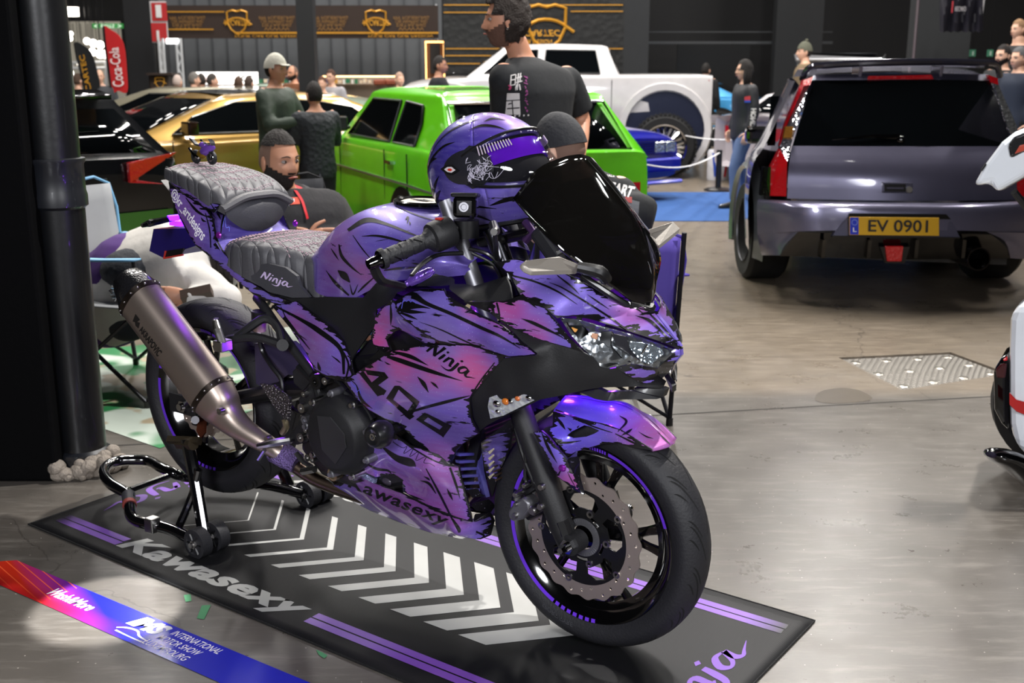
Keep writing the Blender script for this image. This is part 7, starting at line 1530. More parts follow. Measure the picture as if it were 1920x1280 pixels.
    for q in 'lr':
        f = D[q+'f']; m = MB(); m.ring([[Vector((f.x+x*s, f.y+w*s*math.cos(t), max(.0, z*s+h*s*math.sin(t))+f.z-.07*s)) for t in [2*PI*i/10 for i in range(10)]] for x, w, z, h in ((-.07, .03, .04, .04), (-.02, .042, .05, .05), (.08, .046, .04, .04), (.15, .045, .03, .03), (.20, .025, .025, .022))]); m.build('shoe', M('b9a99a', .7) if 'pale' in label else BLK, root)
    return root, sh_, D, HM
def loc_(root_base, yaw, w, s=1.):
    d = Vector(w)-Vector(root_base); c, q = math.cos(-yaw), math.sin(-yaw); return Vector((c*d.x-q*d.y, q*d.x+c*d.y, d.z))/s
def PJ(base, yaw, s=1., **k): return {n: tuple(loc_(base, yaw, wp(*v), s)) for n, v in k.items()}
def wcast(objs):
    vs, fs = [], []; dg = bpy.context.evaluated_depsgraph_get()
    bpy.context.view_layer.update()
    for o in objs:
        k = len(vs); mw = o.matrix_world; vs += [mw @ v.co for v in o.data.vertices]; fs += [tuple(k+i for i in p.vertices) for p in o.data.polygons]
    return BVHTree.FromPolygons(vs, fs)
def wdecal(mb, nm, mat, parent, tree, off=.003):
    bpy.context.view_layer.update(); inv = parent.matrix_world.inverted(); P = []
    for v in mb.v:
        d = Vector(rayw(v.x, v.y)).normalized(); h = tree.ray_cast(Vector((0, 0, CH)), d); P.append(None if h[0] is None else inv @ (h[0]-d*off))
    ok = [f for f in mb.f if all(P[i] is not None for i in f) and max((P[i]-P[f[0]]).length for i in f) < .12]
    if not ok: return
    us = sorted({i for f in ok for i in f}); mp = {i: k for k, i in enumerate(us)}; o = MB(); o.v = [P[i] for i in us]; o.f = [tuple(mp[i] for i in f) for f in ok]; o.m = [0]*len(ok); return o.build(nm, mat, parent, False)
def qd(q, n=5):
    m = MB(); a, b, c, d = [Vector((x, y, 0)) for x, y in q]; m.grid([[a.lerp(b, i/n).lerp(d.lerp(c, i/n), j/n) for i in range(n+1)] for j in range(n+1)]); return m
BLKT = M('16181b', .85, bump=('noise', 25, .25)); JEAN = M('3b5378', .85, bump=('noise', 80, .3)); DTR = M('17181c', .85)
# 1 the standing man in the black T-shirt
b1 = (wp(1000, 300, 5.5)[0], 5.5, 0); y1 = PI+.45
r1, s1_, D1, H1 = person('standing man with dark curly hair wearing a black T-shirt with pale chest print', b1, y1,
    PJ(b1, y1, head=(950, 38, 5.46), neck=(978, 108, 5.52), chest=(1000, 185, 5.52), waist=(1000, 270, 5.52), pel=(1005, 330, 5.52), rs=(945, 142, 5.36), ls=(1062, 146, 5.66), le=(1092, 225, 5.74), lh=(1083, 318, 5.55), re=(950, 235, 5.55), rh=(965, 310, 5.4)), BLKT, DTR, SKIN, 'curly', '231a15', None, '5b4034', headyaw=-.42, headpitch=.03, sleeves=1, topname='t_shirt', lq=1.12, hk=1.02)
t1 = wcast([s1_]); z1_ = lambda *L: [(640+a/2.977, b/2.977) for a, b in L]
PRW = M('c9c6c4', .8); PRP = M('8a3f78', .8)
wdecal(qd(z1_((915, 640), (1000, 640), (995, 520), (925, 520))), 'chest_print', PRW, s1_, t1)
for q in (((925, 610), (995, 605), (995, 598), (925, 603)), ((918, 566), (998, 560), (998, 555), (918, 560)), ((950, 560), (956, 640), (962, 640), (956, 560)), ((930, 585), (950, 580), (950, 573), (932, 578))): wdecal(qd(z1_(*q), 3), 'print_line', BLK, s1_, t1, .005)
for q in (((945, 425), (972, 418), (972, 412), (945, 419)), ((945, 425), (951, 425), (948, 480), (940, 480)), ((972, 415), (978, 415), (972, 475), (966, 475)), ((945, 450), (970, 446), (970, 440), (945, 444)), ((942, 480), (968, 475), (968, 469), (943, 474)), ((985, 410), (993, 408), (985, 500), (978, 505)), ((978, 440), (1008, 430), (1008, 422), (978, 432)), ((975, 465), (1010, 455), (1010, 448), (975, 458)), ((998, 408), (1005, 406), (1000, 452), (994, 454)), ((990, 470), (997, 468), (1003, 500), (996, 505)), ((970, 488), (978, 470), (985, 470), (972, 508))): wdecal(qd(z1_(*q), 2), 'printed_character', PRW, s1_, t1, .004)
rr = random.Random(2)
for k in range(11):
    y = 422+k*19; L = [(1018+rr.random()*24, y+rr.random()*17) for _ in range(4)]; m = brush([[(640+a/2.977, b/2.977, 1.6) for a, b in L]], 3); wdecal(m, 'purple_lettering', PRP, s1_, t1, .004)
for k, x in enumerate((915, 940, 965, 990, 1015, 1040)): wdecal(qd(z1_((x, 655-k*1.5), (x+8, 654-k*1.5), (x+8, 645-k*1.5), (x, 646-k*1.5)), 1), 'small_letter', PRW, s1_, t1, .004)
wdecal(brush([[(640+a/2.977, b/2.977, 3.4) for a, b in ((933, 480), (938, 478), (945, 484), (942, 495), (934, 497))]], 3), 'pink_dot', M('b03a6a', .8), s1_, t1, .004)
m = MB(); m.sph(H1 @ Vector((.0, .088, -.04)), .006, 8, 6); m.build('ear_stud', CHROME, r1)
# 2 the seated man in the hooded sweater
b2 = (wp(560, 400, 5.35)[0], 5.5, 0); y2 = -.85
r2, s2_, D2, H2 = person('bearded man sitting in a black hooded sweater with red drawstrings behind the motorcycle seat', b2, y2,
    PJ(b2, y2, head=(523, 302, 5.38), neck=(530, 352, 5.42), chest=(560, 412, 5.4), waist=(570, 455, 5.42), pel=(565, 500, 5.45), rs=(492, 388, 5.34), ls=(622, 384, 5.62), le=(655, 440, 5.5), lh=(590, 452, 5.18), re=(515, 450, 5.2), rh=(580, 445, 5.16), lhip=(590, 505, 5.35), rhip=(550, 505, 5.3), lk=(690, 480, 5.05), rk=(640, 490, 4.9), lf=(700, 640, 4.95), rf=(650, 650, 4.85)), M('1d1c1f', .85, bump=('noise', 20, .5)), JEAN, SKIND, 'fade', '17110e', None, True, headyaw=.14, headpitch=.05, topname='hooded_sweater', lq=1.3, hk=1.12)
RED = M('c4202a', .7); nk = D2['neck']
m = MB(); m.tube([nk+Vector((.075*math.cos(a)+.02, .095*math.sin(a), -.035-.03*math.cos(a)+.0)) for a in [2*PI*i/20 for i in range(20)]], .026, 8, closed=True); m.build('hood_lining', RED, r2)
m = MB(); m.tube([nk+Vector((.095*math.cos(a)-.02, .125*math.sin(a), -.04-.02*math.cos(a))) for a in [PI*.35+2*PI*.65*i/16 for i in range(17)]], .045, 8); m.build('hood', M('1d1c1f', .85, bump=('noise', 20, .5)), r2)
t2 = wcast([s2_])
for L in (((505, 352), (512, 372), (518, 395)), ((553, 355), (566, 375), (573, 396), (577, 410))): wdecal(brush([[(a, b, 4.5) for a, b in L]], 5), 'drawstring', RED, s2_, t2, .012)
wdecal(qd([(531, 384), (563, 382), (560, 369), (528, 371)]), 'chest_badge', M('c84a34', .7), s2_, t2, .004); wdecal(qd([(537, 379), (552, 378), (552, 372), (537, 373)]), 'badge_mark', M('d8d0cc', .7), s2_, t2, .006)
campchair('camping_chair', (b2[0], 5.62, 0), y2, 'dark folding camping chair under the bearded man in the hooded sweater', M('202228', .8), M('1a1a1e', .7), M('1d1d22', .35, .5), sh=.40, bh=.80)
# 3 the man seen from behind in the backwards cap
b3 = (wp(1110, 400, 4.2)[0], 4.25, 0); y3 = PI*.5+.75
r3, s3_, D3, H3 = person('man seen from behind in dark cap and black T-shirt with grey back print', b3, y3,
    PJ(b3, y3, head=(1050, 282, 4.32), neck=(1082, 326, 4.34), chest=(1118, 400, 4.36), waist=(1115, 460, 4.4), pel=(1105, 515, 4.45), ls=(1040, 366, 4.42), rs=(1160, 358, 4.36), re=(1172, 440, 4.55), rh=(1130, 465, 4.8), le=(1010, 440, 4.6), lh=(1060, 465, 4.8), lhip=(1080, 520, 4.5), rhip=(1130, 520, 4.5), lk=(1030, 480, 4.9), rk=(1100, 478, 4.95), lf=(1035, 600, 5.0), rf=(1095, 600, 5.05)), BLKT, DTR, SKINP, 'shaved', '6a5044', ('cap', '26272b'), False, headyaw=.25, headpitch=.22, sleeves=1, topname='t_shirt', lq=1.25, hk=1.04)
t3 = wcast([s3_]); zc_ = lambda *L: [(960+a/4.267, 200+b/4.267) for a, b in L]
def wtextd(body, q, nm, mat, par, tree, bold=.02): wdecal(quadmap(tidy(textmesh(body, 1, 0, bold), .2), zc_(*q)), nm, mat, par, tree, .005)
wdecal(qd(zc_((800, 990), (1000, 990), (1020, 760), (760, 690)), 8), 'back_print', M('5e6064', .85), s3_, t3)
wtextd('K HEART', ((660, 640), (950, 730), (990, 640), (660, 570)), 'back_lettering', PRW, s3_, t3, .04); wtextd('ORIGINALS', ((660, 556), (820, 562), (820, 542), (660, 536)), 'back_lettering', PRW, s3_, t3); wtextd('TRADEMARK', ((735, 690), (828, 668), (826, 650), (730, 672)), 'back_lettering', M('a06a60', .8), s3_, t3)
for pts, c in ((((790, 780), (880, 760), (960, 830), (940, 920), (860, 880), (800, 900)), 'b4b6ba'), (((905, 720), (960, 720), (960, 770), (900, 760)), '9a4a48'), (((840, 820), (880, 820), (885, 900), (845, 900)), '8a4038'), (((870, 930), (960, 920), (960, 990), (890, 1000)), 'c4c2c6'), (((985, 880), (1030, 900), (1010, 980), (970, 960)), 'b0aeb4')):
    q = zc_(*pts); c0_ = (sum(a for a, b in q)/len(q), sum(b for a, b in q)/len(q)); mm = MB(); mm.add([Vector((*c0_, 0))]+[Vector((a, b, 0)) for a, b in q], [(0, 1+i, 1+(i+1) % len(q)) for i in range(len(q))]); wdecal(mm, 'print_patch', M(c, .85), s3_, t3, .005)
# 4 the person bending over on the left chair
b4 = (wp(260, 540, 4.9)[0], 4.95, 0); y4 = -.25; WHO = M('c6c2bc', .85, bump=('noise', 14, .5))
r4, s4_, D4, H4 = person('person in a white and purple hooded sweater bending forward on the grey camping chair', b4, y4,
    PJ(b4, y4, pel=(222, 555, 4.95), waist=(262, 515, 4.9), chest=(345, 490, 4.85), neck=(400, 470, 4.8), head=(432, 462, 4.8), rs=(365, 520, 4.66), ls=(365, 455, 4.98), re=(425, 560, 4.55), rh=(345, 556, 4.52), le=(440, 500, 4.9), lh=(400, 545, 4.75), lhip=(235, 580, 5.0), rhip=(240, 585, 4.85), lk=(340, 590, 4.95), rk=(330, 600, 4.75), lf=(350, 730, 4.95), rf=(335, 745, 4.8)), WHO, M('33363c', .85), SKIND, 'long', '1b1512', None, False, topname='hooded_sweater', lq=1.35)
m = MB(); addmesh(m, skinmesh([(D4['pel']-Vector((.05, 0, .02)), .215, .165), (D4['pel'].lerp(D4['waist'], .75), .212, .165)], [(0, 1)], 2)); m.build('purple_hem', M('4a2a6e', .85), r4, ang=80)
m = MB(); q = D4['rh']+Vector((.03, -.02, .0)); m.tube([q+Vector((-.03, 0, 0)), q+Vector((.10, .02, .03))], [.012, .012], 4, flat=2.6); bt = m.build('phone', M('4a3c34', .4), r4)
# standing visitors farther off: own frame, simple poses
def visitor(label, px, pyt, Y, s, yaw, top, legs=DTR, **k):
    x = wp(px, pyt, Y)[0]; J = k.pop('J', {}); return person(label, (x, Y, 0), yaw, J, top, legs, s=s, **k)
HOLD = dict(le=(.10, .27, 1.16), re=(.10, -.27, 1.16), lh=(.34, .12, 1.18), rh=(.34, -.10, 1.20))
SIT = dict()
visitor('man in a dark green bomber jacket and pale cap standing beside the gold coupe', 512, 100, 8.3, .84, -.35, M('2f3b30', .6, bump=('noise', 18, .6)), hat=('cap', 'b9b6aa'), J=HOLD, topname='bomber_jacket')
visitor('man with short dark hair in a dark quilted waistcoat right of the green bomber jacket', 590, 160, 8.2, .73, 2.2, M('23272c', .7, bump=('vor', 30, .8)), topname='waistcoat', J=HOLD)
visitor('bald bearded man in an orange brown shirt facing the green bomber jacket', 551, 140, 14.8, .80, -2.2, M('6a3f24', .7), hair='shaved', beard=True, J=HOLD)
visitor('bald man in a grey cardigan behind the dark hatchback', 187, 140, 15.8, .77, -1.3, M('3a3c40', .85), hair='shaved', skin=SKINP)
w_, ws_, _, _ = visitor('woman with glasses in a black racing jacket and jeans walking left', 1400, 120, 11.3, .83, PI+.2, M('232428', .55, bump=('noise', 14, .4)), M('56688c', .85), hair='long', hairc='17120f', skin=SKINP, glasses=True, topname='racing_jacket', J=dict(lk=(.12, .08, .50), lf=(.10, .08, .07), rk=(.0, -.09, .5), rf=(-.18, -.1, .12)))
tw = wcast([ws_]); zj = lambda *L: [(1280+a/2.977, b/2.977) for a, b in L]
wdecal(quadmap(tidy(textmesh('HONDA', 1, 0, .05), .3), zj((412, 605), (402, 735), (372, 735), (382, 605))), 'jacket_lettering', PRW, ws_, tw, .012)
wdecal(qd(zj((345, 560), (378, 560), (378, 535), (345, 540)), 2), 'jacket_badge', M('b0363a', .7), ws_, tw, .012); wdecal(qd(zj((345, 572), (378, 572), (378, 560), (345, 560)), 2), 'jacket_badge', M('2a4aa8', .7), ws_, tw, .013)
visitor('person in a striped knitted beanie and tan coat walking behind the grey wagon', 1512, 85, 15.4, .97, PI, M('75644c', .85, bump=('noise', 30, .5)), hat=('beanie', '57584a'), skin=SKINP, hair='short')
visitor('bearded man in a black coat at the right edge behind the grey wagon', 1884, 95, 12.4, .92, PI+.5, M('17181b', .8), beard=True, skin=SKINP)
visitor('grey haired man in a navy jacket at the far right edge', 1914, 100, 11.6, .90, PI+.4, M('1d2535', .8), hairc='5a5a5c', skin=SKINP)
visitor('fair haired child carried high at the top right corner', 1914, 45, 13.0, 1.10, PI+.3, M('17181b', .8), hairc='8a6a4c', skin=SKINP, hk=.8)
visitor('man in black looking right just left of the white pickup bonnet', 822, 125, 13.6, .86, -.2, BLKT, skin=SKIND)
visitor('woman with tied hair in a pale top behind the quilted waistcoat', 622, 148, 15.0, .77, -2.0, M('9a989c', .8), hairc='4a2e20', skin=SKINP)
GRP = 'stand visitors bending over the lit counters'
for px, py, Y, s, yw, tc, hc, lb in ((332, 160, 14.9, .73, 1.2, '8a6a58', 'b9a8a0', 'pale haired visitor just right of the brown lectern'), (362, 152, 14.7, .75, .6, '141416', '6a6662', 'grey haired visitor in black left of the lit counter sign'), (378, 152, 15.1, .74, 2.0, '6a6c70', '2a2420', 'visitor in a grey top below the left end of the lit counter sign'), (396, 155, 15.0, .74, .4, '1c1e22', '3a3430', 'visitor in dark clothes below the middle of the lit counter sign'),
        (447, 160, 14.9, .72, 1.6, '3c4c78', '4a3426', 'visitor in a blue top under the middle of the lit counter sign'), (466, 160, 15.1, .72, 1.2, '7a7c86', '3a2c24', 'visitor in pale grey right of the blue topped visitor'), (748, 150, 14.9, .75, -1.0, '4c505a', 'a88a78', 'bald visitor in grey right of the red display boxes'), (605, 158, 14.7, .72, -1.8, 'b0aca6', '5a3826', 'small visitor in a pale top between the waistcoat and the lit shelf'),
        (146, 160, 15.2, .74, 1.0, '3c2c3c', '4a382c', 'visitor in plum just right of the drain pipe'), (1322, 150, 17.4, .82, 1.0, '15161a', '1a1614', 'person in black standing behind the tail of the white pickup')):
    visitor(lb, px, py, Y, s, yw, M(tc, .85), hairc=hc, skin=SKINP, group=GRP, eyes=False, hands=False)
# ================================================================ background stands and hall
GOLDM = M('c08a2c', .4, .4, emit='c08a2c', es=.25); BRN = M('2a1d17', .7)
def wz(px, py, Y): return Vector(wp(px, py, Y))
def slab(nm, a, b, Y, mat, th=.05, parent=None, bev=0.):
    """axis aligned board from pixel corner a to pixel corner b standing at depth Y"""
    A, B = wz(*a, Y), wz(*b, Y); m = MB(); o = Vector(parent.location) if parent else Vector()
    m.box(((A.x+B.x)/2-o.x, Y+th/2-o.y, (A.z+B.z)/2-o.z), (abs(B.x-A.x), th, abs(A.z-B.z))); return m.build(nm, mat, parent, False, mods=[('BEVEL', dict(width=bev))] if bev else ())
def wtx(body, a, b, Y, nm, mat, parent, sh=0., bold=.0):
    me = fit(textmesh(body, 1, sh, bold), 0, 0, 1, 1); A, B = wz(*a, Y), wz(*b, Y); o = Vector(parent.location) if parent else Vector()
    for v in me.vertices: v.co = Vector((A.x+(B.x-A.x)*v.co.x, Y, B.z+(A.z-B.z)*v.co.y))-o
    return link(nm, me, mat, parent, False)
def root_(nm, px, py, Y, label, cat, group=None): p = wz(px, py, Y); return empty(nm, (p.x, p.y, 0), 0, label, cat, group)
# grey corrugated wall, dark wall sections
GW = M('55585c', .6); g0 = wz(300, 70, 20.5); g1 = wz(830, 200, 20.5)
m = MB(); m.box(((g0.x+g1.x)/2, 20.6, 1.6), (g1.x-g0.x, .1, 3.2)); tag(m.build('wall_divider', GW, smooth=False), kind='structure')
m = MB()
for k in range(19): m.box((g0.x+(g1.x-g0.x)*(k+.5)/19, 20.53, 1.6), (.02, .03, 3.2))
tag(m.build('trim_3', M('3f4246', .6), smooth=False), kind='structure')
for n, (a, b, Y, c) in enumerate((((1160, 0), (1205, 420), 20.8, '26282b'), ((1715, 0), (1790, 300), 15.5, '1f2123'), ((1455, 0), (1530, 200), 22, '1d1e20'), ((235, 0), (300, 200), 20.2, '1b1c1f'))):
    A, B = wz(*a, Y), wz(*b, Y); m = MB(); m.box(((A.x+B.x)/2, Y, 2.5), (abs(B.x-A.x), .3, 5)); tag(m.build('trim_%d' % (4+n), M(c, .8), smooth=False), kind='structure')
for n, (y, h) in enumerate(((80, .05), (60, .02))):
    A, B = wz(1205, y, 22.5), wz(1560, y, 22.5); m = MB(); m.box(((A.x+B.x)/2, 22.5, A.z), (B.x-A.x, .1, h)); tag(m.build('trim_%d' % (8+n), M('3d3f42', .5)), kind='structure')
A, B = wz(1270, 84, 22), wz(1400, 200, 22); m = MB(); m.box(((A.x+B.x)/2, 22, (A.z)/2), (B.x-A.x, .1, A.z)); tag(m.build('door_1', M('0c0c0d', .9), smooth=False), kind='structure')
# foreground steel pillar
A = wz(592, 200, 12); m = MB(); m.box((wz(575, 60, 13.2).x, 13.2, 2.5), (.19, .19, 5)); tag(m.build('trim_10', M('17191c', .6), smooth=False), kind='structure')
# banner over the stand
def emblem(root, cx, cy, Y, s, nm='shield_emblem'):
    o = Vector(root.location); c = wz(cx, cy, Y); k = s/F_PX*Y
    out = [(-.9, .9), (-.4, 1.05), (0, .95), (.4, 1.05), (.9, .9), (.88, 0), (.6, -.6), (0, -1.05), (-.6, -.6), (-.88, 0)]
    m = MB()
    for q in (1., ): m.tube([c-o+Vector((a*k*q, -.01, b*k*q)) for a, b in out], k*.07, 4, closed=True)
    m.tube([c-o+Vector((a*k, -.01, b*k)) for a, b in ((-1.2, -.1), (-.4, .35), (.5, .3), (1.3, -.2))], k*.07, 4, 3); m.build(nm, GOLDM, root, False)
TWM = M('c9cccf', .4, .3)
bn = root_('stand_banner', 560, 40, 19, 'long dark brown banner with gold writing spanning the grey stand, left of the column', 'banner')
slab('banner_cloth', (298, 10), (822, 72), 19, BRN, .03, bn)
for x in (302, 560, 818): slab('banner_post', (x-2, 8), (x+2, 70), 19.06, TWM, .06, bn).scale.z = 1
for x in (302, 818): m = MB(); q = wz(x, 72, 19.08)-Vector(bn.location); m.tube([(q.x, q.y, 0), (q.x, q.y, q.z)], .03, 6); m.build('support_leg', TWM, bn)
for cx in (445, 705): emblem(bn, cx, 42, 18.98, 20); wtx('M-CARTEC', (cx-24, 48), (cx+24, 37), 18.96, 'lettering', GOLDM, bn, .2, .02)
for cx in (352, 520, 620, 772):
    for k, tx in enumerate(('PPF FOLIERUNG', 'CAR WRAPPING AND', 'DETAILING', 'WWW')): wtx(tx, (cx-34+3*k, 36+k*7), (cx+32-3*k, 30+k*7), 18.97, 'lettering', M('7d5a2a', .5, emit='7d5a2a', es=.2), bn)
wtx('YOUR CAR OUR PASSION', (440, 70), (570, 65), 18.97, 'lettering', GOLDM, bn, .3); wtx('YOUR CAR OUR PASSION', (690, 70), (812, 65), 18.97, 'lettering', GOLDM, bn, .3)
for q in ((300, 23, 420, 22), (440, 63, 822, 61), (300, 56, 400, 55)): slab('gold_line', q[:2], (q[2], q[3]-1), 18.96, GOLDM, .01, bn)
b2n = root_('wall_banner', 1000, 60, 17.5, 'large black banner with gold shield emblem behind the standing man and the white pickup', 'banner')
slab('banner_cloth', (830, -30), (1168, 138), 17.5, M('131415', .5, bump=('vor', 12, .6)), .03, b2n); emblem(b2n, 1025, 52, 17.47, 38); wtx('M-CARTEC', (960, 68), (1052, 56), 17.46, 'lettering', GOLDM, b2n, .25, .02); wtx('CAR DESIGN', (975, 82), (1035, 74), 17.46, 'lettering', GOLDM, b2n, 0, .01)
for y, x0_, x1_ in ((10, 832, 1168), (24, 832, 930), (22, 1070, 1168), (92, 835, 1168), (105, 835, 950), (120, 835, 900)): slab('gold_line', (x0_, y), (x1_, y-1.6), 17.46, GOLDM, .01, b2n)
for k in range(9): m = MB(); c = wz(850+k*38, 136, 17.45); m.sph(c-Vector(b2n.location), .02, 6, 5); m.build('eyelet', CHROME, b2n)
# red sign with pictograms
rs_ = root_('fire_sign', 290, 40, 18.6, 'tall red and white safety sign partly hidden by the left end of the brown banner', 'sign'); m = MB(); m.tube([(0, .03, 0), (0, .03, 2.6)], .03, 6); m.build('sign_post', BLK, rs_); slab('sign_board', (280, 2), (316, 80), 18.6, M('c0c0c2', .5), .02, rs_)
slab('red_panel', (283, 5), (314, 39), 18.58, M('a8282a', .5), .01, rs_); slab('red_panel', (283, 43), (314, 78), 18.58, M('a8282a', .5), .01, rs_); slab('pictogram', (291, 9), (303, 33), 18.56, M('d0d0d0', .5), .01, rs_); slab('pictogram', (293, 57), (299, 76), 18.56, M('d0d0d0', .5), .01, rs_)
# truss legs
for x in (305, 338):
    tr_ = root_('truss_leg', x, 180, 18.2, 'white lattice truss leg under the banner, %s' % ('left one' if x == 305 else 'right one next to the grey wall'), 'truss', 'truss legs of the stand')
    A, B = wz(x-8, 72, 18.2), wz(x+8, 180, 18.2); o = Vector(tr_.location); TW = M('c9cccf', .4, .3); m = MB(); h = A.z
    for dx in (A.x, B.x): m.tube([Vector((dx, 18.2, 0))-o, Vector((dx, 18.2, h))-o], .02, 6)
    m.build('chord', TW, tr_); m = MB()
    for k in range(12): z0_, z1_ = h*k/12, h*(k+1)/12; m.tube([Vector((A.x if k % 2 else B.x, 18.2, z0_))-o, Vector((B.x if k % 2 else A.x, 18.2, z1_))-o], .013, 5)
    m.build('lattice', TW, tr_)
lp = slab('stand_lamp', (311, 72), (332, 82), 18.16, M('f2f2f0', .5, emit='ffffff', es=3.), .1); tag(lp, 'bright flat lamp between the two white truss legs', 'lamp')
# brown lectern
le_ = root_('lectern', 298, 160, 16.5, 'dark brown lectern with small gold shield left of the truss legs', 'lectern'); slab('panel', (278, 140), (318, 185), 16.5, BRN, .3, le_, .02); slab('top', (274, 137), (322, 141), 16.4, BRN, .45, le_); emblem(le_, 300, 155, 16.47, 9); A = wz(298, 185, 16.5)
m = MB(); m.box((0, .15, A.z/2), (.25, .2, A.z)); m.build('base', BRN, le_, False)
# lit counter sign, counters with goods
cs = root_('counter_sign', 423, 145, 17, 'long white backlit sign with red and black print above the crowd', 'sign'); slab('light_box', (366, 135), (482, 158), 17, M('f4f4f4', .5, emit='fff8f2', es=2.2), .1, cs); wtx('FOLIATEC STORE', (385, 150), (440, 143), 16.97, 'lettering', M('c05050', .5), cs); wtx('KC', (447, 153), (475, 141), 16.97, 'lettering', M('2a2a2a', .5), cs, .2, .03)
m = MB(); A = wz(423, 158, 17); m.box((0, .05, A.z/2), (.1, .08, A.z)); m.build('stand_post', BLK, cs, False)
ct = root_('shop_counter', 560, 170, 18, 'long low shop counter with glowing shelves behind the crowd', 'counter'); m = MB(); q0, q1 = wz(405, 188, 18), wz(740, 188, 18); m.box(((q0.x+q1.x)/2-ct.location.x, .3, q0.z/2), (q1.x-q0.x-.1, .4, q0.z)); m.build('plinth', BLK, ct, False); slab('front_panel', (405, 158), (740, 188), 18, M('6a5c50', .6), .5, ct); slab('light_strip', (605, 142), (740, 144.5), 17.9, M('ffd9a0', .5, emit='ffc680', es=5.), .05, ct); slab('back_panel', (605, 145), (740, 158), 18.2, M('8a8078', .6), .05, ct)
rr = random.Random(12)
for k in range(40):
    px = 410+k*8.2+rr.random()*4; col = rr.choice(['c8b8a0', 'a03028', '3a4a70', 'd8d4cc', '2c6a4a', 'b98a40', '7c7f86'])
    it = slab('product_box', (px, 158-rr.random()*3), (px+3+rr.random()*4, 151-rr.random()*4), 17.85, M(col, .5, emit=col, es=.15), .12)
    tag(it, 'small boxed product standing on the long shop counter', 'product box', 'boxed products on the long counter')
for k, (a, b) in enumerate((((700, 160), (722, 149)), ((722, 160), (742, 149)))): tag(slab('storage_box', a, b, 17.2, M('7a3a22', .6), .3, None, .02), '%s reddish brown box displayed beside the lit shelf' % ('left' if k == 0 else 'right'), 'box')
# illuminated wooden frame
wf_ = root_('lit_goods_display', 815, 110, 18.3, 'tall wooden display frame lit by warm light strips left of the black banner', 'display frame'); m = MB(); m.tube([(0, .1, 0), (0, .1, 1.6)], .05, 8); m.build('base_post', BLK, wf_); slab('board', (797, 76), (834, 152), 18.3, M('5a3a22', .6), .15, wf_); 
for a, b in (((797, 77), (834, 80)), ((797, 78), (800, 150)), ((831, 78), (834, 150))): slab('light_strip', a, b, 18.25, M('ffd090', .5, emit='ffc070', es=4.), .04, wf_)
slab('dark_goods', (806, 82), (826, 138), 18.25, M('1c1512', .6), .03, wf_)
# bright hall seen through the opening at the far left
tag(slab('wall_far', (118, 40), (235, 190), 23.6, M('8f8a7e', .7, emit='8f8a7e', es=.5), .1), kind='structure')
for n in range(8): px = 122+n*14; tag(slab('trim_%d' % (12+n), (px, 44), (px+2.5, 80), 23.5, M('6d6a60', .7), .03), kind='structure')
ex = root_('exit_sign', 200, 48, 22.5, 'green exit sign with white arrows hanging above the red feather flag', 'sign'); slab('sign_plate', (172, 44), (230, 53), 22.5, M('2a6a34', .4, emit='2f8a40', es=.7), .06, ex); m = MB(); m.tube([(-.25, .03, wz(200, 44, 22.5).z), (-.25, .03, 8.0)], .01, 5); m.build('hanging_rod', BLK, ex); wtx('EXITS', (190, 52), (214, 45.5), 22.47, 'lettering', M('e0f0e0', .5, emit='e0f0e0', es=.8), ex); wtx('<', (177, 52), (183, 45.5), 22.47, 'lettering', M('e0f0e0', .5, emit='e0f0e0', es=.8), ex); wtx('>', (221, 52), (227, 45.5), 22.47, 'lettering', M('e0f0e0', .5, emit='e0f0e0', es=.8), ex)
LG = 'round stand lights above the far hall'
for k, (px, py, r) in enumerate(((128, 22, .09), (131, 72, .05), (163, 77, .06), (175, 81, .07), (188, 84, .07), (173, 98, .07), (188, 101, .08), (199, 102, .08), (133, 137, .05), (160, 180, .06), (133, 63, .04), (150, 120, .05))):
    c = wz(px, py, 21.5); lr_ = empty('stand_light', (c.x, c.y, 0), 0, 'bright rectangular lamp at the top of the far left opening' if k == 0 else 'small glowing lamp in the far hall seen between pipe and red flag', 'lamp', None if k == 0 else LG)
    m = MB(); (m.sph((0, 0, c.z), r, 12, 8) if k else m.box((0, 0, c.z), (.35, .1, .16))); m.build('bulb', M('ffffff', .5, emit='fff6e8', es=9.), lr_); m = MB(); m.tube([(0, 0, c.z), (0, .0, 8.0)], .006, 4); m.build('cable', BLK, lr_)
m = MB()
for a, b in (((122, 118), (200, 116)), ((122, 132), (122, 180)), ((198, 116), (200, 180)), ((122, 118), (122, 132)), ((135, 118), (135, 178)), ((122, 128), (200, 127)), ((122, 180), (122, 268)), ((200, 180), (200, 268))): m.tube([wz(*a, 21.8), wz(*b, 21.8)], .03, 5)
tag(m.build('lighting_truss', M('b9bcc0', .4, .4)), 'pale lighting truss frame in the bright hall behind the flags', 'truss')
# feather flags
def flag(nm, label, L, Y, col, pole):
    r = root_(nm, *pole, Y, label, 'flag'); o = Vector(r.location); P_ = cr([wz(*q, Y)-o for q in L], 4, True); m = MB(); m.prism(P_, (0, .015, 0)); m.build('flag_cloth', M(col, .6), r, False)
    m = MB(); m.tube([Vector((0, .02, 0))]+[wz(*q, Y)-o for q in L[:3]], .018, 6, 3); m.build('flag_pole', BLK, r); return r
f1 = flag('feather_flag', 'tall red feather flag with white script lettering beside the far hall opening', [(208, 168), (198, 90), (194, 50), (208, 56), (224, 68), (233, 90), (237, 130), (238, 172), (222, 170)], 15.8, 'b81c20', (212, 175))
o = Vector(f1.location); me = fit(textmesh('Coca-Cola', 1, .3, .01), 0, 0, 1, 1); a, b, c, d = [wz(*q, 15.77)-o for q in ((222, 163), (210, 88), (222, 84), (235, 158))]
a, b, c, d = [wz(*q, 15.77)-o for q in ((233, 160), (222, 88), (204, 92), (212, 165))]
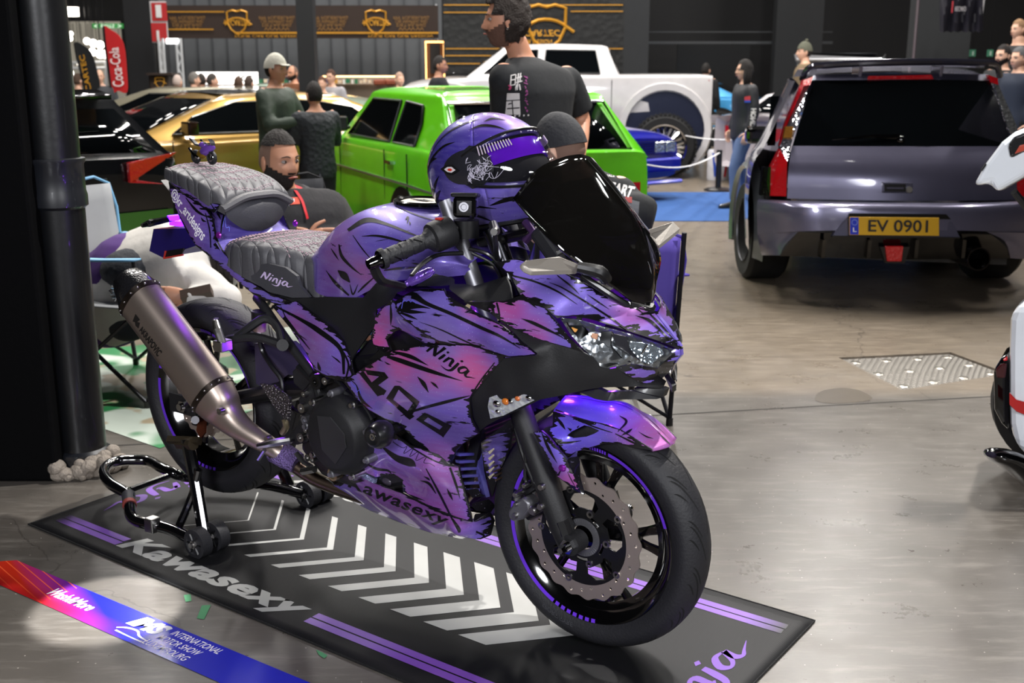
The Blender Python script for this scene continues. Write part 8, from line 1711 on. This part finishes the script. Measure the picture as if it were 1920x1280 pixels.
for v in me.vertices: s_, t_ = v.co.x, v.co.y; v.co = a.lerp(b, s_).lerp(d.lerp(c, s_), t_)
link('lettering', me, M('e8dede', .6), f1, False)
f2 = flag('feather_flag', 'black feather flag with gold lettering leaning behind the grey cardigan man', [(158, 165), (145, 110), (140, 80), (155, 84), (172, 100), (182, 135), (186, 165)], 15.2, '15171a', (166, 175))
o = Vector(f2.location); me = fit(textmesh('CARTEC', 1, 0, .02), 0, 0, 1, 1); a, b, c, d = [wz(*q, 15.17)-o for q in ((172, 170), (158, 102), (148, 104), (162, 172))]
for v in me.vertices: s_, t_ = v.co.x, v.co.y; v.co = a.lerp(b, s_).lerp(d.lerp(c, s_), t_)
link('lettering', me, GOLDM, f2, False)
# right side banner, exit pictograms, pole
rb = root_('hanging_banner', 1800, 30, 14.5, 'dark crumpled banner with pale print hanging at the top right', 'banner'); o = Vector(rb.location); m = MB()
m.grid([[wz(1762+ (1843-1762)*i/12, y+(3 if i % 2 else 0), 14.5+.06*math.sin(i*1.9+j))-o for i in range(13)] for j, y in enumerate((-20, 0, 25, 58))], 2, 2); m.build('banner_cloth', M('1d1c24', .45), rb); wtx('RECARO', (1790, 21), (1812, 12), 14.4, 'lettering', M('b9b4b8', .5), rb, .1); slab('red_mark', (1784, 24), (1788, 2), 14.4, M('a8343c', .5), .01, rb); m = MB(); m.tube([wz(1846, -20, 14.5)-o, wz(1836, 55, 14.5)-o], .02, 6); m.build('banner_edge', M('c9c9cc', .4), rb)
for x in (1824, 1857): 
    e = root_('exit_pictogram', x, 99, 16, 'small dim green exit pictogram, %s of the two below the dark banner' % ('left' if x == 1824 else 'right'), 'sign'); slab('plate', (x-6, 106), (x+6, 93), 16, M('3a6a54', .5, emit='3a7a5c', es=.25), .02, e); m = MB(); m.tube([(0, .03, wz(x, 94, 16).z), (0, .03, 8)], .006, 4); m.build('hanging_wire', BLK, e); slab('figure', (x-1, 104), (x+2, 96), 15.98, M('b8c8bc', .5), .01, e)
A = wz(1728, 0, 13); m = MB(); m.tube([(wz(1722, 0, 13).x, 13, 4), (wz(1722, 0, 13).x, 13, 0)], .018, 8); tag(m.build('slim_post', M('6a5f62', .4, .6)), 'thin upright metal post behind the spoiler of the grey wagon', 'post')
# rope barrier
def barrier(px, py, label, h=.95, top=None, s=1.):
    b = Vector(wg(px, py)); r = empty('barrier_post', tuple(b), 0, label, 'barrier post', 'rope barrier posts'); z = h
    if top: 
        d = rayw(px, top); z = CH+d[2]*(b.y-.0)/d[1]
    m = MB(); m.cyl((0, 0, .02), (0, 0, z), .034*s, n=16); m.build('post', BLK, r); m = MB(); m.lathe([(.16*s, 0), (.16*s, .015), (.12*s, .03), (.04*s, .04), (0, .04)], n=28); m.build('base', BLK, r); return Vector((b.x, b.y, z))
p1 = barrier(1346, 357, 'black barrier post at the edge of the blue carpet left of the woman in jeans', top=281)
p2 = barrier(1207, 298, 'black barrier post in front of the chrome wheel of the white pickup', top=222, s=.8); p0 = wz(1195, 300, p1.y-.6)
for a, b, lb in ((wz(1185, 303, 8.6), p1-Vector((0, 0, .03)), 'white barrier tape running from the green hatchback to the post on the carpet'), (p2-Vector((0, 0, .03)), wz(1420, 262, 10.8), 'thin white barrier tape running right from the far post')):
    m = MB(); L = [a.lerp(b, t)-Vector((0, 0, .10*math.sin(PI*t))) for t in [i/8 for i in range(9)]]; m.tube(L, .014, 4, 2, flat=.4); tag(m.build('barrier_tape', M('d8d8da', .6)), lb, 'barrier tape')
# white cooler with red and blue flashes
c = Vector(wg(1352, 340)); ck = empty('cooler_can', (c.x, c.y+.2, 0), 0, 'white can shaped cooler with red and blue flashes behind the barrier post', 'cooler'); zt = wp(1352, 283, c.y)[2]; rr_ = 22/F_PX*c.y
m = MB(); m.lathe([(0, 0), (rr_*.95, 0), (rr_, .02), (rr_, zt-.03), (rr_*.9, zt), (0, zt)], n=32); m.build('can_body', M('d3d3d8', .35), ck)
for a0, col, s_ in ((-1.25, 'c02a30', 1), (-1.95, '2a50b8', -1)): m = MB(); m.grid([[(rr_*1.01*math.cos(a0+s_*(.35*z/zt)+da), rr_*1.01*math.sin(a0+s_*(.35*z/zt)+da), z) for da in (-.12, 0, .12)] for z in (.05, zt*.35, zt*.65, zt*.92)], 1, 1); m.build('colour_flash', M(col, .4), ck)
